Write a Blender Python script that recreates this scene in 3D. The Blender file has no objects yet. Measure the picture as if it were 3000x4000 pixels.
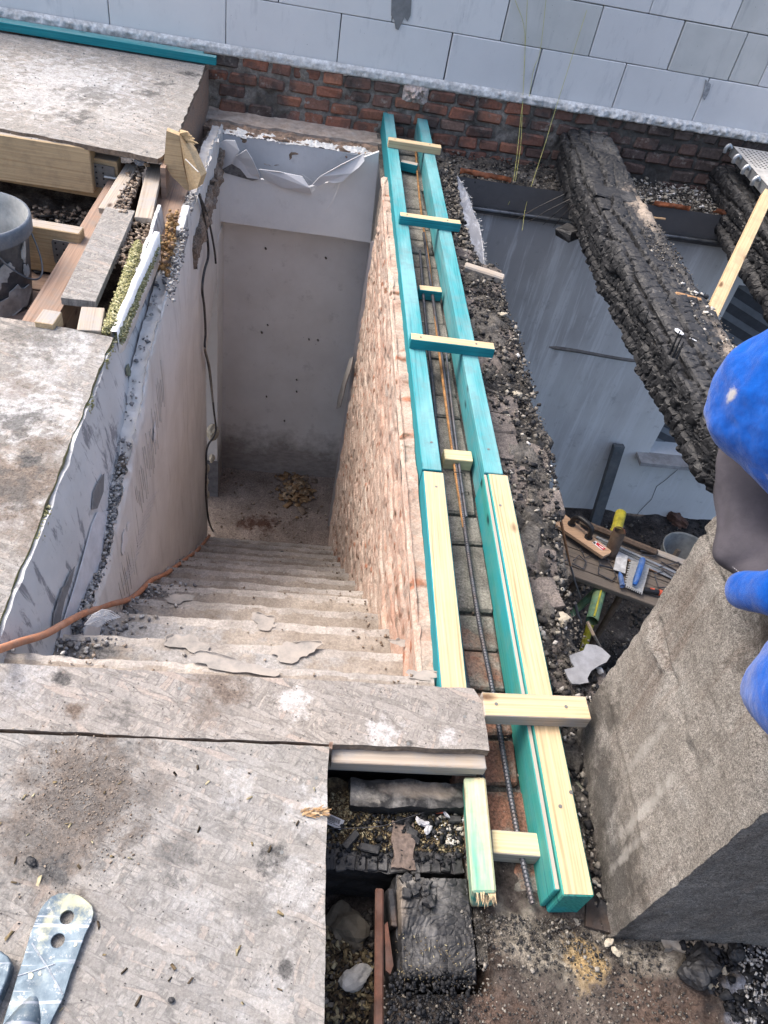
import bpy, bmesh, math, random
import numpy as np
from math import radians, sin, cos, pi
from mathutils import Vector, Matrix, Euler

C = bpy.context.scene.collection
sc = bpy.context.scene
random.seed(7)
RS = np.random.RandomState(11)

# ------------------------------------------------------------------ camera, sky, sun, exposure
FPX = 2966.0
CAMH = 1.5
EUL = Euler((radians(44.519), radians(-8.934), radians(-1.873)), 'XYZ')
cam_d = bpy.data.cameras.new('camera')
cam = bpy.data.objects.new('camera', cam_d)
C.objects.link(cam)
cam.location = (0, 0, CAMH)
cam.rotation_euler = EUL
cam_d.sensor_fit = 'VERTICAL'
cam_d.sensor_height = 24.0
cam_d.lens = FPX / 4000.0 * 24.0
cam_d.clip_start = 0.02
cam_d.clip_end = 500
sc.camera = cam

SUN_EL, SUN_AZ = radians(56), radians(-62)          # azimuth from +y, clockwise positive
w = bpy.data.worlds.new('World')
sc.world = w
w.use_nodes = True
nt = w.node_tree
sky = nt.nodes.new('ShaderNodeTexSky')
sky.sky_type = 'NISHITA'
sky.sun_disc = False
sky.sun_elevation = SUN_EL
sky.sun_rotation = SUN_AZ
sky.air_density = 1.0
sky.dust_density = 6.0
sky.ozone_density = 1.0
bg = nt.nodes['Background']
nt.links.new(sky.outputs[0], bg.inputs[0])
bg.inputs[1].default_value = 0.15
sd = bpy.data.lights.new('sun', 'SUN')
sd.energy = 0.85
sd.angle = radians(24)
sd.color = (1.0, 0.975, 0.94)
so = bpy.data.objects.new('sun', sd)
C.objects.link(so)
dirv = Vector((sin(SUN_AZ) * cos(SUN_EL), cos(SUN_AZ) * cos(SUN_EL), sin(SUN_EL)))
so.rotation_euler = dirv.to_track_quat('Z', 'Y').to_euler()
so.location = (-3, 3, 6)
sc.view_settings.view_transform = 'Standard'
sc.view_settings.look = 'None'
sc.view_settings.gamma = 1
sc.view_settings.use_curve_mapping = False
sc.view_settings.exposure = 1.38

# ------------------------------------------------------------------ geometry helpers
RMAT = EUL.to_matrix()


def at(px, py, ax, val):
    """point where the line of sight through a photo pixel meets the plane ax=val (metres)"""
    d = RMAT @ Vector((px - 1500, 2000 - py, -FPX))
    o = Vector((0, 0, CAMH))
    i = 'xyz'.index(ax)
    t = (val - o[i]) / d[i]
    return o + t * d


WL = {}


def tag(o, label=None, cat=None, group=None, kind=None):
    if label: o['label'] = label
    if cat: o['category'] = cat
    if group: o['group'] = group
    if kind: o['kind'] = kind
    return o


def thing(name, label, cat, loc, group=None):
    o = bpy.data.objects.new(name, None)
    C.objects.link(o)
    o.location = loc
    o.empty_display_size = 0.05
    WL[o.name] = Vector(loc)
    return tag(o, label, cat, group)


def mk(name, verts, faces, mat, parent=None, smooth=False, midx=None, rot=None, org=None, kind=None, label=None):
    """link one mesh object; verts are world coordinates (or local ones when rot and org are given)"""
    V = np.asarray(verts, dtype=float)
    if org is None:
        lo, hi = V.min(0), V.max(0)
        org = Vector(((lo[0] + hi[0]) / 2, (lo[1] + hi[1]) / 2, lo[2] if parent is None else (lo[2] + hi[2]) / 2))
        V = V - np.array(org)
    me = bpy.data.meshes.new(name)
    if isinstance(faces, np.ndarray):
        nf, k = faces.shape
        me.vertices.add(len(V))
        me.vertices.foreach_set('co', V.ravel())
        me.loops.add(nf * k)
        me.loops.foreach_set('vertex_index', faces.ravel().astype(np.int32))
        me.polygons.add(nf)
        me.polygons.foreach_set('loop_start', np.arange(0, nf * k, k, dtype=np.int32))
        me.update(calc_edges=True)
        me.validate()
    else:
        me.from_pydata([tuple(v) for v in V], [], faces)
        me.update()
    mats = mat if isinstance(mat, (list, tuple)) else [mat]
    for m in mats:
        me.materials.append(m)
    if midx is not None:
        me.polygons.foreach_set('material_index', np.asarray(midx, dtype=np.int32))
    if smooth:
        me.polygons.foreach_set('use_smooth', np.ones(len(me.polygons), dtype=bool))
    o = bpy.data.objects.new(name, me)
    C.objects.link(o)
    if parent is not None:
        o.parent = parent
        o.location = Vector(org) - WL[parent.name]
    else:
        o.location = org
    if rot is not None:
        o.rotation_euler = rot.to_euler() if isinstance(rot, Matrix) else rot
    WL[o.name] = Vector(org)
    if kind: o['kind'] = kind
    if label: o['label'] = label
    return o


def clone(o, loc, parent=None, rot=None, scale=None, name=None):
    c = o.copy()
    if name: c.name = name
    C.objects.link(c)
    c.parent = parent
    c.location = Vector(loc) - (WL[parent.name] if parent is not None else Vector((0, 0, 0)))
    if rot is not None: c.rotation_euler = rot
    if scale is not None: c.scale = scale
    WL[c.name] = Vector(loc)
    return c


class MB:
    def __init__(s):
        s.v, s.f, s.m = [], [], []

    def add(s, v, f, m=0):
        n = len(s.v)
        s.v += [tuple(p) for p in v]
        s.f += [tuple(i + n for i in q) for q in f]
        s.m += [m] * len(f)

    def box(s, a, b, m=0):
        x0, y0, z0 = a
        x1, y1, z1 = b
        s.add([(x0, y0, z0), (x1, y0, z0), (x1, y1, z0), (x0, y1, z0), (x0, y0, z1), (x1, y0, z1), (x1, y1, z1), (x0, y1, z1)],
              [(0, 3, 2, 1), (4, 5, 6, 7), (0, 1, 5, 4), (1, 2, 6, 5), (2, 3, 7, 6), (3, 0, 4, 7)], m)

    def prism(s, poly, d, m=0):
        """poly: list of 3D points, d: extrusion vector"""
        n = len(poly)
        P = [Vector(p) for p in poly]
        D = Vector(d)
        s.add(P + [p + D for p in P], [tuple(range(n))[::-1], tuple(range(n, 2 * n))] + [(i, (i + 1) % n, n + (i + 1) % n, n + i) for i in range(n)], m)

    def tube(s, pts, r, n=8, m=0, cap=True):
        P = [Vector(p) for p in pts]
        rs = r if isinstance(r, (list, tuple)) else [r] * len(P)
        V = []
        up = None
        for i, p in enumerate(P):
            t = (P[min(i + 1, len(P) - 1)] - P[max(i - 1, 0)]).normalized()
            if up is None:
                up = Vector((0, 0, 1)) if abs(t.z) < 0.9 else Vector((1, 0, 0))
            a = t.cross(up).normalized()
            b = a.cross(t).normalized()
            up = b
            for k in range(n):
                q = 2 * pi * k / n
                V.append(p + (a * cos(q) + b * sin(q)) * rs[i])
        F = []
        for i in range(len(P) - 1):
            for k in range(n):
                F.append((i * n + k, i * n + (k + 1) % n, (i + 1) * n + (k + 1) % n, (i + 1) * n + k))
        if cap:
            F.append(tuple(range(n)))
            F.append(tuple(range((len(P) - 1) * n, len(P) * n))[::-1])
        s.add(V, F, m)

    def build(s, name, mat, parent=None, **k):
        return mk(name, s.v, s.f, mat, parent, midx=s.m, **k)


def spline(pts, n=8):
    P = [Vector(p) for p in pts]
    Q = [P[0] * 2 - P[1]] + P + [P[-1] * 2 - P[-2]]
    out = []
    for i in range(1, len(Q) - 2):
        for k in range(n):
            t = k / n
            out.append(0.5 * ((2 * Q[i]) + (Q[i + 1] - Q[i - 1]) * t + (2 * Q[i - 1] - 5 * Q[i] + 4 * Q[i + 1] - Q[i + 2]) * t * t + (3 * Q[i] - Q[i - 1] - 3 * Q[i + 1] + Q[i + 2]) * t ** 3))
    out.append(P[-1])
    return out


# ---- numpy noise
def _h(i, j, k, s=0):
    n = (i.astype(np.int64) * 73856093) ^ (j.astype(np.int64) * 19349663) ^ (k.astype(np.int64) * 83492791) ^ (s * 2654435761)
    n = (n ^ (n >> 13)) * 1274126177
    n = n ^ (n >> 16)
    return (n & 0xffffff) / float(0xffffff)


def vn(P, scale=1.0, seed=0):
    Q = np.asarray(P) * scale + 100.0
    F = np.floor(Q)
    T = Q - F
    T = T * T * (3 - 2 * T)
    F = F.astype(np.int64)
    r = 0
    for a in (0, 1):
        for b in (0, 1):
            for c in (0, 1):
                wgt = (T[..., 0] if a else 1 - T[..., 0]) * (T[..., 1] if b else 1 - T[..., 1]) * (T[..., 2] if c else 1 - T[..., 2])
                r = r + wgt * _h(F[..., 0] + a, F[..., 1] + b, F[..., 2] + c, seed)
    return r * 2 - 1


def fbm(P, scale=1.0, seed=0, o=4, g=0.5):
    r, a = 0, 1.0
    for i in range(o):
        r = r + a * vn(P, scale * 2 ** i, seed + i)
        a *= g
    return r


def worley2(X, Y, seed=0):
    """F1, F2, id on the plane"""
    ix, iy = np.floor(X).astype(np.int64), np.floor(Y).astype(np.int64)
    f1 = np.full(X.shape, 9.0); f2 = np.full(X.shape, 9.0); idd = np.zeros(X.shape)
    z = np.zeros_like(ix)
    for a in (-1, 0, 1):
        for b in (-1, 0, 1):
            cx = ix + a; cy = iy + b
            px = cx + _h(cx, cy, z, seed); py = cy + _h(cx, cy, z, seed + 7)
            d = np.hypot(px - X, py - Y)
            h = _h(cx, cy, z, seed + 13)
            near = d < f1
            f2 = np.where(near, f1, np.minimum(f2, d))
            idd = np.where(near, h, idd)
            f1 = np.where(near, d, f1)
    return f1, f2, idd


def sstep(a, b, x):
    t = np.clip((x - a) / (b - a), 0, 1)
    return t * t * (3 - 2 * t)


def grid_faces(nu, nv, wrap=False):
    i = np.arange(nu - 1)[:, None]
    j = np.arange(nv if wrap else nv - 1)[None, :]
    a = i * nv + j
    b = i * nv + (j + 1) % nv
    c = (i + 1) * nv + (j + 1) % nv
    d = (i + 1) * nv + j
    return np.stack([np.broadcast_to(x, (nu - 1, j.shape[1])) for x in (a, b, c, d)], -1).reshape(-1, 4)


def sheet(name, o, U, V, res, disp, mat, parent=None, flip=False, **k):
    """grid from corner o along U and V; disp(P, a, b) gives the push along the normal"""
    o, U, V = Vector(o), Vector(U), Vector(V)
    nu = max(2, int(U.length / res) + 1)
    nv = max(2, int(V.length / res) + 1)
    a = np.linspace(0, 1, nu)[:, None] * np.ones((1, nv))
    b = np.linspace(0, 1, nv)[None, :] * np.ones((nu, 1))
    P = np.array(o)[None, None] + a[..., None] * np.array(U) + b[..., None] * np.array(V)
    n = U.cross(V).normalized()
    if flip: n = -n
    d = disp(P, a, b)
    P = P + d[..., None] * np.array(n)
    F = grid_faces(nu, nv)
    if flip: F = F[:, ::-1]
    return mk(name, P.reshape(-1, 3), F, mat, parent, smooth=True, **k)


def bevel_box_mesh(name, L, W, H, bev, mats, jit=0.0, seed=0, topmat=None, seg=1):
    bm = bmesh.new()
    bmesh.ops.create_cube(bm, size=1.0)
    rr = random.Random(seed)
    for v in bm.verts:
        v.co = Vector((v.co.x * L, v.co.y * W, v.co.z * H))
        v.co += Vector((rr.uniform(-jit, jit), rr.uniform(-jit, jit), rr.uniform(-jit, jit)))
    if bev > 0:
        bmesh.ops.bevel(bm, geom=list(bm.edges), offset=bev, segments=seg, affect='EDGES', clamp_overlap=True)
    if jit > 0:
        for v in bm.verts:
            v.co += Vector((rr.uniform(-jit, jit), rr.uniform(-jit, jit), rr.uniform(-jit, jit))) * 0.45
    me = bpy.data.meshes.new(name)
    bm.normal_update()
    for m in mats: me.materials.append(m)
    if topmat:
        for f in bm.faces:
            for axis, i in topmat.items():
                n = f.normal
                q = {'+z': n.z > .8, '-z': n.z < -.8, '+y': n.y > .8, '-y': n.y < -.8, '+x': n.x > .8, '-x': n.x < -.8}[axis]
                if q: f.material_index = i
    bm.to_mesh(me)
    bm.free()
    return me


def place(name, me, loc, rot, parent=None, **k):
    o = bpy.data.objects.new(name, me)
    C.objects.link(o)
    o.parent = parent
    o.location = Vector(loc) - (WL[parent.name] if parent is not None else Vector((0, 0, 0)))
    o.rotation_euler = rot
    WL[o.name] = Vector(loc)
    for kk, vv in k.items(): o[kk] = vv
    return o


def timber(name, A, B, wd, ht, mats, parent=None, up=(0, 0, 1), bev=0.002, jit=0.0, topmat=None, seed=0, roll=0.0, **k):
    """a sawn piece whose top centre line runs from A to B"""
    A, B = Vector(A), Vector(B)
    d = (B - A)
    L = d.length
    x = d.normalized()
    y = Vector(up).cross(x).normalized()
    z = x.cross(y)
    R = Matrix((x, y, z)).transposed()
    if roll: R = R @ Matrix.Rotation(roll, 3, 'X')
    c = (A + B) / 2 - z * ht / 2
    if not isinstance(mats, (list, tuple)): mats = [mats]
    me = bevel_box_mesh(name, L, wd, ht, bev, mats, jit, seed, topmat)
    return place(name, me, c, R.to_euler(), parent, **k)


def chunk_cloud(name, pts, sizes, mat, seed=0, flat=0.6, parent=None, kind='stuff', elong=1.0, label=None, cat=None):
    """many small broken pieces in one object"""
    r = np.random.RandomState(seed)
    base = np.array([(-1, -1, -1), (1, -1, -1), (1, 1, -1), (-1, 1, -1), (-1, -1, 1), (1, -1, 1), (1, 1, 1), (-1, 1, 1)], float) * .5
    fc = np.array([(0, 3, 2, 1), (4, 5, 6, 7), (0, 1, 5, 4), (1, 2, 6, 5), (2, 3, 7, 6), (3, 0, 4, 7)])
    n = len(pts)
    pts = np.asarray(pts, float); sizes = np.asarray(sizes, float)
    V = base[None] * (1 + r.uniform(-.45, .3, (n, 8, 3)))
    V = V * np.stack([np.full(n, elong) * r.uniform(.8, 1.5, n), r.uniform(.6, 1.1, n), flat * r.uniform(.6, 1.3, n)], -1)[:, None, :] * sizes[:, None, None]
    az = r.uniform(0, 2 * pi, n); tl = r.normal(0, .35, n)
    ca, sa, ct, st = np.cos(az), np.sin(az), np.cos(tl), np.sin(tl)
    x, y, z = V[..., 0], V[..., 1], V[..., 2]
    x2 = x * ct[:, None] + z * st[:, None]; z2 = -x * st[:, None] + z * ct[:, None]
    x3 = x2 * ca[:, None] - y * sa[:, None]; y3 = x2 * sa[:, None] + y * ca[:, None]
    V = np.stack([x3, y3, z2], -1) + pts[:, None, :]
    F = (fc[None] + (np.arange(n) * 8)[:, None, None]).reshape(-1, 4)
    o = mk(name, V.reshape(-1, 3), F, mat, parent, kind=kind)
    if label: o['label'] = label
    if cat: o['category'] = cat
    return o


# ------------------------------------------------------------------ material helpers
class Mat:
    def __init__(s, name, rough=0.9, spec=0.25):
        s.m = bpy.data.materials.new(name)
        s.m.use_nodes = True
        s.t = s.m.node_tree
        s.b = s.t.nodes['Principled BSDF']
        s.b.inputs['Roughness'].default_value = rough
        s.b.inputs['Specular IOR Level'].default_value = spec
        s._pos = s._obj = None

    def n(s, ty): return s.t.nodes.new(ty)

    def link(s, a, b): s.t.links.new(a, b)

    def put(s, sock, v):
        if hasattr(v, 'is_linked') or isinstance(v, bpy.types.NodeSocket): s.link(v, sock)
        else:
            if isinstance(v, (tuple, list)) and len(v) == 3 and len(sock.default_value) == 4: v = (*v, 1)
            sock.default_value = v

    @property
    def pos(s):
        if s._pos is None: s._pos = s.n('ShaderNodeNewGeometry').outputs['Position']
        return s._pos

    @property
    def obj(s):
        if s._obj is None:
            tc = s.n('ShaderNodeTexCoord').outputs['Object']
            oi = s.n('ShaderNodeObjectInfo').outputs['Random']
            v = s.n('ShaderNodeVectorMath'); v.operation = 'ADD'
            k = s.n('ShaderNodeMath'); k.operation = 'MULTIPLY'; k.inputs[1].default_value = 37
            s.link(oi, k.inputs[0])
            c = s.n('ShaderNodeCombineXYZ')
            for i in range(3): s.link(k.outputs[0], c.inputs[i])
            s.link(tc, v.inputs[0]); s.link(c.outputs[0], v.inputs[1])
            s._obj = v.outputs[0]
            s._rawobj = tc
        return s._obj

    def rnd(s): return s.n('ShaderNodeObjectInfo').outputs['Random']

    def island(s): return s.n('ShaderNodeNewGeometry').outputs['Random Per Island']

    def map(s, v, scale=(1, 1, 1), rot=(0, 0, 0), loc=(0, 0, 0)):
        q = s.n('ShaderNodeMapping')
        q.inputs['Scale'].default_value = scale; q.inputs['Rotation'].default_value = rot; q.inputs['Location'].default_value = loc
        s.link(v, q.inputs['Vector'])
        return q.outputs[0]

    def noise(s, v, scale, detail=4, rough=0.6, dist=0.0):
        q = s.n('ShaderNodeTexNoise')
        q.inputs['Scale'].default_value = scale; q.inputs['Detail'].default_value = detail
        q.inputs['Roughness'].default_value = rough; q.inputs['Distortion'].default_value = dist
        s.link(v, q.inputs['Vector'])
        return q.outputs['Fac']

    def vor(s, v, scale, feat='F1', out='Distance', rand=1.0):
        q = s.n('ShaderNodeTexVoronoi')
        q.feature = feat
        q.inputs['Scale'].default_value = scale; q.inputs['Randomness'].default_value = rand
        s.link(v, q.inputs['Vector'])
        return q.outputs[out]

    def math(s, op, a, b=0.0, c=None, clamp=False):
        q = s.n('ShaderNodeMath'); q.operation = op; q.use_clamp = clamp
        s.put(q.inputs[0], a); s.put(q.inputs[1], b)
        if c is not None: s.put(q.inputs[2], c)
        return q.outputs[0]

    def ramp(s, f, stops, interp='LINEAR'):
        q = s.n('ShaderNodeValToRGB')
        q.color_ramp.interpolation = interp
        e = q.color_ramp.elements
        while len(e) < len(stops): e.new(0.5)
        for i, (p, c) in enumerate(stops):
            e[i].position = p
            e[i].color = (*c, 1) if isinstance(c, (tuple, list)) else (c, c, c, 1)
        s.link(f, q.inputs[0])
        return q.outputs[0]

    def range(s, f, a, b, c=0.0, d=1.0):
        q = s.n('ShaderNodeMapRange')
        q.inputs[1].default_value = a; q.inputs[2].default_value = b; q.inputs[3].default_value = c; q.inputs[4].default_value = d
        s.link(f, q.inputs[0])
        return q.outputs[0]

    def mix(s, f, a, b, blend='MIX'):
        q = s.n('ShaderNodeMix'); q.data_type = 'RGBA'; q.blend_type = blend
        s.put(q.inputs[0], f); s.put(q.inputs[6], a); s.put(q.inputs[7], b)
        return q.outputs[2]

    def up(s):
        g = s.n('ShaderNodeNewGeometry').outputs['Normal']
        x = s.n('ShaderNodeSeparateXYZ'); s.link(g, x.inputs[0])
        return x.outputs[2]

    def spots(s, lst, noise_scale=14, amp=0.9):
        """dirt patches with shapes of their own: (x, y, z, rx, ry, rz) ellipsoids broken up by noise"""
        nz = s.noise(s.pos, noise_scale, 6, 0.7)
        nz = s.range(nz, 0.3, 0.7, -amp, amp)
        tot = None
        for (x, y, z, rx, ry, rz, st) in lst:
            v = s.map(s.pos, (1 / rx, 1 / ry, 1 / rz), (0, 0, 0), (-x / rx, -y / ry, -z / rz))
            q = s.n('ShaderNodeVectorMath'); q.operation = 'LENGTH'; s.link(v, q.inputs[0])
            d = s.math('ADD', q.outputs['Value'], nz)
            f = s.range(d, 1.15, 0.35, 0, st)
            tot = f if tot is None else s.math('MAXIMUM', tot, f)
        return tot

    def bump(s, h, strength=0.5, dist=0.01, prev=None):
        q = s.n('ShaderNodeBump')
        q.inputs['Strength'].default_value = strength; q.inputs['Distance'].default_value = dist
        s.link(h, q.inputs['Height'])
        if prev is not None: s.link(prev, q.inputs['Normal'])
        return q.outputs[0]

    def done(s, col, normal=None, rough=None):
        s.put(s.b.inputs['Base Color'], col)
        if normal is not None: s.link(normal, s.b.inputs['Normal'])
        if rough is not None: s.put(s.b.inputs['Roughness'], rough)
        return s.m


def m_osb(name, dust=0.55,  spots_dark=(), spots_brown=(), spots_white=(), tint=(1, 1, 1), face='z'):
    M = Mat(name, 0.92, 0.15)
    P = M.pos
    warp = M.n('ShaderNodeTexNoise'); warp.inputs['Scale'].default_value = 9; warp.inputs['Detail'].default_value = 2
    M.link(P, warp.inputs['Vector'])
    wv = M.n('ShaderNodeVectorMath'); wv.operation = 'SCALE'; wv.inputs[3].default_value = 0.02
    M.link(warp.outputs['Color'], wv.inputs[0])
    ad = M.n('ShaderNodeVectorMath'); M.link(P, ad.inputs[0]); M.link(wv.outputs[0], ad.inputs[1])
    Pw = ad.outputs[0]
    col = None; h = None
    stops = [(0.0, (.27, .24, .21)), (.2, (.37, .33, .285)), (.45, (.42, .385, .345)), (.62, (.32, .29, .26)), (.8, (.47, .42, .36)), (1, (.45, .34, .26))]
    for i, (ang, sx, sy) in enumerate([(0.12, 13, 85), (-.62, 15, 95), (.75, 14, 88), (1.35, 12, 100), (-1.15, 16, 110), (.35, 11, 75)]):
        v = M.map(Pw, (sx, sy, 0.01), (0, 0, ang), (i * 3.3, i * 1.7, i * 2))
        # mapping applies scale before rotation, so rotate first
        v = M.map(M.map(Pw, (1, 1, 0.01), (0, 0, ang)), (sx, sy, 1), (0, 0, 0), (i * 3.3, i * 1.7, i * 2))
        vo = M.n('ShaderNodeTexVoronoi'); vo.inputs['Scale'].default_value = 1
        M.link(v, vo.inputs['Vector'])
        sp = M.n('ShaderNodeSeparateColor'); M.link(vo.outputs['Color'], sp.inputs[0])
        c = M.ramp(sp.outputs[0], stops)
        if col is None:
            col, h = c, sp.outputs[2]
        else:
            k = M.math('GREATER_THAN', sp.outputs[1], 0.60)
            col = M.mix(k, col, c)
            h = M.mix(k, h, sp.outputs[2])
        if i in (2, 4, 5):
            e_ = M.vor(v, 1, 'DISTANCE_TO_EDGE')
            e_ = M.math('MULTIPLY', M.range(e_, .0, .07, 1, 0), M.range(M.noise(P, 21 + i, 3), .44, .56, 0, .95))
            col = M.mix(e_, col, (.19, .17, .15))
    fine = M.noise(M.map(Pw, (60, 60, 60)), 1.5, 6, .75)
    col = M.mix(0.30, col, M.ramp(fine, [(.3, (.22, .20, .18)), (.5, (.5, .5, .5)), (.72, (.82, .8, .77))]), 'OVERLAY')
    big = M.noise(P, 3.2, 8, .68)
    mid = M.noise(P, 17, 8, .72)
    dcol = M.ramp(mid, [(.32, (.25, .24, .235)), (.5, (.36, .35, .34)), (.66, (.47, .465, .47))])
    dcol = M.mix(.45, dcol, col)
    col = M.mix(M.range(big, .28, .62, 0.05, dust), col, dcol)
    wh = M.range(M.noise(P, 26, 8, .8, .3), .60, .72, 0, .7)
    wh2 = M.math('MULTIPLY', wh, M.range(M.noise(P, 4.2, 3, .5), .42, .6))
    col = M.mix(wh2, col, (.66, .66, .67))
    if spots_white: col = M.mix(M.math('MULTIPLY', M.spots(spots_white, 20, 1.1), M.range(M.noise(P, 60, 6, .8), .38, .6, .25, 1)), col, (.68, .69, .71))
    if spots_brown: col = M.mix(M.spots(spots_brown, 16), col, M.ramp(M.noise(P, 120, 4, .8), [(.35, (.10, .065, .045)), (.6, (.26, .18, .12))]))
    if spots_dark: col = M.mix(M.spots(spots_dark, 22, 1.1), col, M.ramp(M.noise(P, 90, 4, .8), [(.35, (.05, .05, .055)), (.65, (.2, .19, .18))]))
    spk = M.range(M.vor(P, 55, out='Distance'), .06, .10, 1, 0)
    spk = M.math('MULTIPLY', spk, M.range(M.noise(P, 5, 2), .5, .62))
    col = M.mix(spk, col, (.05, .05, .05))
    grit = M.noise(P, 190, 3, .8)
    col = M.mix(.22, col, M.ramp(grit, [(.36, (.15, .14, .13)), (.5, (.5, .5, .5)), (.63, (.88, .87, .85))]), 'OVERLAY')
    col = M.mix(1, col, tuple(.80 * q for q in tint), 'MULTIPLY')
    hue = M.noise(P, 1.7, 3, .5)
    col = M.mix(.6, col, M.ramp(hue, [(.35, (.45, .47, .49)), (.65, (.53, .51, .46))]), 'OVERLAY')
    hs = M.n('ShaderNodeHueSaturation'); hs.inputs['Saturation'].default_value = .60; hs.inputs['Value'].default_value = .90
    M.link(col, hs.inputs['Color']); col = hs.outputs[0]
    n1 = M.bump(h, .55, .003)
    n2 = M.bump(M.noise(P, 110, 6, .85), .75, .004, n1)
    return M.done(col, n2)


def m_wood(name, c1, c2, c3, ring=70, rough=0.8, dirt=0.25, dirtcol=(.16, .13, .10), knots=True, stain=None, bumpd=.0015):
    """sawn timber: grain runs along the piece's own x axis"""
    M = Mat(name, rough, 0.25)
    P = M.obj
    v = M.map(P, (.12, 1, 1))
    wv = M.n('ShaderNodeTexWave'); wv.wave_type = 'RINGS'; wv.rings_direction = 'X'
    wv.inputs['Scale'].default_value = ring * .62; wv.inputs['Distortion'].default_value = 9; wv.inputs['Detail'].default_value = 2.5
    wv.inputs['Detail Scale'].default_value = .35; wv.inputs['Detail Roughness'].default_value = .55
    off = M.n('ShaderNodeVectorMath'); off.inputs[1].default_value = (0, .07, .1)
    M.link(v, off.inputs[0])
    M.link(off.outputs[0], wv.inputs['Vector'])
    g0 = M.noise(M.map(P, (1.1, 34, 34)), 1, 4, .6, .8)
    g = M.math('ADD', M.math('MULTIPLY', wv.outputs['Fac'], .38), M.math('MULTIPLY', M.range(g0, .3, .7), .62))
    fib = M.noise(M.map(P, (3, 160, 160)), 1, 4, .7)
    col = M.ramp(g, [(.0, c1), (.55, c2), (1, c3)])
    col = M.mix(.35, col, M.ramp(fib, [(.3, (.25, .25, .25)), (.5, (.5, .5, .5)), (.7, (.78, .78, .78))]), 'OVERLAY')
    if stain:
        f = M.range(M.noise(M.map(P, (1.6, 12, 12)), 1, 5, .6), .40, .62)
        col = M.mix(f, col, stain)
    if knots:
        k = M.vor(M.map(P, (4.2, 9, 9)), 1)
        col = M.mix(M.range(k, .05, .13, 1, 0), col, (c3[0] * .35, c3[1] * .3, c3[2] * .3))
    d = M.range(M.noise(M.pos, 13, 6, .75), .45, .68, 0, dirt * 2)
    col = M.mix(d, col, dirtcol)
    n = M.bump(g, .25, bumpd)
    n = M.bump(fib, .4, bumpd, n)
    return M.done(col, n)


def m_char(name, ash=0.25, brown=0.0, spots_ash=(), spots_brown=(), base=(.006, .0065, .0075)):
    M = Mat(name, 0.62, 0.5)
    P = M.pos
    n = M.noise(P, 40, 6, .75)
    col = M.ramp(n, [(.3, base), (.6, (.017, .017, .019)), (.8, (.042, .041, .043))])
    a = M.math('MULTIPLY', M.range(M.noise(P, 9, 7, .7), .5, .68), M.range(M.up(), .1, .9))
    col = M.mix(M.math('MULTIPLY', a, ash * 2.2), col, (.17, .165, .16))
    if spots_ash: col = M.mix(M.spots(spots_ash, 18), col, M.ramp(M.noise(P, 70, 5, .7), [(.35, (.10, .095, .09)), (.65, (.30, .28, .25))]))
    if spots_brown: col = M.mix(M.spots(spots_brown, 14, .5), col, M.ramp(M.noise(P, 50, 5, .7), [(.35, (.20, .16, .125)), (.65, (.36, .30, .24))]))
    if brown: col = M.mix(M.math('MULTIPLY', M.range(M.noise(P, 6, 5, .6), .5, .7), brown), col, (.09, .055, .035))
    cr = M.vor(M.map(P, (30, 40, 40)), 1, 'DISTANCE_TO_EDGE')
    h = M.math('MINIMUM', cr, .14)
    nn = M.bump(h, .8, .006)
    nn = M.bump(n, .6, .003, nn)
    return M.done(col, nn, M.range(n, .3, .7, .42, .8))


def m_ground(name, cols, scale=22, grit=150, bump=.006, spots=(), spotcols=None, rough=.95, spk=.6, gm=.6):
    """loose dirty ground: cols is a ramp, spots a list of (list, c1, c2)"""
    M = Mat(name, rough, .15)
    P = M.pos
    c = M.ramp(M.noise(P, scale, 8, .72), cols)
    c2 = M.ramp(M.noise(P, 4, 5, .6), [(.35, (.33, .32, .31)), (.5, (.5, .5, .5)), (.65, (.66, .65, .63))])
    c = M.mix(.7, c, c2, 'OVERLAY')
    for (lst, a, b) in spots:
        c = M.mix(M.spots(lst, 15), c, M.ramp(M.noise(P, 90, 5, .8), [(.35, a), (.65, b)]))
    g = M.noise(P, grit, 4, .8)
    c = M.mix(gm, c, M.ramp(g, [(.36, (.12, .12, .12)), (.5, (.5, .5, .5)), (.64, (.88, .88, .88))]), 'OVERLAY')
    sp = M.vor(P, 75)
    c = M.mix(M.math('MULTIPLY', M.range(sp, .05, .09, 1, 0), spk), c, (.42, .40, .37))
    n = M.bump(M.noise(P, 60, 6, .8), .9, bump)
    n = M.bump(g, .6, bump * .4, n)
    return M.done(c, n)


def m_plain(name, col, rough=.6, metal=0.0, var=.25, vs=30, dust=0.0, dustcol=(.4, .38, .35), bump=.0008, spec=.4, bs=120):
    M = Mat(name, rough, spec)
    P = M.pos
    d = tuple(c * (1 - var) for c in col); l = tuple(min(1, c * (1 + var)) for c in col)
    c = M.ramp(M.noise(P, vs, 6, .65), [(.35, d), (.65, l)])
    if dust:
        c = M.mix(M.range(M.noise(P, 14, 6, .75), .5 - dust * .2, .66, 0, min(1, dust * 1.4)), c, dustcol)
    M.b.inputs['Metallic'].default_value = metal
    return M.done(c, M.bump(M.noise(P, bs, 4, .7), .4, bump))


def m_island(name, stops, rough=.9, gritscale=150, bump=.003):
    M = Mat(name, rough, .2)
    c = M.ramp(M.island(), stops, 'CONSTANT')
    g = M.noise(M.pos, gritscale, 4, .75)
    c = M.mix(.45, c, M.ramp(g, [(.35, (.2, .2, .2)), (.5, (.5, .5, .5)), (.65, (.8, .8, .8))]), 'OVERLAY')
    return M.done(c, M.bump(g, .5, bump))

# ------------------------------------------------------------------ materials
A0 = at
MT = {}
p = lambda px, py, z=0.0: at(px, py, 'z', z)


def sp(px, py, r, z=0.0, st=1.0, ry=None):
    q = at(px, py, 'z', z)
    return (q.x, q.y, q.z, r, ry or r, .5, st)


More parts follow.
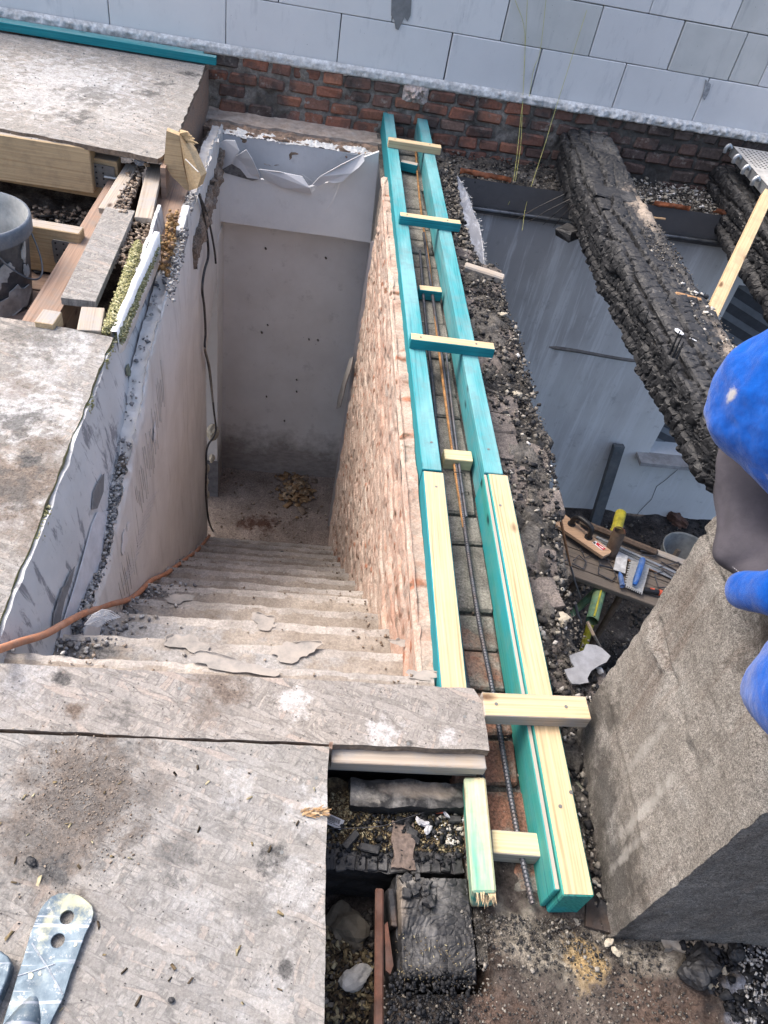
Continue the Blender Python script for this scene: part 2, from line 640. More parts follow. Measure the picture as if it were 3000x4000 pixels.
MT['osb_near'] = m_osb('osb_near_sheet', .85,
    spots_dark=[sp(190, 3400, .035), sp(1120, 3780, .012), sp(1070, 3370, .03), sp(680, 3360, .05, st=.6), sp(330, 3120, .12, st=.55), sp(120, 3330, .1, st=.5), sp(900, 3200, .03, st=.5), sp(1000, 3560, .04, st=.5)],
    spots_brown=[sp(330, 3050, .13, st=.85), sp(230, 3230, .12, st=.8), sp(600, 3050, .06, st=.5)],
    spots_white=[sp(1230, 3170, .05, st=.7), sp(920, 3080, .04, st=.6), sp(1150, 3480, .06, st=.5), sp(1050, 3900, .05, st=.3), sp(760, 3560, .06, st=.3)])
MT['osb_strip'] = m_osb('osb_front_strip', .5, tint=(1.0, .95, .92),
    spots_dark=[sp(240, 2650, .02), sp(470, 2800, .03, st=.6), sp(1600, 2905, .008)],
    spots_brown=[sp(880, 2720, .05, st=.9), sp(860, 2650, .05, st=.8), sp(830, 2790, .04, st=.6), sp(295, 2775, .02)],
    spots_white=[sp(1480, 2870, .04), sp(1150, 2740, .04), sp(100, 2650, .06, st=.5), sp(1740, 2890, .02)])
MT['osb_left'] = m_osb('osb_left_sheet', .5,
    spots_dark=[sp(160, 1310, .14, st=.6), sp(60, 1650, .08, st=.8), sp(40, 1910, .07, st=.7), sp(130, 1800, .04), sp(380, 1290, .06, st=.6)],
    spots_brown=[sp(60, 1910, .16, st=.9), sp(150, 1760, .07, st=.8), sp(60, 1520, .08, st=.5), sp(60, 2060, .12, st=.6)],
    spots_white=[sp(60, 1600, .16, st=1), sp(250, 1350, .12, st=.8), sp(40, 1980, .08, st=.7), sp(180, 1450, .1, st=.5)])
MT['osb_far'] = m_osb('osb_far_sheet', .75,
    spots_dark=[sp(360, 390, .13, .08, .6), sp(590, 385, .06, .08, .8), sp(640, 345, .05, .08, .8), sp(300, 480, .08, .08, .8), sp(745, 310, .05, .08, 1)],
    spots_brown=[],
    spots_white=[sp(250, 340, .38, .08, .8), sp(180, 400, .28, .08, .7), sp(460, 470, .2, .08, .4)])
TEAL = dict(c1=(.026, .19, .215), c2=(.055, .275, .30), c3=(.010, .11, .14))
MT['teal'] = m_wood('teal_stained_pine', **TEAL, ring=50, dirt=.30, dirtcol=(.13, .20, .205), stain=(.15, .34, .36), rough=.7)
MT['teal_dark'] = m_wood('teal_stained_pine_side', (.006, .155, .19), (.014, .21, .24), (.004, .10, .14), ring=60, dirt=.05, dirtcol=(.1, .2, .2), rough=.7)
MT['teal_green'] = m_wood('green_teal_stained_pine', (.016, .16, .14), (.04, .25, .205), (.010, .10, .105), ring=50, dirt=.10, dirtcol=(.22, .26, .20), stain=(.02, .24, .26), rough=.75)
MT['pine'] = m_wood('raw_pine', (.42, .31, .18), (.52, .405, .25), (.33, .215, .11), ring=60, dirt=.10, dirtcol=(.50, .42, .30), rough=.7)
MT['pine_teal'] = m_wood('raw_pine_with_teal_wash', (.50, .42, .24), (.57, .48, .29), (.38, .30, .16), ring=60, dirt=.14, dirtcol=(.30, .40, .26), stain=None, rough=.7)
MT['pine_green'] = m_wood('pine_half_washed_green', (.58, .50, .30), (.64, .56, .36), (.46, .36, .20), ring=40, dirt=.14, dirtcol=(.10, .10, .08), stain=(.05, .30, .23), rough=.7)
MT['pine_old'] = m_wood('weathered_yellow_pine', (.46, .33, .19), (.52, .39, .235), (.40, .27, .14), ring=45, dirt=.22, dirtcol=(.22, .17, .12), rough=.8)
MT['pine_dusty'] = m_wood('dusty_grey_board', (.31, .26, .21), (.37, .32, .265), (.24, .19, .15), ring=40, dirt=.5, dirtcol=(.30, .29, .28), rough=.9)
MT['board_brown'] = m_wood('brown_trimmer_board', (.24, .16, .12), (.29, .20, .15), (.16, .10, .075), ring=36, dirt=.4, dirtcol=(.21, .18, .16), rough=.85)
MT['bench_wood'] = m_wood('grey_scaffold_board', (.13, .105, .085), (.17, .14, .115), (.08, .065, .055), ring=40, dirt=.3, dirtcol=(.10, .09, .08), rough=.85)
MT['char'] = m_char('charred_timber', .2)
MT['char_brown'] = m_char('scorched_board', .1, brown=.9)

M = Mat('fired_brick', .92, .15)
r = M.rnd()
bc = M.ramp(r, [(0, (.28, .12, .08)), (.2, (.20, .095, .07)), (.38, (.31, .14, .09)), (.55, (.155, .09, .072)), (.72, (.235, .115, .085)), (.88, (.11, .08, .07)), (1, (.27, .17, .13))])
bc = M.mix(.5, bc, M.ramp(M.noise(M.pos, 70, 5, .7), [(.3, (.2, .2, .2)), (.5, (.5, .5, .5)), (.7, (.75, .75, .75))]), 'OVERLAY')
sx = M.n('ShaderNodeSeparateXYZ'); M.link(M.pos, sx.inputs[0])
ch = M.range(sx.outputs[0], 1.15, 1.75, 0, .78)
soot = M.math('MULTIPLY', M.range(M.noise(M.pos, 3.4, 4, .6), .48, .60), .9)
soot = M.math('MAXIMUM', soot, ch)
soot = M.math('MAXIMUM', soot, M.spots([(-.75, 4.84, .1, .5, .4, .2, .85), (-.45, 4.84, -.05, .25, .4, .08, .8), (.9, 4.84, .12, .22, .4, .06, .8)], 12))
bc = M.mix(soot, bc, M.ramp(M.noise(M.pos, 30, 5, .7), [(.35, (.035, .032, .031)), (.65, (.105, .092, .086))]))
bc = M.mix(M.range(M.noise(M.pos, 16, 6, .75), .57, .70, 0, .75), bc, (.33, .29, .25))
MT['brick'] = M.done(bc, M.bump(M.noise(M.pos, 90, 6, .8), .8, .004))

M = Mat('old_mortar', .97, .1)
c = M.ramp(M.noise(M.pos, 30, 6, .75), [(.3, (.10, .088, .076)), (.5, (.22, .195, .17)), (.7, (.38, .35, .315))])
sx = M.n('ShaderNodeSeparateXYZ'); M.link(M.pos, sx.inputs[0])
c = M.mix(M.range(sx.outputs[0], 1.1, 1.8, 0, .75), c, (.055, .052, .05))
c = M.mix(M.range(M.noise(M.pos, 3.4, 4, .6), .48, .62, 0, .7), c, (.06, .055, .05))
MT['mortar'] = M.done(c, M.bump(M.noise(M.pos, 80, 6, .8), 1, .008))

M = Mat('aircrete_block', .95, .15)
r = M.rnd()
c = M.ramp(r, [(0, (.64, .64, .65)), (.5, (.70, .70, .70)), (1, (.62, .62, .63))])
c = M.mix(.3, c, M.ramp(M.noise(M.pos, 5, 6, .65), [(.3, (.38, .38, .38)), (.7, (.6, .6, .6))]), 'OVERLAY')
pit = M.math('MULTIPLY', M.range(M.vor(M.pos, 26), .035, .06, 1, 0), M.range(M.noise(M.pos, 7, 2), .5, .6))
c = M.mix(M.range(M.noise(M.map(M.pos, (9, 9, 2.5)), 1, 7, .75), .56, .68, 0, .35), c, (.40, .41, .43))
c = M.mix(M.range(M.noise(M.pos, 34, 7, .85, .5), .66, .72, 0, .6), c, (.66, .67, .68))
c = M.mix(pit, c, (.17, .18, .21))
c = M.mix(M.range(M.noise(M.map(M.pos, (30, 30, 6)), 1, 5, .8), .64, .72, 0, .5), c, (.30, .31, .34))
b = M.bump(M.noise(M.pos, 300, 3, .8), .35, .0015)
MT['aircrete'] = M.done(c, M.bump(M.math('SUBTRACT', 1.0, pit), .5, .004, b))
M = Mat('aircrete_block_stained', .95, .15)
c = M.ramp(M.noise(M.pos, 6, 6, .65), [(.3, (.52, .525, .51)), (.7, (.60, .60, .585))])
st = M.noise(M.map(M.pos, (22, 22, 2.2)), 1, 4, .7)
c = M.mix(M.range(st, .58, .70, 0, .4), c, (.32, .33, .345))
c = M.mix(pit_ := M.range(M.vor(M.pos, 34), .04, .07, 1, 0), c, (.2, .2, .2))
MT['aircrete_stained'] = M.done(c, M.bump(M.noise(M.pos, 220, 4, .8), .4, .002))


def m_plaster(name, base, streak=None, streak_amt=.5, streak_scale=(26, 26, 2.0), dirt=(.2, .17, .14), dirt_z=None, blot=.25, speck=True, spots=(), vec_axis=None, sl=(.53, .66)):
    M = Mat(name, .93, .15)
    c = M.mix(.5, base, M.ramp(M.noise(M.pos, 4, 7, .65), [(.3, (.36, .36, .36)), (.7, (.62, .62, .62))]), 'OVERLAY')
    if streak:
        s = M.noise(M.map(M.pos, streak_scale), 1, 7, .72, .4)
        c = M.mix(M.range(s, sl[0], sl[1], 0, streak_amt), c, streak)
    if blot:
        c = M.mix(M.range(M.noise(M.pos, 11, 6, .75), .58, .72, 0, blot), c, dirt)
    if dirt_z:
        sx = M.n('ShaderNodeSeparateXYZ'); M.link(M.pos, sx.inputs[0])
        f = M.math('ADD', sx.outputs[2], M.range(M.noise(M.pos, 9, 5, .7), .3, .7, -.12, .12))
        c = M.mix(M.range(f, dirt_z[0], dirt_z[1], .75, 0), c, M.ramp(M.noise(M.map(M.pos, (1, 1, 2.2)), 16, 6, .7), [(.38, dirt), (.62, tuple(x * 2.1 for x in dirt))]))
    for (lst, a, b_) in spots:
        c = M.mix(M.spots(lst, 17), c, M.ramp(M.noise(M.pos, 60, 5, .8), [(.35, a), (.65, b_)]))
    if speck:
        k = M.math('MULTIPLY', M.range(M.vor(M.pos, 14), .02, .045, 1, 0), M.range(M.noise(M.pos, 4, 2), .45, .6))
        c = M.mix(k, c, (.07, .065, .06))
    n = M.bump(M.noise(M.pos, 9, 5, .6), .25, .012)
    return M.done(c, M.bump(M.noise(M.pos, 140, 5, .75), .4, .0018, n))


MT['plaster_white'] = m_plaster('white_plaster', (.68, .68, .675), dirt=(.3, .29, .28), blot=.2, speck=False)
MT['plaster_recess'] = m_plaster('blue_grey_plaster', (.50, .51, .53), dirt=(.12, .12, .13), blot=.3)
MT['plaster_landing'] = m_plaster('landing_plaster', (.66, .64, .62), dirt=(.13, .11, .10), blot=.25, dirt_z=(-2.5, -2.25))
MT['drywall'] = m_plaster('grey_drywall', (.54, .54, .54), streak=(.20, .20, .215), streak_amt=.85, streak_scale=(26, 14, 2.6), dirt=(.12, .12, .12), blot=.6, sl=(.54, .60))
MT['stair_plaster'] = m_plaster('stair_plaster', (.58, .57, .555), streak=(.42, .40, .38), streak_amt=.55, streak_scale=(20, 14, 1.6), dirt=(.20, .17, .15), blot=.25, speck=False)
M = Mat('sooty_blended_plaster', .93, .15)
sx = M.n('ShaderNodeSeparateXYZ'); M.link(M.pos, sx.inputs[0])
fx_ = M.math('ADD', sx.outputs[0], M.range(M.noise(M.map(M.pos, (3, 3, 1.2)), 1, 5, .6), .3, .7, -.7, .7))
fx_ = M.math('ADD', fx_, M.math('MULTIPLY', sx.outputs[2], -.25))
base_ = M.ramp(M.range(fx_, 1.5, 3.2), [(0, (.44, .435, .44)), (.5, (.58, .58, .585)), (1, (.70, .71, .71))])
st_ = M.noise(M.map(M.pos, (16, 16, 1.0)), 1, 7, .72, .4)
cc_ = M.mix(M.range(st_, .50, .60, 0, .75), base_, (.74, .75, .765))
cc_ = M.mix(M.range(M.noise(M.pos, 11, 6, .75), .58, .72, 0, .3), cc_, (.09, .09, .095))
MT['room_plaster_light'] = M.done(cc_, M.bump(M.noise(M.map(M.pos, (40, 40, 6)), 1, 5, .75), .5, .004))
MT['room_plaster'] = m_plaster('sooty_room_plaster', (.165, .17, .185), streak=(.36, .375, .41), streak_amt=.8, streak_scale=(15, 15, .9), dirt=(.07, .07, .075), blot=.35, sl=(.50, .62))
MT['window_plaster'] = m_plaster('pale_room_plaster', (.36, .39, .42), streak=(.48, .50, .53), streak_amt=.5, streak_scale=(15, 15, .9), dirt=(.16, .16, .17), blot=.3)
MT['soot_band'] = m_plaster('grey_ring_beam', (.13, .125, .125), dirt=(.05, .05, .05), blot=.4)
MT['torn_skim'] = m_plaster('torn_skim', (.60, .60, .61), dirt=(.35, .34, .33), blot=.15, speck=False)

# hacked brick face of the stair wall: courses run away from the viewer
M = Mat('hacked_brick_face', .95, .12)
v = M.map(M.pos, (1, 3.0, 12.8))
c = M.ramp(M.noise(v, 2.0, 7, .7), [(.26, (.31, .175, .13)), (.40, (.385, .275, .22)), (.54, (.44, .35, .29)), (.70, (.47, .405, .35))])
c = M.mix(M.range(M.noise(M.map(M.pos, (1, 6, 16)), 1.2, 5, .7), .62, .74, 0, .6), c, (.40, .19, .12))
c = M.mix(M.range(M.noise(M.map(M.pos, (1, 9, 20)), 1.5, 4, .7), .62, .70, 0, .8), c, (.20, .15, .11))
c = M.mix(.4, c, M.ramp(M.noise(M.pos, 120, 4, .8), [(.36, (.2, .2, .2)), (.5, (.5, .5, .5)), (.64, (.8, .8, .8))]), 'OVERLAY')
c = M.mix(M.spots([(.37, 1.2, -.45, .3, .45, .35, .45), (.37, 1.7, -.25, .3, .5, .10, .35), (.37, 2.6, -.4, .3, .6, .12, .35)], 26, 1.3), c, (.42, .22, .15))
pv = M.vor(M.map(M.pos, (1, 8.5, 13)), 1.6)
pm = M.range(M.noise(M.pos, 7, 3, .6), .42, .52)
c = M.mix(M.math('MULTIPLY', M.range(pv, .20, .32, 1, 0), pm), c, M.ramp(M.noise(M.pos, 30, 3), [(.4, (.13, .085, .06)), (.6, (.36, .16, .10))]))
MT['hacked'] = M.done(c, M.bump(M.noise(M.pos, 90, 6, .8), .9, .006))

MT['channel_brick'] = m_ground('mortar_covered_brick', [(.3, (.075, .070, .062)), (.5, (.15, .142, .125)), (.7, (.23, .22, .195))], 14, 160, .003,
    spots=[([(.52, .85, -.15, .2, .25, .2, .85), (.55, .7, -.15, .2, .15, .2, .9), (.53, 1.1, -.15, .12, .1, .2, .6)], (.10, .055, .04), (.25, .115, .075))])
MT['rubble'] = m_ground('wall_top_rubble', [(.28, (.028, .027, .027)), (.45, (.07, .066, .062)), (.6, (.14, .13, .118)), (.75, (.26, .245, .22))], 11, 120, .008)
MT['charred_brick'] = m_ground('soot_dark_brick', [(.3, (.055, .05, .048)), (.5, (.12, .105, .098)), (.7, (.21, .18, .16))], 12, 140, .004)
MT['soil'] = m_ground('dark_rubble_floor', [(.3, (.020, .019, .020)), (.5, (.045, .042, .042)), (.72, (.11, .10, .095))], 9, 90, .01)
MT['slab'] = m_ground('sooty_slab', [(.28, (.018, .016, .016)), (.45, (.050, .042, .038)), (.6, (.095, .08, .070)), (.75, (.17, .15, .13))], 8, 120, .006,
    spots=[([sp(1900, 3920, .09, -.13, .9), sp(2600, 3950, .13, -.13, .8)], (.065, .045, .036), (.13, .09, .072)),
           ([sp(2200, 3760, .10, -.13, .8, .05), sp(2560, 3720, .13, -.13, .8, .05), sp(2050, 3640, .05, -.13, .8), sp(2350, 3620, .05, -.13, .8)], (.16, .145, .12), (.46, .42, .35)),
           ([sp(2290, 3760, .05, -.13, .9, .05)], (.30, .20, .09), (.45, .33, .17)),
           ([sp(1700, 3900, .07, -.13, .9), sp(2450, 3480, .1, -.13, .9), sp(2850, 3700, .12, -.13, .9)], (.012, .012, .013), (.05, .048, .046)),
           ([sp(2950, 3900, .07, -.13, .8)], (.16, .17, .20), (.34, .36, .42))])
MT['landing'] = m_ground('landing_floor', [(.3, (.15, .12, .10)), (.5, (.225, .185, .16)), (.7, (.29, .245, .215))], 5, 110, .003,
    spots=[([(-.16, 3.95, -2.7, .16, .09, .2, .95)], (.055, .028, .02), (.09, .045, .032))])
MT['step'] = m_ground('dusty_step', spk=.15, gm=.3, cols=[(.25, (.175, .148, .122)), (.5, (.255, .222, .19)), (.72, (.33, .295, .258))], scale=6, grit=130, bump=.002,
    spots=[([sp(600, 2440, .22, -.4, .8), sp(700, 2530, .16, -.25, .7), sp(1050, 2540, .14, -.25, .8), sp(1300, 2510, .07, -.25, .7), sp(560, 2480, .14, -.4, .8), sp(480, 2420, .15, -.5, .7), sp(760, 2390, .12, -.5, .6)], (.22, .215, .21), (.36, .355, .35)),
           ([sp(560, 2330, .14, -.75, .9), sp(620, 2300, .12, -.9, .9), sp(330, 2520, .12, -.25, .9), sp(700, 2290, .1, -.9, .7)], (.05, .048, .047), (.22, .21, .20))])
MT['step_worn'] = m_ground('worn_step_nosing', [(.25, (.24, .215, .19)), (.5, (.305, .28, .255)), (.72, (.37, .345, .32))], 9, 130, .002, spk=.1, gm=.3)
MT['step_grit_shade'] = m_ground('gritty_shaded_step_back', [(.25, (.12, .10, .085)), (.5, (.185, .16, .14)), (.72, (.25, .225, .20))], 9, 130, .003, spk=.3, gm=.4)  # darker back of each tread: settled grit plus contact shade put into colour
M = Mat('chimney_render', .96, .12)
c = M.ramp(M.noise(M.pos, 5, 7, .7), [(.28, (.17, .152, .135)), (.45, (.235, .215, .192)), (.6, (.295, .275, .25)), (.75, (.36, .345, .32))])
c = M.mix(M.range(M.noise(M.map(M.pos, (20, 20, 2.0)), 1, 5, .7), .55, .66, 0, .5), c, (.15, .115, .095))
g = M.noise(M.pos, 150, 5, .8)
g2_ = M.noise(M.pos, 420, 3, .8)
c = M.mix(.6, c, M.ramp(g2_, [(.38, (.08, .08, .08)), (.5, (.5, .5, .5)), (.62, (.9, .9, .9))]), 'OVERLAY')
c = M.mix(.5, c, M.ramp(g, [(.36, (.13, .13, .13)), (.5, (.5, .5, .5)), (.64, (.84, .84, .84))]), 'OVERLAY')
c = M.mix(M.spots([(.75, .62, -.06, .05, .5, .12, .7), (.78, .9, -.05, .1, .12, .2, .7)], 14), c, (.06, .055, .05))
c = M.mix(M.spots([(.76, .62, .75, .3, .12, .18, .8)], 14), c, (.07, .055, .045))
c = M.mix(M.spots([(.76, .60, .12, .2, .016, .16, .8), (.76, .56, .02, .2, .012, .10, .7), (.76, .70, .2, .2, .014, .12, .6)], 25, .6), c, (.42, .40, .37))
MT['chimney'] = M.done(c, M.bump(M.math('ADD', g, g2_), .9, .006, M.bump(M.noise(M.pos, 28, 5, .7), .5, .012)))

MT['steel'] = m_plain('galvanised_steel', (.42, .44, .46), .45, .8, .2, 25, .3, (.45, .43, .40))
MT['rebar'] = m_plain('rebar_steel', (.085, .09, .105), .55, .6, .3, 40, .25, (.16, .10, .06))
MT['rusty_rebar'] = m_plain('rusty_rebar', (.36, .185, .07), .8, .2, .4, 30, .2, (.12, .10, .09))
MT['rust'] = m_plain('rusty_flat_bar', (.10, .045, .03), .85, .2, .4, 25, .3, (.13, .10, .09), .0015)
MT['post_grey'] = m_plain('grey_painted_steel', (.10, .115, .13), .6, .2, .2, 12, .3, (.2, .2, .2))
MT['yellow'] = m_plain('yellow_green_paint', (.42, .36, .03), .5, 0, .35, 20, .25, (.12, .18, .10))
MT['green'] = m_plain('green_paint', (.10, .20, .13), .5, 0, .35, 25, .25, (.40, .34, .05))
MT['rust_tube'] = m_plain('rust_brown_tube', (.11, .075, .055), .75, .3, .3, 30, .3, (.2, .17, .13))
MT['black_plastic'] = m_plain('black_plastic', (.012, .012, .014), .45, 0, .3, 40, .12, (.1, .1, .1))
MT['blue_plastic'] = m_plain('blue_plastic', (.02, .10, .33), .45, 0, .2, 40, .3, (.30, .33, .38))
MT['orange_plastic'] = m_plain('orange_plastic', (.55, .09, .04), .45, 0, .2, 40, .1)
MT['alu'] = m_plain('scratched_aluminium', (.48, .48, .47), .45, .5, .25, 60, .4, (.5, .49, .46))
MT['darby'] = m_wood('varnished_darby_wood', (.42, .27, .17), (.47, .31, .20), (.34, .21, .13), ring=30, dirt=.08, knots=False, rough=.5)
MT['red'] = m_plain('red_print', (.45, .02, .03), .5, 0, .1)
MT['white'] = m_plain('white_print', (.7, .7, .7), .6, 0, .1)
MT['black'] = m_plain('black_print', (.015, .015, .015), .6, 0, .1)
MT['label'] = m_plain('grey_label_paper', (.42, .42, .44), .7, 0, .15, 30, .2, (.25, .24, .23))
MT['bucket'] = m_plain('grey_bucket_plastic', (.085, .105, .135), .55, 0, .2, 20, .45, (.24, .25, .26))
MT['bucket_in'] = m_plain('cement_caked_plastic', (.22, .24, .25), .8, 0, .25, 15, .5, (.33, .33, .32))
MT['cement'] = m_plain('dried_cement', (.36, .355, .34), .95, 0, .25, 30, .3, (.45, .43, .40), .003)
MT['hose'] = m_plain('orange_brown_hose', (.42, .185, .10), .7, 0, .2, 25, .3, (.38, .30, .25))
MT['cable'] = m_plain('black_cable', (.022, .022, .026), .55, 0, .3, 30, .3, (.2, .19, .18))
MT['string'] = m_plain('yellow_string', (.50, .48, .16), .7, 0, .2)
MT['foam_white'] = m_plain('white_board_edge', (.72, .73, .74), .9, 0, .1, 30, .15, (.4, .4, .4), .003)
MT['resin'] = m_plain('amber_foam', (.42, .24, .08), .8, 0, .4, 30, .3, (.25, .17, .10), .004)
MT['wool'] = m_island('moss_yellow_mineral_wool', [(0, (.30, .285, .14)), (.3, (.37, .355, .20)), (.55, (.20, .20, .09)), (.75, (.42, .40, .25)), (.92, (.10, .115, .05))])
MT['gravel'] = m_island('grey_gravel', [(0, (.22, .22, .225)), (.25, (.33, .33, .33)), (.5, (.14, .14, .15)), (.7, (.42, .41, .39)), (.88, (.27, .25, .23))])
MT['mixed'] = m_island('mixed_debris', [(0, (.035, .033, .032)), (.25, (.065, .06, .055)), (.45, (.11, .10, .088)), (.65, (.165, .15, .13)), (.84, (.25, .23, .20)), (.93, (.02, .02, .022))])
MT['coal'] = m_island('charcoal_bits', [(0, (.008, .0085, .010)), (.35, (.014, .0145, .017)), (.65, (.022, .023, .026)), (.88, (.04, .04, .043))], .6)
MT['pale'] = m_island('pale_stone_bits', [(0, (.34, .32, .28)), (.3, (.42, .40, .37)), (.6, (.27, .25, .21)), (.88, (.50, .49, .48))])
MT['brown_bits'] = m_island('brown_crumbs', [(0, (.19, .145, .11)), (.35, (.27, .22, .175)), (.7, (.14, .105, .08)), (.88, (.34, .29, .24))])
MT['straw'] = m_island('sawdust_and_straw', [(0, (.19, .15, .085)), (.25, (.10, .075, .045)), (.5, (.27, .23, .14)), (.7, (.06, .045, .03)), (.9, (.36, .32, .21))])
MT['leafdry'] = m_island('dry_leaf', [(0, (.34, .23, .13)), (.3, (.27, .17, .09)), (.6, (.42, .31, .20)), (.85, (.22, .17, .13))])
MT['void'] = m_plain('painted_depth_shade', (.012, .012, .012), .95, 0, .3, 20)  # near-black colour standing in for the darkness of deep gaps
MT['tar'] = m_plain('grey_roofing_scrap', (.16, .165, .18), .8, 0, .3, 20, .3, (.25, .25, .26), .003)
MT['orange_brick'] = m_plain('bare_orange_brick', (.48, .15, .06), .9, 0, .25, 30, .2, (.4, .3, .25), .002)
MT['stone'] = m_plain('broken_mortar_lump', (.36, .32, .25), .95, 0, .25, 30, .3, (.5, .47, .40), .004)
MT['glassfibre'] = m_plain('torn_fibre_mesh', (.62, .62, .62), .8, 0, .15, 40)

# ------------------------------------------------------------------ setting: the ground the house stands on
mb = MB()
mb.add([(-60, -60, -2.95), (60, -60, -2.95), (60, 60, -2.95), (-60, 60, -2.95)], [(0, 1, 2, 3)])
mb.build('ground', MT['soil'], kind='structure')

LZ = -2.725
# landing floor and room floor
sheet('landing_floor', (-1.9, 3.0, LZ), (2.4, 0, 0), (0, 1.7, 0), .02, lambda P, a, b: fbm(P, 8, 3) * .004, MT['landing'], kind='structure')
sheet('room_floor', (.8, .6, LZ), (4.6, 0, 0), (0, 4.0, 0), .03, lambda P, a, b: fbm(P, 6, 5, 5) * .02, MT['soil'], kind='structure')

# ------------------------------------------------------------------ aircrete block wall
YW = 4.85
bw = thing('block_wall', 'pale blue-grey aircrete block wall rising above the old brickwork', 'wall', (.6, YW, .175))
rows = [(.178, [-2.4, -1.777, -1.154, -.529, .092, .716, 1.236, 1.746, 2.258, 2.88, 3.5]),
        (.428, [-2.7, -2.1, -1.475, -.87, -.25, .37, .99, 1.511, 1.99, 2.37, 2.56, 3.18, 3.8]),
        (.679, [-2.4, -1.8, -1.2, -.56, .06, .55, 1.17, 1.77, 2.262, 2.88, 3.5]),
        (.93, [-2.7, -2.1, -1.5, -.9, -.25, .37, .99, 1.6, 2.2, 2.8, 3.4])]
stained = {(1, 6), (1, 8), (1, 9), (2, 8)}
for ri, (z0, xs) in enumerate(rows):
    for k in range(len(xs) - 1):
        L = xs[k + 1] - xs[k]
        me = bevel_box_mesh('block', L - RS.uniform(.003, .008), .24, .2465, .0035, [MT['aircrete_stained' if (ri, k) in stained else 'aircrete']], .0006, ri * 20 + k)
        place('block', me, ((xs[k] + xs[k + 1]) / 2, YW + .12 + RS.uniform(-.002, .002), z0 + .1238), (0, 0, 0), bw)
mb = MB(); mb.box((-2.6, YW + .03, .17), (3.7, YW + .22, 1.19)); mb.build('block_joint', m_plain('dark_joint', (.10, .11, .13), .95, 0, .2), bw)  # dark fill showing in the joints between blocks
# cement splash on the blocks
pts = [(1530, -40), (1610, -40), (1604, 60), (1592, 84), (1580, 68), (1570, 90), (1556, 118), (1545, 112), (1540, 80), (1528, 60)]
mb = MB(); mb.prism([at(a, b, 'y', YW - .004) for a, b in pts], (0, .004, 0)); mb.build('cement_splash', m_plain('wet_cement', (.20, .205, .21), .9, 0, .15), bw)
pts = [(2758, 312), (2778, 330), (2770, 360), (2752, 392), (2744, 378), (2752, 345)]
mb = MB(); mb.prism([at(a, b, 'y', YW - .008) for a, b in pts], (0, .008, 0)); mb.build('mortar_drip', m_plain('dry_cement', (.30, .31, .33), .95, 0, .3, 60, 0, bump=.004), bw)

# rough mortar bed under the blocks
br = thing('brick_wall', 'old red brick wall with soot stains and mortar ledge below the pale blocks', 'wall', (.6, YW, -.3))


def bed(P, a, b):
    x = P[..., 0]
    wgt = .3 + .7 * sstep(.9, 1.7, x) + .25 * sstep(-.9, -1.3, x)
    edge = sstep(0, .25, b) * (1 - sstep(.72, 1, b))
    return edge * (.014 + .018 * wgt * (1 + fbm(P, 34, 4, 4)))


zc = lambda x: .168 - .010 * max(0, min(1, (x - .5) / 2))
sheet('mortar_bed', (-2.5, YW - .004, .128), (6.0, 0, 0), (0, 0, .062), .006, bed, m_plain('white_lime_mortar', (.60, .60, .59), .97, 0, .3, 40, .35, (.30, .28, .26), .006), br)
mb = MB(); mb.box((-2.5, YW + .004, -.52), (3.6, YW + .3, .150)); 
sheet('mortar_backing', (-2.5, YW + .002, -.5), (6.0, 0, 0), (0, 0, .66), .012, lambda P, a, b: .006 + .012 * fbm(P, 22, 9, 5), MT['mortar'], br)
mb.build('wall_core', MT['mortar'], br)
bmesh_variants = [bevel_box_mesh('brick', 1, 1, 1, .0, [MT['brick']], 0, 0)]
bvar = []
for k in range(8):
    bvar.append([bevel_box_mesh('brick', L, .09, .062, .009, [MT['brick']], .0062, 30 + k) for L in (.142, .150, .112)])
z = .138
for ci in range(6):
    x = -2.35 + (.079 if ci % 2 else 0) + RS.uniform(-.02, .02)
    while x < 3.1:
        q = RS.randint(3) if RS.rand() < .35 else 1
        L = (.142, .152, .118)[q]
        hid = (ci >= 2 and x < -.72)
        damaged = RS.rand() < .08
        if not hid and not damaged and not (ci == 0 and .50 < x + L / 2 < .62):
            zz = z - .032 + RS.uniform(-.003, .003)
            place('brick', bvar[RS.randint(8)][q], (x + L / 2, YW + .026 + RS.uniform(-.007, .009), zz), (RS.uniform(-.03, .03), RS.uniform(-.025, .025), RS.uniform(-.03, .03)), br)
        x += L + RS.uniform(.010, .018)
    z -= .0785
# crumbly pale patch where a brick broke away
sheet('broken_patch', (.49, YW - .015, .045), (.15, 0, 0), (0, 0, .10), .004, lambda P, a, b: .035 * np.sin(a * pi) * np.sin(b * pi) * (1 + fbm(P, 60, 3, 4)), m_plain('crumbled_pale_brick', (.42, .33, .29), .97, 0, .4, 60, .4, (.6, .58, .55), .006), br)

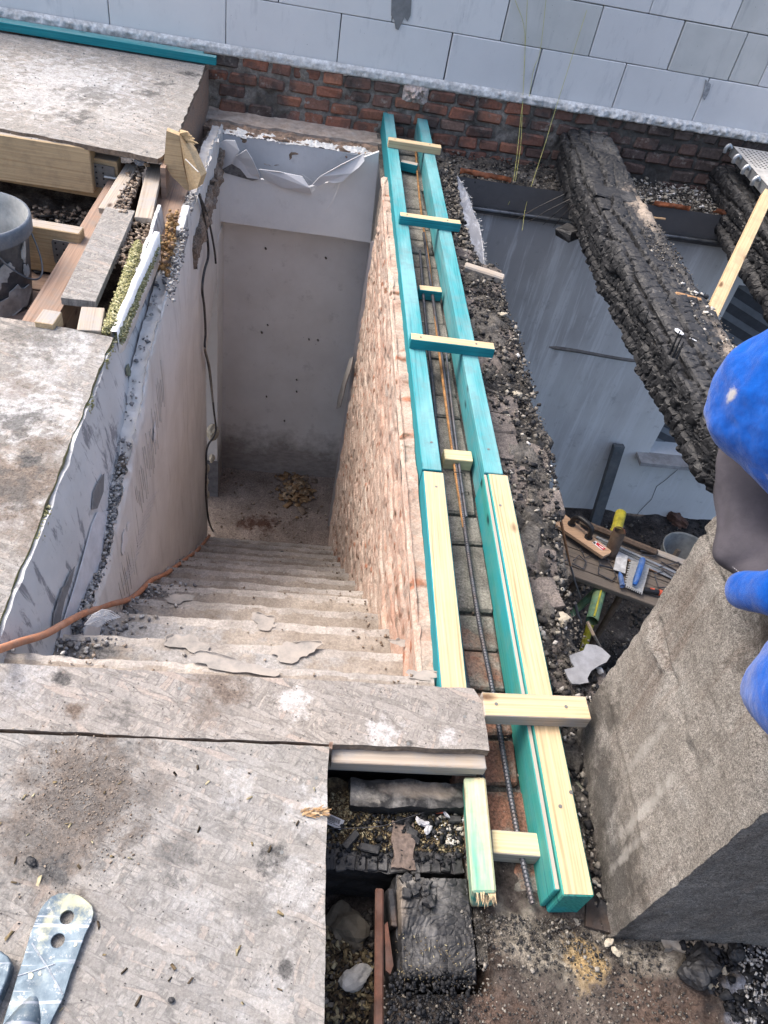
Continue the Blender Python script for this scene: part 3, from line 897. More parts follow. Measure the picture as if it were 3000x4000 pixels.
# plaster ledge strip under the bricks over the stairwell, then broken masonry rim
def rough_box(name, a, b, res, amp, fs, mat, parent=None, seed=0, kind=None, faces=('x-', 'x+', 'y-', 'y+', 'z+'), **k):
    """box whose skin is pushed in and out by continuous noise"""
    a = np.array(a, float); b = np.array(b, float)
    VV, FF, n0 = [], [], 0
    for f in faces:
        ax = 'xyz'.index(f[0]); hi = f[1] == '+'
        u, v_ = [i for i in range(3) if i != ax]
        nu = max(2, int((b[u] - a[u]) / res) + 1); nv = max(2, int((b[v_] - a[v_]) / res) + 1)
        U = np.linspace(a[u], b[u], nu)[:, None] * np.ones((1, nv)); W_ = np.linspace(a[v_], b[v_], nv)[None] * np.ones((nu, 1))
        P = np.zeros((nu, nv, 3)); P[..., u] = U; P[..., v_] = W_; P[..., ax] = b[ax] if hi else a[ax]
        F = grid_faces(nu, nv)
        nrm = np.zeros(3); nrm[u] = 1; n2 = np.zeros(3); n2[v_] = 1
        if (np.cross(nrm, n2)[ax] > 0) != hi: F = F[:, ::-1]
        VV.append(P.reshape(-1, 3)); FF.append(F + n0); n0 += nu * nv
    V = np.concatenate(VV)
    D = np.stack([fbm(V, fs, seed + 11, 4), fbm(V, fs, seed + 23, 4), fbm(V, fs, seed + 37, 4)], -1) * amp
    return mk(name, V + D, np.concatenate(FF), mat, parent, smooth=True, kind=kind, **k)


rough_box('render_ledge', (-.62, 4.66, -.30), (.47, 4.87, -.150), .008, .006, 14, m_plain('dusty_render', (.33, .27, .225), .95, 0, .3, 20, .3, (.45, .42, .38), .003), br, 1)
rough_box('rubble_ledge', (.70, 4.475, -.32), (3.4, 4.88, -.205), .009, .024, 14, MT['rubble'], br, 5)

# ------------------------------------------------------------------ stairwell: recess, lintel, landing wall
sw = thing('stairwell_end_wall', 'plastered end wall of the stairwell with torn lintel board', 'wall', (-.05, 4.5, LZ))
YR = 4.52
rough_box('masonry_rim', (-.62, YR + .012, -.30), (.45, 4.70, -.165), .006, .014, 26, m_plain('broken_brick_rim', (.26, .18, .13), .97, 0, .5, 30, .5, (.14, .12, .10), .006), sw, 4)
sheet('plaster_edge', (-.57, YR - .005, -.175), (1.0, 0, 0), (0, .07, 0), .004, lambda P, a, b: .004 + .013 * np.abs(fbm(P, 55, 4, 4)) + .012 * fbm(P, 12, 8, 2), m_plain('white_plaster_lip', (.66, .65, .62), .95, 0, .15, 30, .2, (.4, .38, .35), .005), sw)
sheet('upper_plaster', (-.58, YR, -.60), (1.06, 0, 0), (0, 0, .43), .015, lambda P, a, b: fbm(P, 3, 3, 3) * .004, MT['plaster_recess'], sw)
# soffit board with ragged top
YL = 4.385
rag = [(857, 669), (905, 672), (960, 690), (1015, 701), (1060, 706), (1107, 734), (1150, 742), (1215, 729), (1270, 715), (1324, 701), (1370, 655), (1422, 615), (1481, 593)]
top = [at(a, b, 'y', YL) for a, b in rag]
low = [at(a, b, 'y', YL) for a, b in [(1447, 949), (1300, 925), (1150, 905), (1000, 884), (854, 864)]]
top[0].x = -.505; low[-1].x = -.505
mb = MB(); mb.prism(top + low, (0, .022, 0)); mb.build('soffit_board', MT['plaster_white'], sw)
mb = MB(); mb.box((-.51, YL + .024, low[0].z + .015), (.385, YR - .004, low[0].z + .03)); mb.build('soffit_underside', MT['plaster_landing'], sw)
# torn flaps of skim and mesh
def flap(name, pts, mat, parent, y0=YL - .01, th=.006, curl=.05):
    P = [at(a, b, 'y', y0 - curl * c) for a, b, c in pts]
    mb = MB(); mb.prism(P, (0, th, 0.001)); return mb.build(name, mat, parent)


flap('torn_flap', [(857, 560, 0), (880, 548, .2), (918, 550, .5), (935, 590, .9), (905, 640, .6), (870, 660, .3), (856, 672, 0)], MT['torn_skim'], sw)
flap('torn_flap', [(920, 612, .2), (962, 585, .9), (985, 622, 1.1), (1012, 680, 1.2), (1018, 702, .9), (965, 694, .5), (938, 660, .3), (905, 640, 0)], MT['torn_skim'], sw, YL - .02)
flap('torn_flap', [(1012, 662, .3), (1095, 672, .5), (1110, 676, .3), (1180, 690, .1), (1210, 735, .6), (1218, 760, .2), (1105, 735, .2), (1030, 700, 0)], MT['torn_skim'], sw, YL - .012)
flap('torn_flap', [(1220, 722, .2), (1250, 690, .6), (1330, 645, 1.1), (1420, 600, .8), (1424, 628, 1.2), (1400, 655, 1.3), (1370, 678, 1.2), (1338, 710, 1.0), (1300, 716, .8), (1280, 708, .6), (1240, 730, .3)], MT['torn_skim'], sw, YL - .016)
mb = MB()
for i in range(46):
    t = RS.rand()
    a = Vector((1424 - 110 * t, 618 + 80 * t, 0)); L = RS.uniform(14, 48)
    y0 = YL - .07 + .03 * t
    mb.tube([at(a.x, a.y, 'y', y0), at(a.x - L * .25 + RS.uniform(-5, 5), a.y + L, 'y', y0 + RS.uniform(-.01, .01))], .0007, 3, cap=False)
for (x0, y0, x1, y1) in [(1335, 700, 1275, 820), (1328, 700, 1296, 800), (1250, 705, 1205, 765), (1190, 690, 1216, 748), (1180, 680, 1230, 720), (1280, 706, 1160, 700), (1290, 712, 1210, 690), (1300, 700, 1225, 712)]:
    mb.tube([at(x0, y0, 'y', YL - .03), at((x0 + x1) / 2 + 4, (y0 + y1) / 2, 'y', YL - .02), at(x1, y1, 'y', YL - .006)], .0008, 3, cap=False)
o = mb.build('frayed_fibre', MT['glassfibre'], sw); o['kind'] = 'stuff'
# dark sheet painted as the shade in the hollow behind the left flap
flap('hollow_shadow_board', [(857, 640, 0), (900, 628, 0), (985, 655, 0), (1020, 700, 0), (985, 706, 0), (930, 690, 0), (880, 676, 0)], m_plain('hollow_shade', (.10, .10, .105), .95, 0, .4, 60, .3, (.4, .4, .4), .003), sw, YL - .004, .003)
# landing wall
sheet('landing_plaster', (-.60, YR + .0, LZ - .06), (1.15, 0, 0), (0, 0, 2.22), .02, lambda P, a, b: fbm(P, 2.5, 3, 3) * .006, MT['plaster_landing'], sw)
# screws / plugs in the landing wall
for k, (a, b) in enumerate([(1037, 969), (1272, 1006), (1022, 1297), (1241, 1327), (1158, 1482), (1158, 1528), (1040, 1547), (1110, 1642), (1045, 1268), (1206, 1324)]):
    q = at(a, b, 'y', YR - .004)
    mb = MB(); mb.tube([q, q + Vector((.004, -.012, 0))], .007 if k < 4 else .0055, 6); mb.build('wall_plug', MT['mixed'], sw)
# right return by the brick wall and the ragged plaster there
mb = MB(); mb.prism([(.36, 3.98, -.42), (.415, 4.40, -.62), (.415, 4.40, LZ), (.36, 3.98, LZ)], (.05, 0, 0)); mb.build('return_plaster', MT['plaster_recess'], sw)
pts = [(1366, 1400), (1380, 1392), (1370, 1440), (1350, 1500), (1340, 1545), (1328, 1590), (1314, 1596), (1318, 1560), (1334, 1500)]
mb = MB(); mb.prism([at(a, b, 'x', .335) for a, b in pts], (.006, 0, 0)); mb.build('plaster_scab', m_plain('brown_plaster_scab', (.34, .32, .30), .95, 0, .3, 20), sw)

# ------------------------------------------------------------------ stairs
stp = thing('staircase', 'steep dusty concrete staircase going down to the landing', 'staircase', (-.05, 2.3, LZ))
NY = [1.001, 1.2, 1.427, 1.642, 1.868, 2.066, 2.29, 2.508, 2.706, 2.926, 3.153, 3.381, 3.598]
y0 = .89
for k, yn in enumerate(NY):
    zt = -.06 - .205 * k
    yb = y0 - .03
    xl, xr = -.60, .40
    def dstep(P, a, b, k=k):
        d = fbm(P, 9, k, 4) * .004 + .002 * fbm(P, 60, k + 9, 3)
        edge = sstep(.86, 1, b)
        return d - edge * (.008 + .010 * np.abs(fbm(P, 14, k + 5, 3)))
    if k == 0: ws = .0
    # tread and riser as one rough skin: go along y then fold down
    nx = 130; ny = 40
    xs = np.linspace(xl, xr, nx)
    prof = [(yb, zt)] + [(yb + (yn - .006 - yb) * t, zt) for t in np.linspace(.05, 1, 26)] + [(yn, zt - .006), (yn + .001, zt - .014)] + [(yn, zt - .02 - .185 * t) for t in np.linspace(0, 1, 10)]
    P = np.array([[(x, yy, zz) for (yy, zz) in prof] for x in xs])
    wob = fbm(P * np.array([1, 0, 0]), 5, k, 4) * .003 + fbm(P * np.array([1, 0, 0]), 30, k + 3, 3) * .002
    t_ = sstep(yn - .10, yn, P[..., 1])
    P[..., 1] += wob * t_
    P[..., 2] += fbm(P, 10, k + 7, 4) * .003 + fbm(P, 55, k + 17, 3) * .0018 - t_ * .006 * np.abs(fbm(P, 16, k + 27, 3))
    F = grid_faces(nx, len(prof))
    np_ = len(prof)
    jf = np.tile(np.arange(np_ - 1), nx - 1)
    rag_ = np.repeat((fbm(np.stack([xs[:-1], xs[:-1] * 0 + k, xs[:-1] * 0], -1), 18, 3, 3) * 1.6).astype(int), np_ - 1)
    mi = np.where((jf >= 23 + rag_) & (jf <= 29), 1, np.where(jf + rag_ * 2 < 11, 2, 0))  # nosing worn lighter, tread back with grit and painted shade
    o = mk('step', P.reshape(-1, 3), F, [MT['step'], MT['step_worn'], MT['step_grit_shade']], stp, smooth=True, midx=mi)
    y0 = yn
# torn lino scraps on the upper steps: thin ragged sheets with curled rims
def blob(cx, cy, rx, ry, z, seed, n=26, th=.0035, rag=.25, rot=0.0):
    r_ = random.Random(seed)
    ph = [r_.uniform(0, 6.28) for _ in range(4)]
    out = []
    for i in range(n):
        a = 2 * pi * i / n
        q = 1 + rag * (.5 * sin(2 * a + ph[0]) + .35 * sin(3 * a + ph[1]) + .3 * sin(5 * a + ph[2]) + .2 * sin(9 * a + ph[3]))
        u, v = rx * q * cos(a), ry * q * sin(a)
        out.append((cx + u * cos(rot) - v * sin(rot), cy + u * sin(rot) + v * cos(rot), z))
    return out


MT['lino'] = m_plain('grey_lino_scrap', (.235, .22, .205), .8, 0, .2, 14, .6, (.34, .30, .26), .001)
for k, (px_, py_, rx, ry, st) in enumerate([q_ for iq_, q_ in enumerate([(700, 2610, .20, .035, 0), (900, 2600, .16, .03, 0), (560, 2505, .09, .05, 1), (730, 2515, .08, .045, 1), (930, 2480, .13, .04, 1), (1150, 2545, .10, .05, 1), (1060, 2570, .16, .045, 1),
                                            (660, 2420, .14, .05, 2), (520, 2450, .12, .04, 2), (1030, 2430, .07, .04, 2), (850, 2380, .1, .04, 2), (840, 2350, .13, .03, 3), (700, 2340, .08, .03, 3), (1500, 2640, .10, .03, 0), (1650, 2640, .06, .025, 0), (1430, 2560, .05, .03, 1), (1570, 2515, .05, .02, 1)]) if iq_ not in (0, 2, 4, 6, 7, 8, 10, 11, 13, 15)]):
    z_ = -.06 - .205 * st
    q = p(px_, py_, z_)
    mb = MB(); P_ = blob(q.x, q.y, rx * .62, ry * .62, z_ + .0045, 50 + k, 30, rag=.42, rot=random.uniform(-.3, .3))
    mb.add([(q.x, q.y, z_ + .005)] + P_, [(0, 1 + i, 1 + (i + 1) % 30) for i in range(30)]); mb.build('lino_scrap', MT['lino'], stp)
    # curled rim on part of the outline
    i0 = RS.randint(0, 14); L_ = RS.randint(6, 13)
    rim = [Vector(P_[(i0 + i) % 30]) + Vector((0, 0, .0025 + .003 * sin(i * .9))) for i in range(L_)]
    mb = MB(); mb.tube(rim, [.0006] + [.0018] * (L_ - 2) + [.0006], 5); mb.build('lino_curl', MT['lino'], stp)

# ------------------------------------------------------------------ left side of the stairwell
lw = thing('left_stair_wall', 'grey plastered wall on the left of the stairs, cracked along its top', 'wall', (-.55, 2.6, LZ))
prof = [(1.05, -.62), (1.15, -.45), (1.24, -.30), (1.40, -.33), (1.52, -.36), (1.72, -.30), (1.97, -.23), (2.28, -.145), (2.62, -.085), (2.93, -.087), (3.2, -.05), (3.5, -.06), (3.8, -.07), (4.12, -.07), (4.5, -.12)]
py_, pz_ = [a for a, b in prof], [b for a, b in prof]
topz = lambda y: np.interp(y, py_, pz_)
nx, nz = 420, 260
Yg = np.linspace(1.05, 4.52, nx)[:, None] * np.ones((1, nz)); bb = np.linspace(0, 1, nz)[None] * np.ones((nx, 1))
Yg0 = Yg.copy()
# lower limit: follows the stairs, and rises to the head of the side opening past y=3.68
botz = np.interp(Yg[:, 0], [1.05, 3.6, 3.685, 3.70, 3.9, 4.52], [-1.3, LZ, LZ, -1.13, -.98, -.72])
tz = topz(Yg[:, 0]) + fbm(np.stack([Yg[:, 0], Yg[:, 0] * 0, Yg[:, 0] * 0], -1), 9, 3, 4) * .012
Zg = botz[:, None] + (tz - botz)[:, None] * bb
P = np.stack([np.full_like(Yg, -.502), Yg, Zg], -1)
P[..., 0] += fbm(P, 2.2, 4, 3) * .008 + fbm(P * np.array([1, 1, .25]), 14, 8, 3) * .0018
edge = sstep(.97, 1, bb); P[..., 0] -= edge * (.004 + .012 * np.abs(fbm(P, 30, 3, 4)))
F = grid_faces(nx, nz)
# cut the face where the opening is: faces below the curve simply do not exist because botz rises
mk('plaster_face', P.reshape(-1, 3), F, MT['stair_plaster'], lw, smooth=True)
# top of the masonry behind the plaster, filled with gravel near the viewer
T = np.linspace(0, 1, 8)[None] * np.ones((nx, 1))
P2 = np.stack([-.504 - .058 * T, Yg[:, :1] * np.ones((1, 8)), tz[:, None] - .012 * np.ones((1, 8)) + 0], -1)
P2[..., 2] += fbm(P2, 28, 3, 4) * .010 - .006
mk('broken_top', P2.reshape(-1, 3), grid_faces(nx, 8)[:, ::-1], MT['stair_plaster'], lw, smooth=True)
mb = MB(); mb.prism([(-.515, 1.05, -1.3), (-.515, 3.6, LZ), (-.515, 3.69, LZ), (-.515, 3.69, -.9), (-.515, 4.5, -.7), (-.515, 4.5, -.16), (-.515, 2.6, -.13), (-.515, 1.3, -.4), (-.515, 1.05, -.66)], (-.07, 0, 0))
mb.build('wall_core', MT['mortar'], lw)
# side pier seen through the opening and its base board
mb = MB(); mb.prism([(-.80, 4.20, LZ), (-.497, 4.20, LZ), (-.497, 4.20, -.66), (-.80, 4.20, -.66)], (0, .33, 0)); mb.build('pier', MT['plaster_landing'], lw)
mb = MB(); mb.box((-.80, 4.188, LZ), (-.49, 4.199, LZ + .36)); mb.build('base_board', m_plain('dirty_base_board', (.14, .135, .14), .9, 0, .3, 16), lw)
rough_box('jamb_edge', (-.585, 3.66, LZ), (-.512, 3.70, -1.05), .02, .006, 16, m_plain('broken_jamb', (.24, .19, .15), .95, 0, .35, 20), lw, 3)
for k, (a, b, s_) in enumerate([(832, 1688, .052), (828, 1790, .026), (806, 1830, .03), (800, 1880, .034), (804, 1930, .028), (812, 2010, .018)]):
    q = at(a, b, 'x', -.51)
    rr = np.random.RandomState(k)
    bm = bmesh.new(); bmesh.ops.create_icosphere(bm, subdivisions=3, radius=s_)
    V = np.array([v.co for v in bm.verts]); D = 1 + fbm(V, 22, k, 4) * .35
    for v, d_ in zip(bm.verts, D): v.co = Vector((v.co.x * d_ * .7, v.co.y * d_, v.co.z * d_ * 1.0))
    me = bpy.data.meshes.new('rubble_lump'); bm.to_mesh(me); bm.free(); me.materials.append(MT['stone'])
    place('rubble_lump', me, q, (0, 0, 0), lw)
# keyed plaster ridges (comb marks) and paler patches
mb = MB()
for i in range(34):
    y_ = 1.52 + .028 * i + RS.uniform(-.004, .004)
    z_ = topz(y_) - .13 - .10 * RS.rand()
    L_ = RS.uniform(.10, .26)
    P_ = [(-.500 + RS.uniform(-.0005, .001), y_, z_), (-.4985, y_ + .05 * L_, z_ - L_ * .5), (-.500, y_ + .02, z_ - L_)]
    mb.tube(P_, .0013, 4, cap=False)
for i in range(16):
    y_ = 1.6 + .03 * i
    z_ = topz(y_) - .24 - .012 * i
    mb.tube([(-.4995, y_, z_), (-.4985, y_ + .16, z_ - .10)], .0012, 4, cap=False)
o = mb.build('comb_mark', m_plain('comb_mark_plaster', (.50, .49, .48), .95, 0, .1), lw); o['kind'] = 'stuff'
for k, (a, b, rx, ry) in enumerate([(485, 2115, .032, .05), (500, 2055, .018, .016), (605, 1690, .022, .04)]):
    q = at(a, b, 'x', -.4965)
    pts = blob(0, 0, rx, ry, 0, 80 + k, rag=.45)
    mb = MB(); mb.prism([(-.497, q.y + u, q.z + v) for (u, v, _) in pts], (.002, 0, 0)); mb.build('skim_patch', MT['torn_skim'], lw)

# drywall panel between deck edge and masonry, leaning a little
dw = thing('drywall_panel', 'tall scratched grey plasterboard below the edge of the left wooden deck', 'panel', (-.58, 2.0, -1.3))
yy = np.linspace(.78, 3.12, 300)
e_top = np.where(yy > 2.2, .0 + .03 * (yy - 2.2), -.012) + fbm(np.stack([yy, yy * 0, yy * 0], -1), 12, 3, 4) * .006
e_bot = topz(np.maximum(yy, 1.05)) - .12; e_bot = np.where(yy < 1.45, np.minimum(e_bot, -.55 - .3 * (yy < 1.1)), e_bot)
nb = 40
B = np.linspace(0, 1, nb)[None] * np.ones((300, 1))
Z = e_bot[:, None] + (e_top - e_bot)[:, None] * B
X = -.592 + (.0 - Z) * .17
P = np.stack([X, yy[:, None] * np.ones((1, nb)), Z], -1)
P[..., 0] += fbm(P, 3, 8, 3) * .004 + fbm(P * np.array([1, 1, .3]), 26, 3, 4) * .0014
mk('board_face', P.reshape(-1, 3), grid_faces(300, nb), MT['drywall'], dw, smooth=True)
P2 = np.stack([P[:, -1], P[:, -1] - np.array([.013, 0, 0]), P[:, -1] - np.array([.014, 0, .5])], 1)
mk('board_edge', P2.reshape(-1, 3), grid_faces(300, 3), MT['drywall'], dw, smooth=False)
# bare dark streaks where skim fell off, pale strip at the near end
def onwall(name, pts, mat, parent, x=-.585, th=.0025):
    P_ = []
    for a, b in pts:
        q = at(a, b, 'x', x)
        xx = -.592 - q.z * .17 + .0035
        for _ in range(4):
            q = at(a, b, 'x', xx); xx = -.592 - q.z * .17 + .0035
        P_.append(Vector((xx, q.y, q.z)))
    mb = MB(); mb.prism(P_, (th, 0, 0)); return mb.build(name, mat, parent)


dk = m_plain('bare_grey_render', (.17, .17, .172), .95, 0, .2, 30, .25, (.25, .25, .25), .002)
onwall('bare_patch', [(592, 1440), (560, 1500), (545, 1600), (520, 1650), (480, 1720), (470, 1800), (440, 1850), (430, 1960), (415, 2010), (452, 1998), (500, 1880), (520, 1760), (545, 1700), (570, 1620), (588, 1540)], dk, dw)
onwall('bare_patch', [(400, 1850), (372, 1890), (358, 1925), (352, 1990), (372, 1985), (396, 1920)], dk, dw)
onwall('bare_patch', [(570, 1110), (548, 1130), (538, 1190), (556, 1200), (565, 1160)], dk, dw)
onwall('bare_patch', [(284, 2212), (262, 2250), (246, 2290), (238, 2292), (205, 2400), (198, 2470), (222, 2440), (245, 2340), (270, 2275)], dk, dw)
onwall('bare_patch', [(262, 2480), (252, 2510), (240, 2560), (262, 2555), (268, 2520)], dk, dw)
pl = m_plain('pale_board_strip', (.50, .51, .54), .9, 0, .12, 20, .1)
onwall('pale_strip', [(420, 1995), (425, 2050), (412, 2130), (395, 2200), (380, 2320), (330, 2400), (280, 2555), (210, 2560), (235, 2440), (270, 2330), (310, 2200), (350, 2050), (372, 2000)], pl, dw, th=.002)
onwall('bare_patch', [(300, 2360), (290, 2400), (283, 2420), (292, 2428), (300, 2400)], dk, dw, th=.005)
onwall('bare_patch', [(264, 2470), (250, 2520), (232, 2555), (262, 2557), (270, 2500)], dk, dw, th=.005)
onwall('green_mould_mark', [(498, 1420), (488, 1438), (492, 1468), (515, 1470), (505, 1445)], m_plain('mould', (.16, .17, .12), .95, 0, .4, 60), dw)
# gravel in the gap
gp = []
for i in range(1700):
    y_ = RS.beta(1.3, 2.4) * .85 + 1.13
    z_ = float(topz(y_))
    gp.append((-.508 - .05 * RS.rand(), y_, z_ + RS.uniform(-.012, .008)))
for i in range(130):
    y_ = RS.uniform(1.9, 3.5)
    gp.append((-.525 - .03 * RS.rand(), y_, float(topz(y_)) + RS.uniform(-.014, .002)))
chunk_cloud('crack_gravel', gp, RS.uniform(.003, .013, len(gp)) * (.5 + .6 * RS.rand(len(gp))), MT['gravel'], 3, .7)
gp = []
for i in range(700):
    t_ = RS.rand(); y_ = 1.0 + .9 * t_; k = int((y_ - .8) / .215)
    zt = -.06 - .205 * max(0, sum(1 for q in NY if q < y_))
    gp.append((-.60 + abs(RS.normal(0, .11)), y_, zt + .004))
chunk_cloud('stair_edge_gravel', gp, RS.uniform(.003, .013, len(gp)), MT['gravel'], 4, .7)
gp = []
for i in range(900):
    y_ = RS.uniform(.95, 3.55); kk = sum(1 for q in NY if q < y_)
    if kk > 12: kk = 12
    side = RS.rand()
    x_ = .37 - abs(RS.normal(0, .07)) if side < .45 else (RS.uniform(-.5, .38) if side < .7 else -.49 + abs(RS.normal(0, .08)))
    gp.append((x_, y_, -.06 - .205 * kk + .003))
chunk_cloud('stair_crumb', gp, RS.uniform(.0015, .007, len(gp)) * (.5 + RS.rand(len(gp))), MT['brown_bits'], 5, .6)

# mesh-reinforced plaster scrap at the foot of the pale strip
mb = MB()
q0 = [p(330, 2440, -.18), p(400, 2380, -.16), p(470, 2410, -.2), p(380, 2450, -.2)]
for i in range(12):
    t_ = i / 11
    a_ = q0[0].lerp(q0[1], t_); b_ = q0[3].lerp(q0[2], t_)
    mb.tube([a_, a_.lerp(b_, .5) + Vector((0, 0, .01)), b_], .0012, 4, cap=False)
    a_ = q0[0].lerp(q0[3], t_); b_ = q0[1].lerp(q0[2], t_)
    mb.tube([a_, a_.lerp(b_, .5) + Vector((0, 0, .01)), b_], .0012, 4, cap=False)
o = mb.build('plaster_mesh', MT['glassfibre']); tag(o, 'torn scrap of white reinforcing mesh at the left edge of the upper steps', 'mesh scrap')

# ------------------------------------------------------------------ wooden decks of OSB sheets
def osb_sheet(name, poly, z0, th, mat, edge, parent, res=.02, seed=0, ragged=.002):
    """poly in plan, top at z0; edge subdivided so that it is slightly chewed"""
    P_ = []
    n = len(poly)
    for i in range(n):
        a_, b_ = Vector(poly[i]), Vector(poly[(i + 1) % n])
        m_ = max(1, int((b_ - a_).length / res))
        for k in range(m_): P_.append(a_.lerp(b_, k / m_))
    A_ = np.array([(v.x, v.y, seed) for v in P_])
    dx = fbm(A_, 22, seed, 4) * ragged; dy = fbm(A_, 22, seed + 5, 4) * ragged
    pts = [(v.x + dx[i], v.y + dy[i]) for i, v in enumerate(P_)]
    m_ = len(pts)
    V = [(x, y, z0) for x, y in pts] + [(x, y, z0 - th) for x, y in pts]
    F_ = [tuple(range(m_)), tuple(range(m_, 2 * m_))[::-1]] + [(i, m_ + i, m_ + (i + 1) % m_, (i + 1) % m_) for i in range(m_)]
    ar = sum(pts[i][0] * pts[(i + 1) % m_][1] - pts[(i + 1) % m_][0] * pts[i][1] for i in range(m_))
    if ar < 0: F_ = [f[::-1] for f in F_]
    return mk(name, V, F_, [mat, edge], parent, midx=[0, 0] + [1] * m_)


OE = m_plain('dirty_osb_edge', (.20, .15, .11), .95, 0, .45, 60, .5, (.12, .11, .10), .004, bs=200)
OEm = m_plain('mossy_osb_edge', (.17, .15, .09), .95, 0, .5, 22, .5, (.25, .26, .07), .005, bs=200)
T_ = .022
o = osb_sheet('osb_sheet', [(-1.0, -.6), (.140, -.6), (.1435, .30), (.141, .5), (.1425, .771), (-1.3, .771)], 0, T_, MT['osb_near'], OE, None, seed=1, ragged=.0015)
tag(o, 'large dusty OSB sheet in the foreground carrying the metal strap', 'OSB sheet')
o = osb_sheet('osb_sheet', [(-1.3, .777), (.150, .777), (.4955, .779), (.4945, .90), (.478, .930), (.462, .932), (-1.3, .929)], 0.001, T_, MT['osb_strip'], OE, None, seed=2)
tag(o, 'narrow OSB strip along the head of the stairs, brown stain in its middle', 'OSB sheet')
o = osb_sheet('osb_sheet', [(-2.2, .933), (-.603, .933), (-.600, 1.5), (-.598, 2.185), (-.62, 2.19), (-.96, 2.225), (-2.2, 2.30)], 0, T_, MT['osb_left'], OEm, None, seed=3, ragged=.004)
tag(o, 'stained OSB sheet left of the stairs, black and ochre patches', 'OSB sheet')
ZU = .104
f0 = lambda a, b: tuple(at(a, b, 'z', ZU))[:2]
o = osb_sheet('osb_sheet', [(-2.6, 4.70), f0(808, 250), f0(720, 460), f0(696, 520), f0(640, 612), f0(620, 620), f0(350, 568), f0(0, 500), (-2.6, 3.42)], ZU, T_, MT['osb_far'], OE, None, seed=4, ragged=.006)
tag(o, 'far OSB sheet dusted white with plaster in front of the brick wall', 'OSB sheet')

# supports under the near strip (scorched boards and joist)
tr = timber('support_board', (.150, .770, -.023), (.492, .770, -.023), .045, .030, [MT['pine_dusty']], bev=.002)
tag(tr, 'pale support board under the front lip of the OSB strip', 'board')
tr = timber('support_board', (.147, .792, -.0545), (.488, .790, -.0545), .05, .045, [MT['pine_dusty']], bev=.002)
tag(tr, 'second board with a yellow lower edge just below the front lip of the OSB strip', 'board')
o = rough_box('scorched_joist', (.143, .800, -.26), (.480, .86, -.075), .008, .004, 20, MT['char_brown'], None, 6); tag(o, 'scorched brown-black joist in the shade under the OSB strip', 'joist')
o = mb = None
mb = MB(); mb.prism([p(1287, 2898, .012), p(1300, 2898, .012), p(1298, 2925, .004), p(1288, 2922, .004)], (0, 0, -.14)); o = mb.build('wood_peg', MT['board_brown']); tag(o, 'small dark wooden peg at the notch between the two OSB sheets', 'peg')

# upper deck trimmer and boards
def xz(pts, x): return [at(a, b, 'x', x) for a, b in pts]
mb = MB(); mb.prism([(-.64, 3.36, ZU - .024), (-.64, 4.80, ZU - .024), (-.64, 4.80, -.235), (-.64, 3.36, -.235)], (.022, 0, 0)); o = mb.build('trimmer_board', MT['board_brown']); tag(o, 'brown weathered trimmer board below the right edge of the far OSB sheet', 'board')
rough_box('rubble_shelf', (-.63, 3.30, -.34), (-.485, 4.70, -.205), .007, .016, 24, m_ground('brown_rubble', [(.3, (.10, .08, .065)), (.5, (.22, .18, .15)), (.7, (.33, .29, .25))], 20, 130, .006), lw, 6)
# white ragged plaster lip along that shelf
P_ = []
n_ = 220
ys = np.linspace(3.0, 4.55, n_); jit = fbm(np.stack([ys, ys * 0, ys * 0], -1), 16, 4, 5) * .009
T = np.linspace(0, 1, 5)
X = -.508 + jit[:, None] - T[None] * .012; Z = np.interp(ys, py_, pz_)[:, None] - .10 * T[None] * 0 - .075 + .006 * fbm(np.stack([ys, ys * 0, ys * 0], -1), 30, 9, 4)[:, None] - T[None] * .012
P = np.stack([X + .006, ys[:, None] * np.ones((1, 5)), Z + .06], -1)
mk('plaster_lip', P.reshape(-1, 3), grid_faces(n_, 5)[:, ::-1], m_plain('white_plaster_lip_left', (.66, .65, .63), .95, 0, .15, 30, .2, (.4, .38, .35), .004), lw, smooth=True)

# teal batten lying on the far sheet
tb = timber('teal_batten', (-.566, 4.728, .152), (-2.9, 4.722, .160), .040, .040, [MT['teal_dark'], MT['teal']], bev=.0015, topmat={'+z': 1})
tag(tb, 'long teal batten along the back edge of the far OSB sheet, front one', 'batten', 'teal battens by the brick wall')
tb = timber('teal_batten', (-.64, 4.772, .150), (-2.9, 4.768, .158), .040, .040, [MT['teal_dark'], MT['teal']], bev=.0015, topmat={'+z': 1})
tag(tb, 'shorter teal batten lying behind the front one against the bricks', 'batten', 'teal battens by the brick wall')

# pit between the decks
rough_box('pit_floor', (-2.4, 2.15, -.5), (-.66, 3.9, -.27), .02, .03, 9, m_ground('pit_rubble', [(.3, (.05, .043, .038)), (.5, (.12, .10, .085)), (.7, (.22, .185, .15))], 16, 100, .01), None, 8, kind='structure')
gp = [(RS.uniform(-1.5, -.85), RS.uniform(2.3, 3.5), -.25 + RS.uniform(0, .03)) for i in range(1600)]
chunk_cloud('pit_debris', gp, RS.uniform(.006, .03, len(gp)), MT['brown_bits'], 8, .5)
gp = [(RS.uniform(-1.4, -.9), RS.uniform(2.85, 3.4), -.235 + RS.uniform(0, .03)) for i in range(300)]
chunk_cloud('pit_charcoal', gp, RS.uniform(.008, .03, len(gp)), MT['coal'], 9, .4, elong=1.8)
for k in range(5):
    yb_ = 2.28 + .135 * k
    o = timber('floor_plank', (-.90, yb_, -.215 + .001 * k), (-1.7, yb_ + .02, -.22), .125, .02, [MT['board_brown']], seed=k)
    tag(o, ['brown floor plank in the pit, nearest the viewer', 'brown floor plank second from the left sheet in the pit', 'brown floor plank third from the left sheet in the pit', 'brown floor plank fourth from the left sheet in the pit', 'brown floor plank deepest in the pit below the joist hanger'][k], 'plank', 'planks on the floor of the pit')
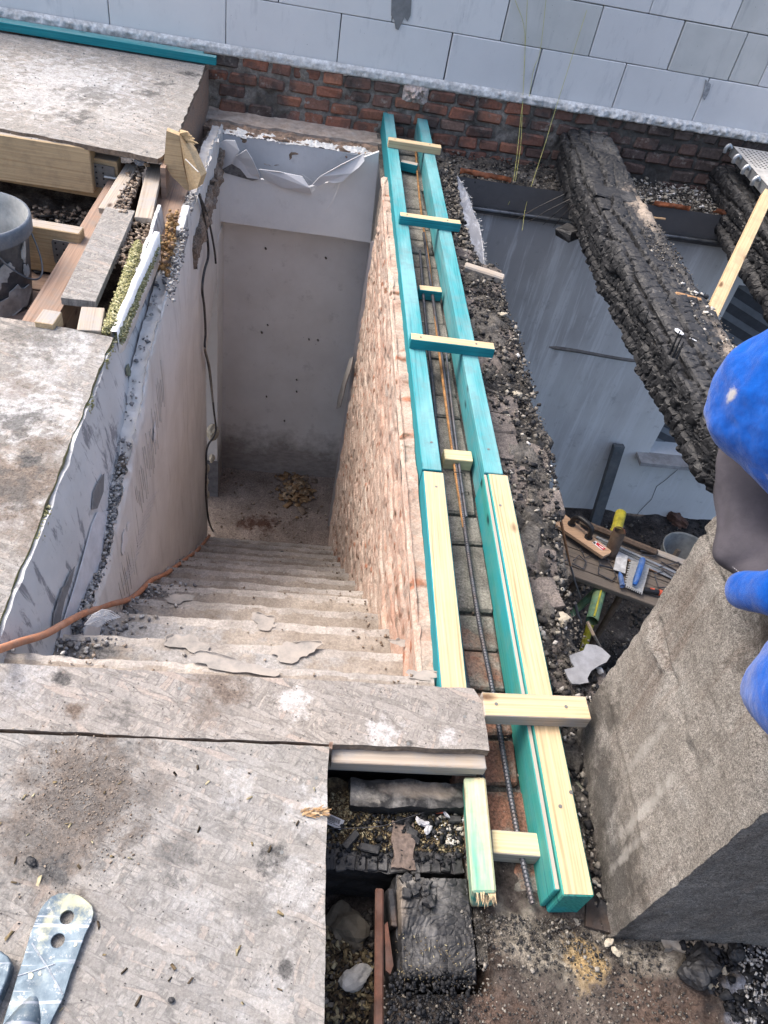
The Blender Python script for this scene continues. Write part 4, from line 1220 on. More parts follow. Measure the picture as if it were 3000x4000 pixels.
# joists
ZJ = .09
def from_px(a, b, z): return at(a, b, 'z', z)
jr = from_px(352, 575, ZJ); jl = from_px(0, 520, ZJ)
d_ = (jl - jr)
o = timber('joist', jr + Vector((0, .03, 0)), jr + d_ * 2.2 + Vector((0, .03, 0)), .085, .20, [MT['pine_old'], MT['pine_dusty']], topmat={'+z': 1}, bev=.004, jit=.001)
tag(o, 'thick yellow joist with a dusty top at the edge of the far OSB sheet', 'joist')
o = timber('joist', from_px(455, 640, .03) + Vector((0, .05, 0)), from_px(455, 640, .03) + Vector((-1.3, .05 + .10, 0)), .06, .18, [MT['pine_old'], MT['pine_dusty']], topmat={'+z': 1}, bev=.003)
tag(o, 'yellow joist held by a steel hanger under the far OSB sheet', 'joist')
j3 = from_px(318, 900, -.01)
j3l = from_px(90, 862, -.01)
o = timber('joist', j3, j3 + (j3l - j3) * 3.4, .06, .19, [MT['pine_old'], MT['pine_dusty']], topmat={'+z': 1}, bev=.003)
tag(o, 'yellow joist end beside the grey bucket', 'joist')
def hanger(q, label):
    r_ = thing('joist_hanger', label, 'bracket', q, 'joist hangers')
    mb = MB(); mb.prism([q + Vector(v) for v in [(-.075, 0, -.045), (-.068, 0, -.055), (.02, 0, -.055), (.02, 0, .045), (-.068, 0, .05), (-.075, 0, .04)]], (0, -.003, 0)); mb.build('plate', MT['steel_dark'], r_)
    for i in range(2):
        for j in range(4):
            mb = MB(); c_ = q + Vector((-.06 + .03 * i, -.003, -.038 + .025 * j)); mb.tube([c_, c_ + Vector((0, -.002, 0))], .0042, 6); mb.build('nail', MT['black'], r_)
    mb = MB(); mb.tube([q + Vector((-.025, -.01, 0)), q + Vector((.05, -.012, 0))], .006, 8); mb.build('bolt', MT['alu'], r_)


MT['steel_dark'] = m_plain('dull_steel', (.16, .17, .17), .6, .5, .25, 25, .3, (.25, .22, .2))
qa = at(432, 690, 'y', from_px(455, 640, .03).y + .015)
hanger(Vector((qa.x, qa.y, qa.z)), 'dull steel joist hanger on the joist under the far OSB sheet')
qb = at(285, 990, 'y', j3.y - .034)
hanger(Vector((qb.x, qb.y, qb.z)), 'dull steel joist hanger on the joist beside the bucket')
# lengthwise boards
def plank(a0, a1, z, wd, ht, mat, label, name='plank', **k):
    A_, B_ = from_px(*a0, z), from_px(*a1, z)
    o = timber(name, A_, B_, wd, ht, mat, **k); tag(o, label, 'board'); return o


plank((145, 1262), (510, 640), -.05, .10, .16, [MT['board_brown']], 'wide brown bearer board along the left side of the raised planks', 'bearer', seed=3, jit=.002)
plank((305, 1170), (470, 815), .012, .115, .028, [m_osb('osb_offcut', .55)], 'long OSB offcut lying lengthwise on the bearer', 'osb_offcut', bev=.001)
plank((412, 815), (520, 640), .01, .055, .026, [MT['pine_dusty']], 'dusty narrow board touching the end of the OSB offcut', jit=.002)
plank((560, 850), (610, 640), .012, .065, .026, [MT['pine_dusty']], 'dusty board beside the narrow one, right of the rubble gap', jit=.002)
plank((170, 1262), (205, 1212), .02, .06, .05, [MT['pine_old'], MT['pine_dusty']], 'short yellow block at the back edge of the left OSB sheet', 'wood_block', topmat={'+z': 1})
plank((348, 1290), (365, 1200), .0, .075, .03, [MT['pine_dusty']], 'small dusty board end between the offcut and the mineral wool', jit=.001)
plank((590, 1000), (690, 700), -.055, .12, .18, [MT['board_brown']], 'grey-brown bearer beside the mineral wool', 'bearer', seed=5, jit=.003)
for k, (a, b, l) in enumerate([(547, 632, 'grey'), (573, 645, 'tan')]):
    q = from_px(a, b, .035)
    bm = bmesh.new(); bmesh.ops.create_icosphere(bm, subdivisions=2, radius=.026 if k == 0 else .012)
    for v in bm.verts: v.co = v.co * (1 + .5 * RS.uniform(-.5, .5)); v.co.z *= .7
    me = bpy.data.meshes.new('rubble_stone'); bm.to_mesh(me); bm.free(); me.materials.append(m_plain(l + '_stone', (.40, .41, .45) if k == 0 else (.50, .36, .24), .9, 0, .2))
    o = place('rubble_stone', me, q, (0, 0, 0)); tag(o, ('lilac-grey' if k == 0 else 'small tan') + ' stone lying at the corner of the far OSB sheet', 'stone')
gp = []
for i in range(420):
    t_ = RS.rand(); c_ = from_px(540, 640, .0).lerp(from_px(470, 840, .0), t_); gp.append((c_.x + RS.uniform(-.025, .03), c_.y, .0 + RS.uniform(-.01, .015)))
for i in range(300):
    t_ = RS.rand(); c_ = from_px(560, 850, -.02).lerp(from_px(480, 1050, -.02), t_); gp.append((c_.x + RS.uniform(-.05, .04), c_.y, -.02 + RS.uniform(-.01, .015)))
chunk_cloud('board_gap_debris', gp, RS.uniform(.004, .016, len(gp)), MT['brown_bits'], 12, .6)
# broken yellow stub leaning at the corner
st = thing('broken_post_stub', 'broken yellow timber stub with splintered top and a nail', 'post', from_px(735, 690, -.12))
mb = MB()
fr = [(650, 510), (697, 530), (728, 740), (672, 690), (642, 640)]
c1 = [at(648, 508, 'z', .13), at(697, 526, 'z', .125), at(790, 690, 'z', -.08), at(776, 735, 'z', -.12), at(725, 742, 'z', -.12), at(648, 640, 'z', .06)]
F1 = [at(650, 510, 'y', 3.40), at(700, 530, 'y', 3.40), at(715, 640, 'y', 3.40), at(740, 745, 'y', 3.40), at(725, 742, 'y', 3.40), at(672, 690, 'y', 3.40), at(640, 640, 'y', 3.40)]
mb.prism(F1, (.0, .035, 0)); mb.build('stub_face', MT['pine_old'], st)
mb = MB(); mb.prism([at(700, 530, 'y', 3.40), at(745, 600, 'y', 3.37), at(785, 690, 'y', 3.33), at(770, 735, 'y', 3.33), at(740, 745, 'y', 3.385)], (.018, .05, 0)); mb.build('stub_side', MT['pine_old'], st)
mb = MB(); q = at(742, 555, 'y', 3.38)
for i in range(14):
    t_ = i / 13
    a_ = at(700 + 25 * t_, 512 + 35 * t_, 'y', 3.42); mb.prism([a_, a_ + Vector((.005, 0, .006)), at(735 + 50 * t_ * RS.uniform(.4, 1), 515 + 50 * t_, 'y', 3.34), a_ + Vector((0, 0, -.01))], (0, .004, 0))
o = mb.build('splinter', MT['pine'], st); o['kind'] = 'stuff'
mb = MB(); mb.tube([at(725, 622, 'y', 3.36), at(775, 672, 'y', 3.27)], .0025, 6); mb.build('nail', MT['alu'], st)

# mineral wool and the white board edge
gp = []
for i in range(11000):
    t_ = RS.rand(); a_ = from_px(395, 1290, 0); b_ = from_px(520, 960, 0)
    c_ = a_.lerp(b_, t_); wd_ = .075 * (1 - .45 * t_)
    u = RS.uniform(0, 1); gp.append((c_.x + u * wd_, c_.y, -.02 + .035 * sin(u * pi) + RS.uniform(-.02, .012)))
chunk_cloud('mineral_wool', gp, RS.uniform(.002, .007, len(gp)), MT['wool'], 14, .4, elong=2.4)
gp = []
for i in range(4200):
    t_ = RS.rand(); a_ = from_px(470, 1310, 0); b_ = from_px(622, 920, .04)
    c_ = a_.lerp(b_, t_); gp.append((c_.x - .006 + RS.uniform(-.014, .014), c_.y, c_.z - .005 + RS.uniform(-.025, .006)))
for i in range(1300):
    y_ = RS.uniform(.85, 2.2) ; 
    if fbm(np.array([[y_, 0, 0]]), 6, 3, 2)[0] > .05 or y_ > 2.05: gp.append((-.597 + RS.uniform(-.004, .007), y_, -.014 + RS.uniform(-.02, .006)))
chunk_cloud('moss_yellow_wool_rim', gp, RS.uniform(.002, .007, len(gp)), MT['wool'], 15, .5, elong=2)
P_ = []
ys = np.linspace(0, 1, 160)
a_, b_ = np.array(from_px(444, 1295, .02)), np.array(from_px(612, 905, .075))
cl = a_[None] + (b_ - a_)[None] * ys[:, None]
wj = fbm(cl, 24, 3, 4) * .0018
T = np.array([0, 1, 1, 0])
P = np.stack([np.stack([cl[:, 0] - .010 + wj, cl[:, 1], cl[:, 2]], -1), np.stack([cl[:, 0] + .010 + wj, cl[:, 1], cl[:, 2] + wj * .5], -1), np.stack([cl[:, 0] + .010 + wj, cl[:, 1], cl[:, 2] - .12], -1), np.stack([cl[:, 0] - .010 + wj, cl[:, 1], cl[:, 2] - .12], -1)], 1)
o = mk('insulation_board', P.reshape(-1, 3), grid_faces(160, 4, True), MT['foam_white']); tag(o, 'thin white insulation board standing on edge between yellow mineral wool', 'board')
# amber foam and rubble past the board
for k, (a, b, s_) in enumerate([(640, 960, .05), (665, 905, .04), (655, 1020, .035), (672, 860, .03), (648, 990, .045)]):
    pass
gp = []
for i in range(220):
    t_ = RS.rand(); c_ = from_px(640, 1040, .0).lerp(from_px(680, 830, .0), t_); gp.append((c_.x + RS.uniform(-.02, .02), c_.y, RS.uniform(-.04, .03)))
chunk_cloud('amber_foam', gp, RS.uniform(.004, .016, len(gp)), m_island('amber_foam_bit', [(0, (.24, .14, .06)), (.4, (.33, .21, .10)), (.8, (.18, .12, .08))]), 16, .8)
gp = []
for i in range(260):
    t_ = RS.rand(); c_ = from_px(660, 1180, -.05).lerp(from_px(745, 760, -.04), t_); gp.append((c_.x + RS.uniform(-.02, .02), c_.y, c_.z + RS.uniform(-.02, .03)))
chunk_cloud('crack_rubble', gp, RS.uniform(.003, .013, len(gp)), MT['gravel'], 17, .7)
# drywall corner strip standing beyond the gap
o = timber('corner_strip', at(728, 800, 'z', .02), at(700, 900, 'z', -.02), .03, .10, [MT['drywall']]); tag(o, 'narrow grey plaster strip standing behind the crack rubble', 'strip')
mb = MB(); mb.prism([at(735, 770, 'x', -.56), at(775, 735, 'x', -.56), at(800, 740, 'x', -.54), at(778, 770, 'x', -.54), at(785, 850, 'x', -.54), at(772, 860, 'x', -.54), at(745, 800, 'x', -.56)], (.004, 0, 0)); o = mb.build('torn_membrane', MT['torn_skim']); tag(o, 'crumpled white strip hanging below the broken yellow stub', 'strip')

# bucket
bq = Vector((-1.165, 2.665, -.262))
bk = thing('bucket', 'grey plastic bucket caked with dry cement in the pit, cut by the left frame', 'bucket', bq)
def lathe(prof, n=40, c=(0, 0, 0)):
    V, F_ = [], []
    for (r_, z_) in prof:
        for k in range(n):
            a = 2 * pi * k / n; V.append((c[0] + r_ * cos(a), c[1] + r_ * sin(a), c[2] + z_))
    for i in range(len(prof) - 1):
        for k in range(n): F_.append((i * n + k, i * n + (k + 1) % n, (i + 1) * n + (k + 1) % n, (i + 1) * n + k))
    return V, F_


BR, BH = .185, .385
V, F_ = lathe([(.0, 0), (.135, 0), (.14, .005), (BR - .012, BH - .06), (BR, BH - .06), (BR + .004, BH - .055), (BR + .006, BH - .012), (BR + .003, BH), (BR - .004, BH)], 56, bq)
mk('shell', V, F_, MT['bucket'], bk, smooth=True)
V, F_ = lathe([(BR - .004, BH), (BR - .014, BH - .02), (.14, .03), (0, .03)], 56, bq)
mk('inner_shell', V, F_, MT['bucket_in'], bk, smooth=True)
mb = MB(); hp = []
for i in range(17):
    a = pi * .62 * (i / 16) - .95
    hp.append(bq + Vector(((BR + .012) * cos(a), (BR + .012) * sin(a), BH - .05 - .17 * sin(pi * i / 16) ** .8)))
mb.tube(spline(hp, 3), .0035, 6); mb.build('handle', MT['post_grey'], bk)
for k, (a, z_, rx, rz) in enumerate([(-.95, .22, .035, .05), (-.6, .10, .07, .06), (-1.15, .12, .03, .04), (-.25, .28, .012, .04), (-.2, .2, .016, .03), (-.7, .25, .02, .02), (-1.3, .26, .03, .015)]):
    pts = blob(0, 0, rx, rz, 0, 200 + k, 22, rag=.5)
    V = []
    for (u, v, _) in pts:
        zz = z_ + v; rr_ = .14 + (BR - .012 - .14) * zz / (BH - .06) + .003; an = a + u / rr_
        V.append(bq + Vector((rr_ * cos(an), rr_ * sin(an), zz)))
    n_ = Vector((cos(a), sin(a), 0)) * .004
    mb = MB(); mb.prism(V, n_); mb.build('cement_crust', MT['cement'], bk)

# ------------------------------------------------------------------ dividing wall between stairs and burnt room
dv = thing('dividing_wall', 'hacked-off brick wall carrying the teal formwork, dusty pink towards the stairs', 'wall', (.62, 2.7, LZ))
# stair side face
nx, nz = 760, 420
Yg = np.linspace(.92, 4.02, nx)[:, None] * np.ones((1, nz)); Zg = np.linspace(LZ, -.078, nz)[None] * np.ones((nx, 1))
P = np.stack([np.full_like(Yg, .372), Yg, Zg], -1)
row = np.floor(Zg / .078)
fr_ = Zg / .078 - row
off = _h(row.astype(int), row.astype(int) * 0, row.astype(int) * 0, 3)
cell = np.floor(Yg / .135 + off * 3)
h1 = _h(row.astype(int), cell.astype(int), cell.astype(int) * 0, 5)
frc = Yg / .135 + off * 3 - cell
joint = 1 - sstep(.0, .14, fr_) * sstep(1.0, .86, fr_)
vj = 1 - sstep(0, .08, frc) * sstep(1, .92, frc)
d = (h1 - .5) * .016 * (1 - joint) - joint * .011 - vj * .004 * (h1 > .4)
d = d + fbm(P * np.array([1, .45, 1.5]), 16, 4, 5) * .0045 + fbm(P * np.array([1, .5, 1.6]), 48, 14, 4) * .0035
hole = sstep(.50, .78, fbm(P * np.array([1, .55, 1.4]), 12, 31, 3)) + .8 * sstep(.55, .9, fbm(P * np.array([1, .7, 1.6]), 26, 41, 2))
d = d - hole * .020

d = d * (.62 * (1.1 - .45 * sstep(-.22, -.13, Zg)))
P[..., 0] -= d
P[..., 0] += .02 * sstep(3.9, 4.02, Yg)
mk('hacked_face', P.reshape(-1, 3), grid_faces(nx, nz)[:, ::-1], MT['hacked'], dv, smooth=True)
sheet('wall_rim', (.366, .93, -.084), (.046, 0, 0), (0, 3.10, 0), .006, lambda P, a, b: fbm(P, 22, 7, 5) * .007 - .012 * (1 - sstep(0, .3, a)), MT['hacked'], dv)
# edge line on the right as read off the photograph on the level of the wall top
ZT = -.15
ed = [at(a, b, 'z', ZT) for a, b in [(2340, 2800), (2400, 2680), (2330, 2590), (2240, 2420), (2200, 2270), (2188, 2090), (2180, 1960), (2160, 1800), (2130, 1700), (2100, 1600), (2060, 1440), (2040, 1340), (1990, 1240), (1965, 1120), (1940, 1050), (1870, 1040), (1835, 960), (1800, 850), (1785, 740), (1775, 660), (1740, 600)]]
ey = [e.y for e in ed]; ex = [e.x for e in ed]
ey, ex = [0.30] + [.6] + ey[0:], [.86, .80] + ex[0:]
o_ = np.argsort(ey); ey = np.array(ey)[o_]; ex = np.array(ex)[o_]
ny, nx_ = 900, 110
Y = np.linspace(.40, 4.86, ny)[:, None] * np.ones((1, nx_)); T = np.linspace(0, 1, nx_)[None] * np.ones((ny, 1))
exy = np.interp(Y[:, 0], ey, ex) + fbm(np.stack([Y[:, 0], Y[:, 0] * 0, Y[:, 0] * 0], -1), 14, 3, 5) * .016
# last columns fold down to make the broken right-hand face
Tt = np.minimum(T / .80, 1)
lft = np.interp(Y[:, 0], [.4, .915, .955], [.462, .462, .374])[:, None]
X = lft + (exy[:, None] - lft) * Tt
P = np.stack([X, Y, np.full_like(X, ZT)], -1)
rough_zone = sstep(.64, .70, X)
P[..., 2] += fbm(P, 18, 7, 5) * (.003 + .012 * rough_zone) + rough_zone * (fbm(P, 5, 17, 3) * .02 + .012) - .03 * rough_zone * sstep(.8, 1, Tt)
f1, f2, idd = worley2(P[..., 0] * 9, P[..., 1] * 9 / 1.3, 5)
P[..., 2] += rough_zone * ((idd - .5) * .020 - .012 * (1 - sstep(0, .12, f2 - f1)))
down = np.maximum(0, (T - .80) / .20)
P[..., 2] -= down ** 1.3 * 1.1
P[..., 0] += down * .02 + (down > 0) * fbm(P, 14, 27, 4) * .012
mk('wall_top', P.reshape(-1, 3), grid_faces(ny, nx_), MT['rubble'], dv, smooth=True)
mb = MB(); mb.prism([(.395, 4.3, ZT - .06), (.395, .95, ZT - .06), (.76, .95, ZT - .06), (.80, 1.5, ZT - .06), (.80, 3.0, ZT - .06), (.72, 4.3, ZT - .06)][::-1], (0, 0, -2.5)); mb.build('wall_core', MT['mortar'], dv)
# bricks in the channel between the studs, smeared with mortar
y_ = .52; k = 0
while y_ < 4.72:
    L = RS.choice([.24, .25, .125, .235]); 
    me = bevel_box_mesh('brick', .150, L - .012, .06, .006, [MT['channel_brick']], .004, 300 + k)
    place('brick', me, (.530 + RS.uniform(-.006, .006), y_ + L / 2, ZT - .012 + RS.uniform(-.006, .004)), (RS.uniform(-.02, .02), RS.uniform(-.02, .02), RS.uniform(-.03, .03)), dv)
    y_ += L; k += 1
# charred bricks along the outer row
y_ = 1.02; k = 0
while y_ < 3.7:
    L = RS.choice([.12, .125, .13])
    wd_ = min(.24, float(np.interp(y_ + L / 2, ey, ex)) - .69 - .02)
    if wd_ > .07:
        me = bevel_box_mesh('brick', min(wd_, RS.choice([.10, .12, .15])), L - .010, .066, .008, [MT['charred_brick']], .011, 400 + k)
        place('brick', me, (.690 + me.vertices[0].co.x * 0 + .062, y_ + L / 2, ZT - .013 + RS.uniform(-.016, .014)), (RS.uniform(-.10, .10), RS.uniform(-.14, .14), RS.uniform(-.2, .2)), dv)
        if wd_ > .18 and RS.rand() < .6:
            me = bevel_box_mesh('brick', .09, L - .02, .06, .012, [MT['charred_brick']], .010, 500 + k)
            place('brick', me, (.690 + .175, y_ + L / 2 + RS.uniform(-.02, .02), ZT - .012 + RS.uniform(-.012, .006)), (RS.uniform(-.1, .1), RS.uniform(-.2, .12), RS.uniform(-.3, .3)), dv)
    y_ += L + (.04 if RS.rand() < .15 else 0); k += 1
# loose stuff on the wall top
def on_top(n, y0_, y1_, lo=.69, pad=.0, zz=0.0):
    out = []
    for i in range(n):
        y_ = RS.uniform(y0_, y1_); e_ = float(np.interp(y_, ey, ex))
        out.append((RS.uniform(lo, max(lo + .01, e_ - pad)), y_, ZT + .018 + zz + RS.uniform(-.012, .012)))
    return out


g_ = on_top(12000, .5, 4.3); chunk_cloud('wall_top_debris', g_, RS.uniform(.0015, .0045, len(g_)) * (.5 + RS.rand(len(g_)) ** 5 * 4), MT['mixed'], 21, .6)
g_ = on_top(700, .5, 4.3); chunk_cloud('wall_top_charcoal', g_, RS.uniform(.005, .014, len(g_)) * (.5 + 1.3 * RS.rand(len(g_)) ** 2), MT['coal'], 22, .55)
g_ = on_top(110, .5, 1.3) + on_top(60, 1.3, 3.2); chunk_cloud('wall_top_pale_bits', g_, RS.uniform(.004, .013, len(g_)), MT['pale'], 23, .6)
g_ = [(x, y, ZT + .004 + RS.uniform(0, .004)) for x, y in zip(RS.uniform(.455, .605, 520), RS.uniform(.5, 4.6, 520))]; chunk_cloud('channel_grit', g_, RS.uniform(.002, .008, len(g_)), MT['brown_bits'], 24, .6)
g_ = on_top(700, 3.3, 4.5, .66); chunk_cloud('far_wall_gravel', g_, RS.uniform(.007, .02, len(g_)) * (.5 + RS.rand(len(g_))), MT['mixed'], 25, .7)
g_ = [(x, y, z) for x, y, z in zip(RS.uniform(.7, 3.2, 2600), RS.uniform(4.44, 4.84, 2600), RS.uniform(-.21, -.175, 2600))]
chunk_cloud('far_ledge_debris', g_, RS.uniform(.004, .013, len(g_)) * (.5 + 1.5 * RS.rand(len(g_)) ** 2), MT['mixed'], 26, .6)
g_ = [(x, y, z) for x, y, z in zip(RS.uniform(1.9, 2.75, 900), RS.uniform(4.46, 4.84, 900), RS.uniform(-.205, -.17, 900))]
chunk_cloud('far_ledge_plaster_bits', g_, RS.uniform(.004, .014, len(g_)) * (.5 + 2 * RS.rand(len(g_)) ** 3), MT['pale'], 27, .6)


def stone(name, q, s_, mat, label, seed, sq=(1, 1, .65), cat='stone', group=None, parent=None, sub=3):
    bm = bmesh.new(); bmesh.ops.create_icosphere(bm, subdivisions=sub, radius=s_)
    V = np.array([v.co for v in bm.verts]) / s_; D = 1 + fbm(V, 1.3, seed, 4) * .38
    for v, d_ in zip(bm.verts, D): v.co = Vector((v.co.x * d_ * sq[0], v.co.y * d_ * sq[1], v.co.z * d_ * sq[2]))
    me = bpy.data.meshes.new(name); bm.to_mesh(me); bm.free(); me.materials.append(mat)
    o = place(name, me, q, (0, 0, RS.uniform(0, 6)), parent)
    if label: tag(o, label, cat, group)
    return o


stone('mortar_lump', p(2198, 2416, ZT + .02), .022, MT['stone'], 'cream mortar lump near the broken wall edge, left of the yellow trestle tube', 3)
stone('mortar_lump', p(2058, 2134, ZT + .02), .013, MT['stone'], 'small round cream lump right of the raw pine stud at mid height', 4)
stone('mortar_lump', p(2022, 1540, ZT + .02), .017, MT['stone'], 'white pebble on the charred bricks below the third cross batten', 5)
stone('mortar_lump', p(1968, 1228, ZT + .03), .014, MT['stone'], 'white pebble on the wall top below the loose wood offcut', 6)
stone('mortar_lump', p(2346, 2620, ZT + .02), .010, m_plain('white_chip', (.66, .66, .66), .9, 0, .1), 'white chip beside the grey roofing scrap', 7)
o = stone('mortar_scab', p(2285, 3075, ZT + .004), .035, m_plain('greenish_mortar', (.27, .27, .21), .95, 0, .25, 40), 'flat greenish mortar scab right of the raw pine stud near the chimney foot', 8, (.55, 1.1, .14))
for k, (a, b, s_) in enumerate([(2228, 3550, .026), (2226, 3590, .022), (2180, 3540, .022), (2190, 3600, .016)]):
    stone('mortar_lump', p(a, b, ZT + .004), s_, m_plain('grey_lump', (.23, .21, .18), .95, 0, .3, 40, bump=.003), ['upper grey mortar lump under the near end of the right stud', 'lower grey mortar lump under the near end of the right stud', 'left grey mortar lump between the two stud ends', 'small grey mortar lump nearest the slab'][k], 60 + k, (1, .9, .8))
# grey roofing scrap
pts = [(2225, 2560), (2280, 2540), (2290, 2515), (2330, 2520), (2350, 2530), (2385, 2562), (2370, 2585), (2340, 2600), (2310, 2620), (2295, 2650), (2300, 2665), (2265, 2672), (2235, 2670), (2220, 2650), (2205, 2615), (2245, 2605), (2232, 2585)]
V = [p(a, b, ZT + .05) for i, (a, b) in enumerate(pts)]
mb = MB(); mb.prism(V, (0, 0, -.005)); o = mb.build('roofing_scrap', MT['tar']); tag(o, 'torn grey roofing felt scrap lying on the rubble by the chimney', 'felt scrap')
# loose wood offcut on the wall
o = timber('wood_offcut', p(1818, 1030, ZT + .05), p(1972, 1082, ZT + .03), .05, .035, [MT['pine_dusty']], jit=.003, bev=.006); tag(o, 'short weathered wood offcut lying across the edge of the brick wall', 'offcut')

# ------------------------------------------------------------------ teal timber formwork on the wall
fw = thing('formwork_frame', 'long timber formwork of teal and raw pine studs with cross battens on the brick wall', 'formwork', (.53, 2.6, ZT))
ZS = -.03
sides = [MT['teal_dark'], MT['teal'], MT['teal_dark']]


def zl(a, b, z=ZS): return at(a, b, 'z', z)


# left stud: far teal length, near raw length
LA, LB = (zl(1516, 432)), (zl(1688, 1835))
hw = .031
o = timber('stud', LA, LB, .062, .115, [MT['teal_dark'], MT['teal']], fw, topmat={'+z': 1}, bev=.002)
LC = zl(1712 + (1830 - 1712) / 2, 2660); d_ = (LC - LB).normalized()
LB2 = zl(1690, 1842); dn = (zl(1771, 2658) - LB2).normalized()
LE = LB2 + dn * ((LB2.y - .93) / -dn.y)
o = timber('stud', LB2 + Vector((.002, 0, .001)), LE, .066, .115, [MT['teal_dark'], MT['pine'], MT['pine_teal']], fw, topmat={'+z': 1}, bev=.003)
# splintered near end re-emerging below the OSB lip
SE = at(1905, 3490, 'z', -.05)
LS = LE + Vector((.004, -.16, -.02))
o = timber('stud', zl(1868, 3035, -.055), zl(1908, 3485, -.055), .048, .09, [MT['pine_green']], fw, bev=.004, roll=.18)
mb = MB()
for i in range(44):
    u = RS.uniform(-.018, .018); z_ = -.058 - RS.uniform(0, .03)
    L = RS.uniform(.006, .024); w_ = RS.uniform(.001, .003)
    a_ = Vector((zl(1908, 3485, -.055).x + u * 1.25, zl(1908, 3485, -.055).y + .002, z_))
    mb.add([a_ + Vector((-w_, 0, 0)), a_ + Vector((w_, 0, 0)), a_ + Vector((0, 0, -w_ * 2)), a_ + Vector((RS.uniform(-.004, .004), -L, -RS.uniform(0, .01)))], [(0, 1, 3), (1, 2, 3), (2, 0, 3)])
o = mb.build('splinter', MT['pine'], fw); o['kind'] = 'stuff'
# right stud
RA, RB = zl(1649, 457), zl(1930, 1848)
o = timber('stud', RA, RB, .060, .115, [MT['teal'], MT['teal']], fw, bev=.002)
RB2 = zl(1945, 1852)
RC = zl(2262, 3500)
o = timber('stud', RB2, RC, .066, .115, [MT['teal_green'], MT['pine']], fw, topmat={'+z': 1}, bev=.003)
# outer pale liner on the right stud's stair side: a second thinner board, seen as the pale chamfer
nrm = Vector((-(RC - RB2).y, (RC - RB2).x, 0)).normalized()
if nrm.x > 0: nrm = -nrm
o = timber('liner', RB2 + nrm * .040 + Vector((0, 0, -.006)), RC + nrm * .040 + Vector((0, .012, -.006)), .012, .108, [MT['teal_green'], MT['pine_dusty']], fw, topmat={'+z': 1}, bev=.002)
# cross battens
for k, (a, b, wd_, top, side) in enumerate([((1518, 540), (1724, 572), .045, 'pine', 'pine'), ((1562, 835), (1800, 868), .042, 'pine', 'teal_dark'), ((1604, 1312), (1932, 1352), .044, 'pine', 'teal_dark'), ((1888, 2748), (2300, 2764), .060, 'pine', 'pine_dusty')]):
    z_ = ZS + .040
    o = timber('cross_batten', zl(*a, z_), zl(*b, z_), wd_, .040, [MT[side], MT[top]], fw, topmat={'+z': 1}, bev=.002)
    q = zl(*a, z_).lerp(zl(*b, z_), .5)
    for t_ in (.12, .78):
        c_ = zl(*a, z_).lerp(zl(*b, z_), t_); mb = MB(); mb.tube([c_, c_ + Vector((0, 0, .0012))], .0042, 8); mb.build('screw_head', MT['steel_dark'], fw)
for (a, b) in [(1735, 1905), (1690, 1730)]: pass
for (a, b) in [(1704, 1902), (1685, 1728), (1908, 1755), (1954, 1974), (2188, 3150), (2230, 3095)]:
    c_ = zl(a, b, ZS); mb = MB(); mb.tube([c_, c_ + Vector((0, 0, .0012))], .0045, 8); mb.build('screw_head', MT['steel_dark'], fw)
for k, (a, b, z_, wd_, top, side) in enumerate([((1567, 627), (1632, 642), -.075, .04, 'pine_dusty', 'teal_dark'), ((1638, 1122), (1726, 1132), -.085, .042, 'pine', 'teal_dark'), ((1736, 1772), (1845, 1782), -.085, .05, 'pine_teal', 'pine_teal'), ((1922, 3285), (2112, 3300), -.085, .05, 'pine_teal', 'pine_dusty')]):
    o = timber('spacer', zl(*a, z_), zl(*b, z_), wd_, .045, [MT[side], MT[top]], fw, topmat={'+z': 1}, bev=.002)
# rebars
def rebar(name, pts, r_, mat, label, ribs=True, group='reinforcing bars in the formwork'):
    S = spline(pts, 6)
    q0 = S[0]
    root = thing(name, label, 'rebar', q0, group)
    mb = MB(); mb.tube(S, r_, 8); mb.build('bar', mat, root, smooth=False)
    if ribs:
        mb = MB(); L_ = sum((S[i + 1] - S[i]).length for i in range(len(S) - 1)); n_ = int(L_ / .0085)
        cum = [0]
        for i in range(len(S) - 1): cum.append(cum[-1] + (S[i + 1] - S[i]).length)
        for k in range(n_):
            s_ = (k + .5) / n_ * cum[-1]
            i = min(len(S) - 2, max(0, next((j for j in range(len(cum)) if cum[j] > s_), len(cum) - 1) - 1))
            c_ = S[i].lerp(S[i + 1], (s_ - cum[i]) / (cum[i + 1] - cum[i])); t_ = (S[i + 1] - S[i]).normalized()
            t2 = (t_ + Vector((0, 0, .35))).normalized()
            mb.tube([c_ - t2 * .0012, c_ + t2 * .0012], r_ * 1.28, 6)
        o = mb.build('rib', mat, root); o['kind'] = 'stuff'
    return root


ZR = -.105
rebar('rebar', [zl(a, b, ZR) for a, b in [(1640, 980), (1662, 1250), (1690, 1500), (1712, 1760), (1740, 2050), (1775, 2350), (1810, 2580), (1850, 2800), (1880, 3000), (1895, 3100)]], .0052, MT['rebar'], 'dark ribbed rebar running close beside the left stud')
rebar('rebar', [zl(a, b, ZR) for a, b in [(1655, 910), (1675, 1050), (1700, 1230), (1730, 1420), (1765, 1700), (1800, 1950), (1835, 2200), (1875, 2450), (1925, 2700), (1975, 3000), (2020, 3250), (2050, 3400), (2080, 3530)]], .0060, MT['rebar'], 'thick ribbed rebar running down the middle of the channel to its near end')
rebar('rebar', [zl(a, b, ZR) for a, b in [(1622, 560), (1632, 700), (1648, 850), (1668, 970), (1690, 1150), (1710, 1330), (1745, 1600), (1780, 1850), (1812, 2060)]], .0045, MT['rusty_rebar'], 'orange rusty rebar in the far half of the channel')
rebar('rebar', [zl(a, b, ZR + .004) for a, b in [(1738, 1330), (1762, 1560), (1790, 1790), (1822, 2020)]], .0045, MT['rebar'], 'short dark rebar lapped beside the rusty one', ribs=False)
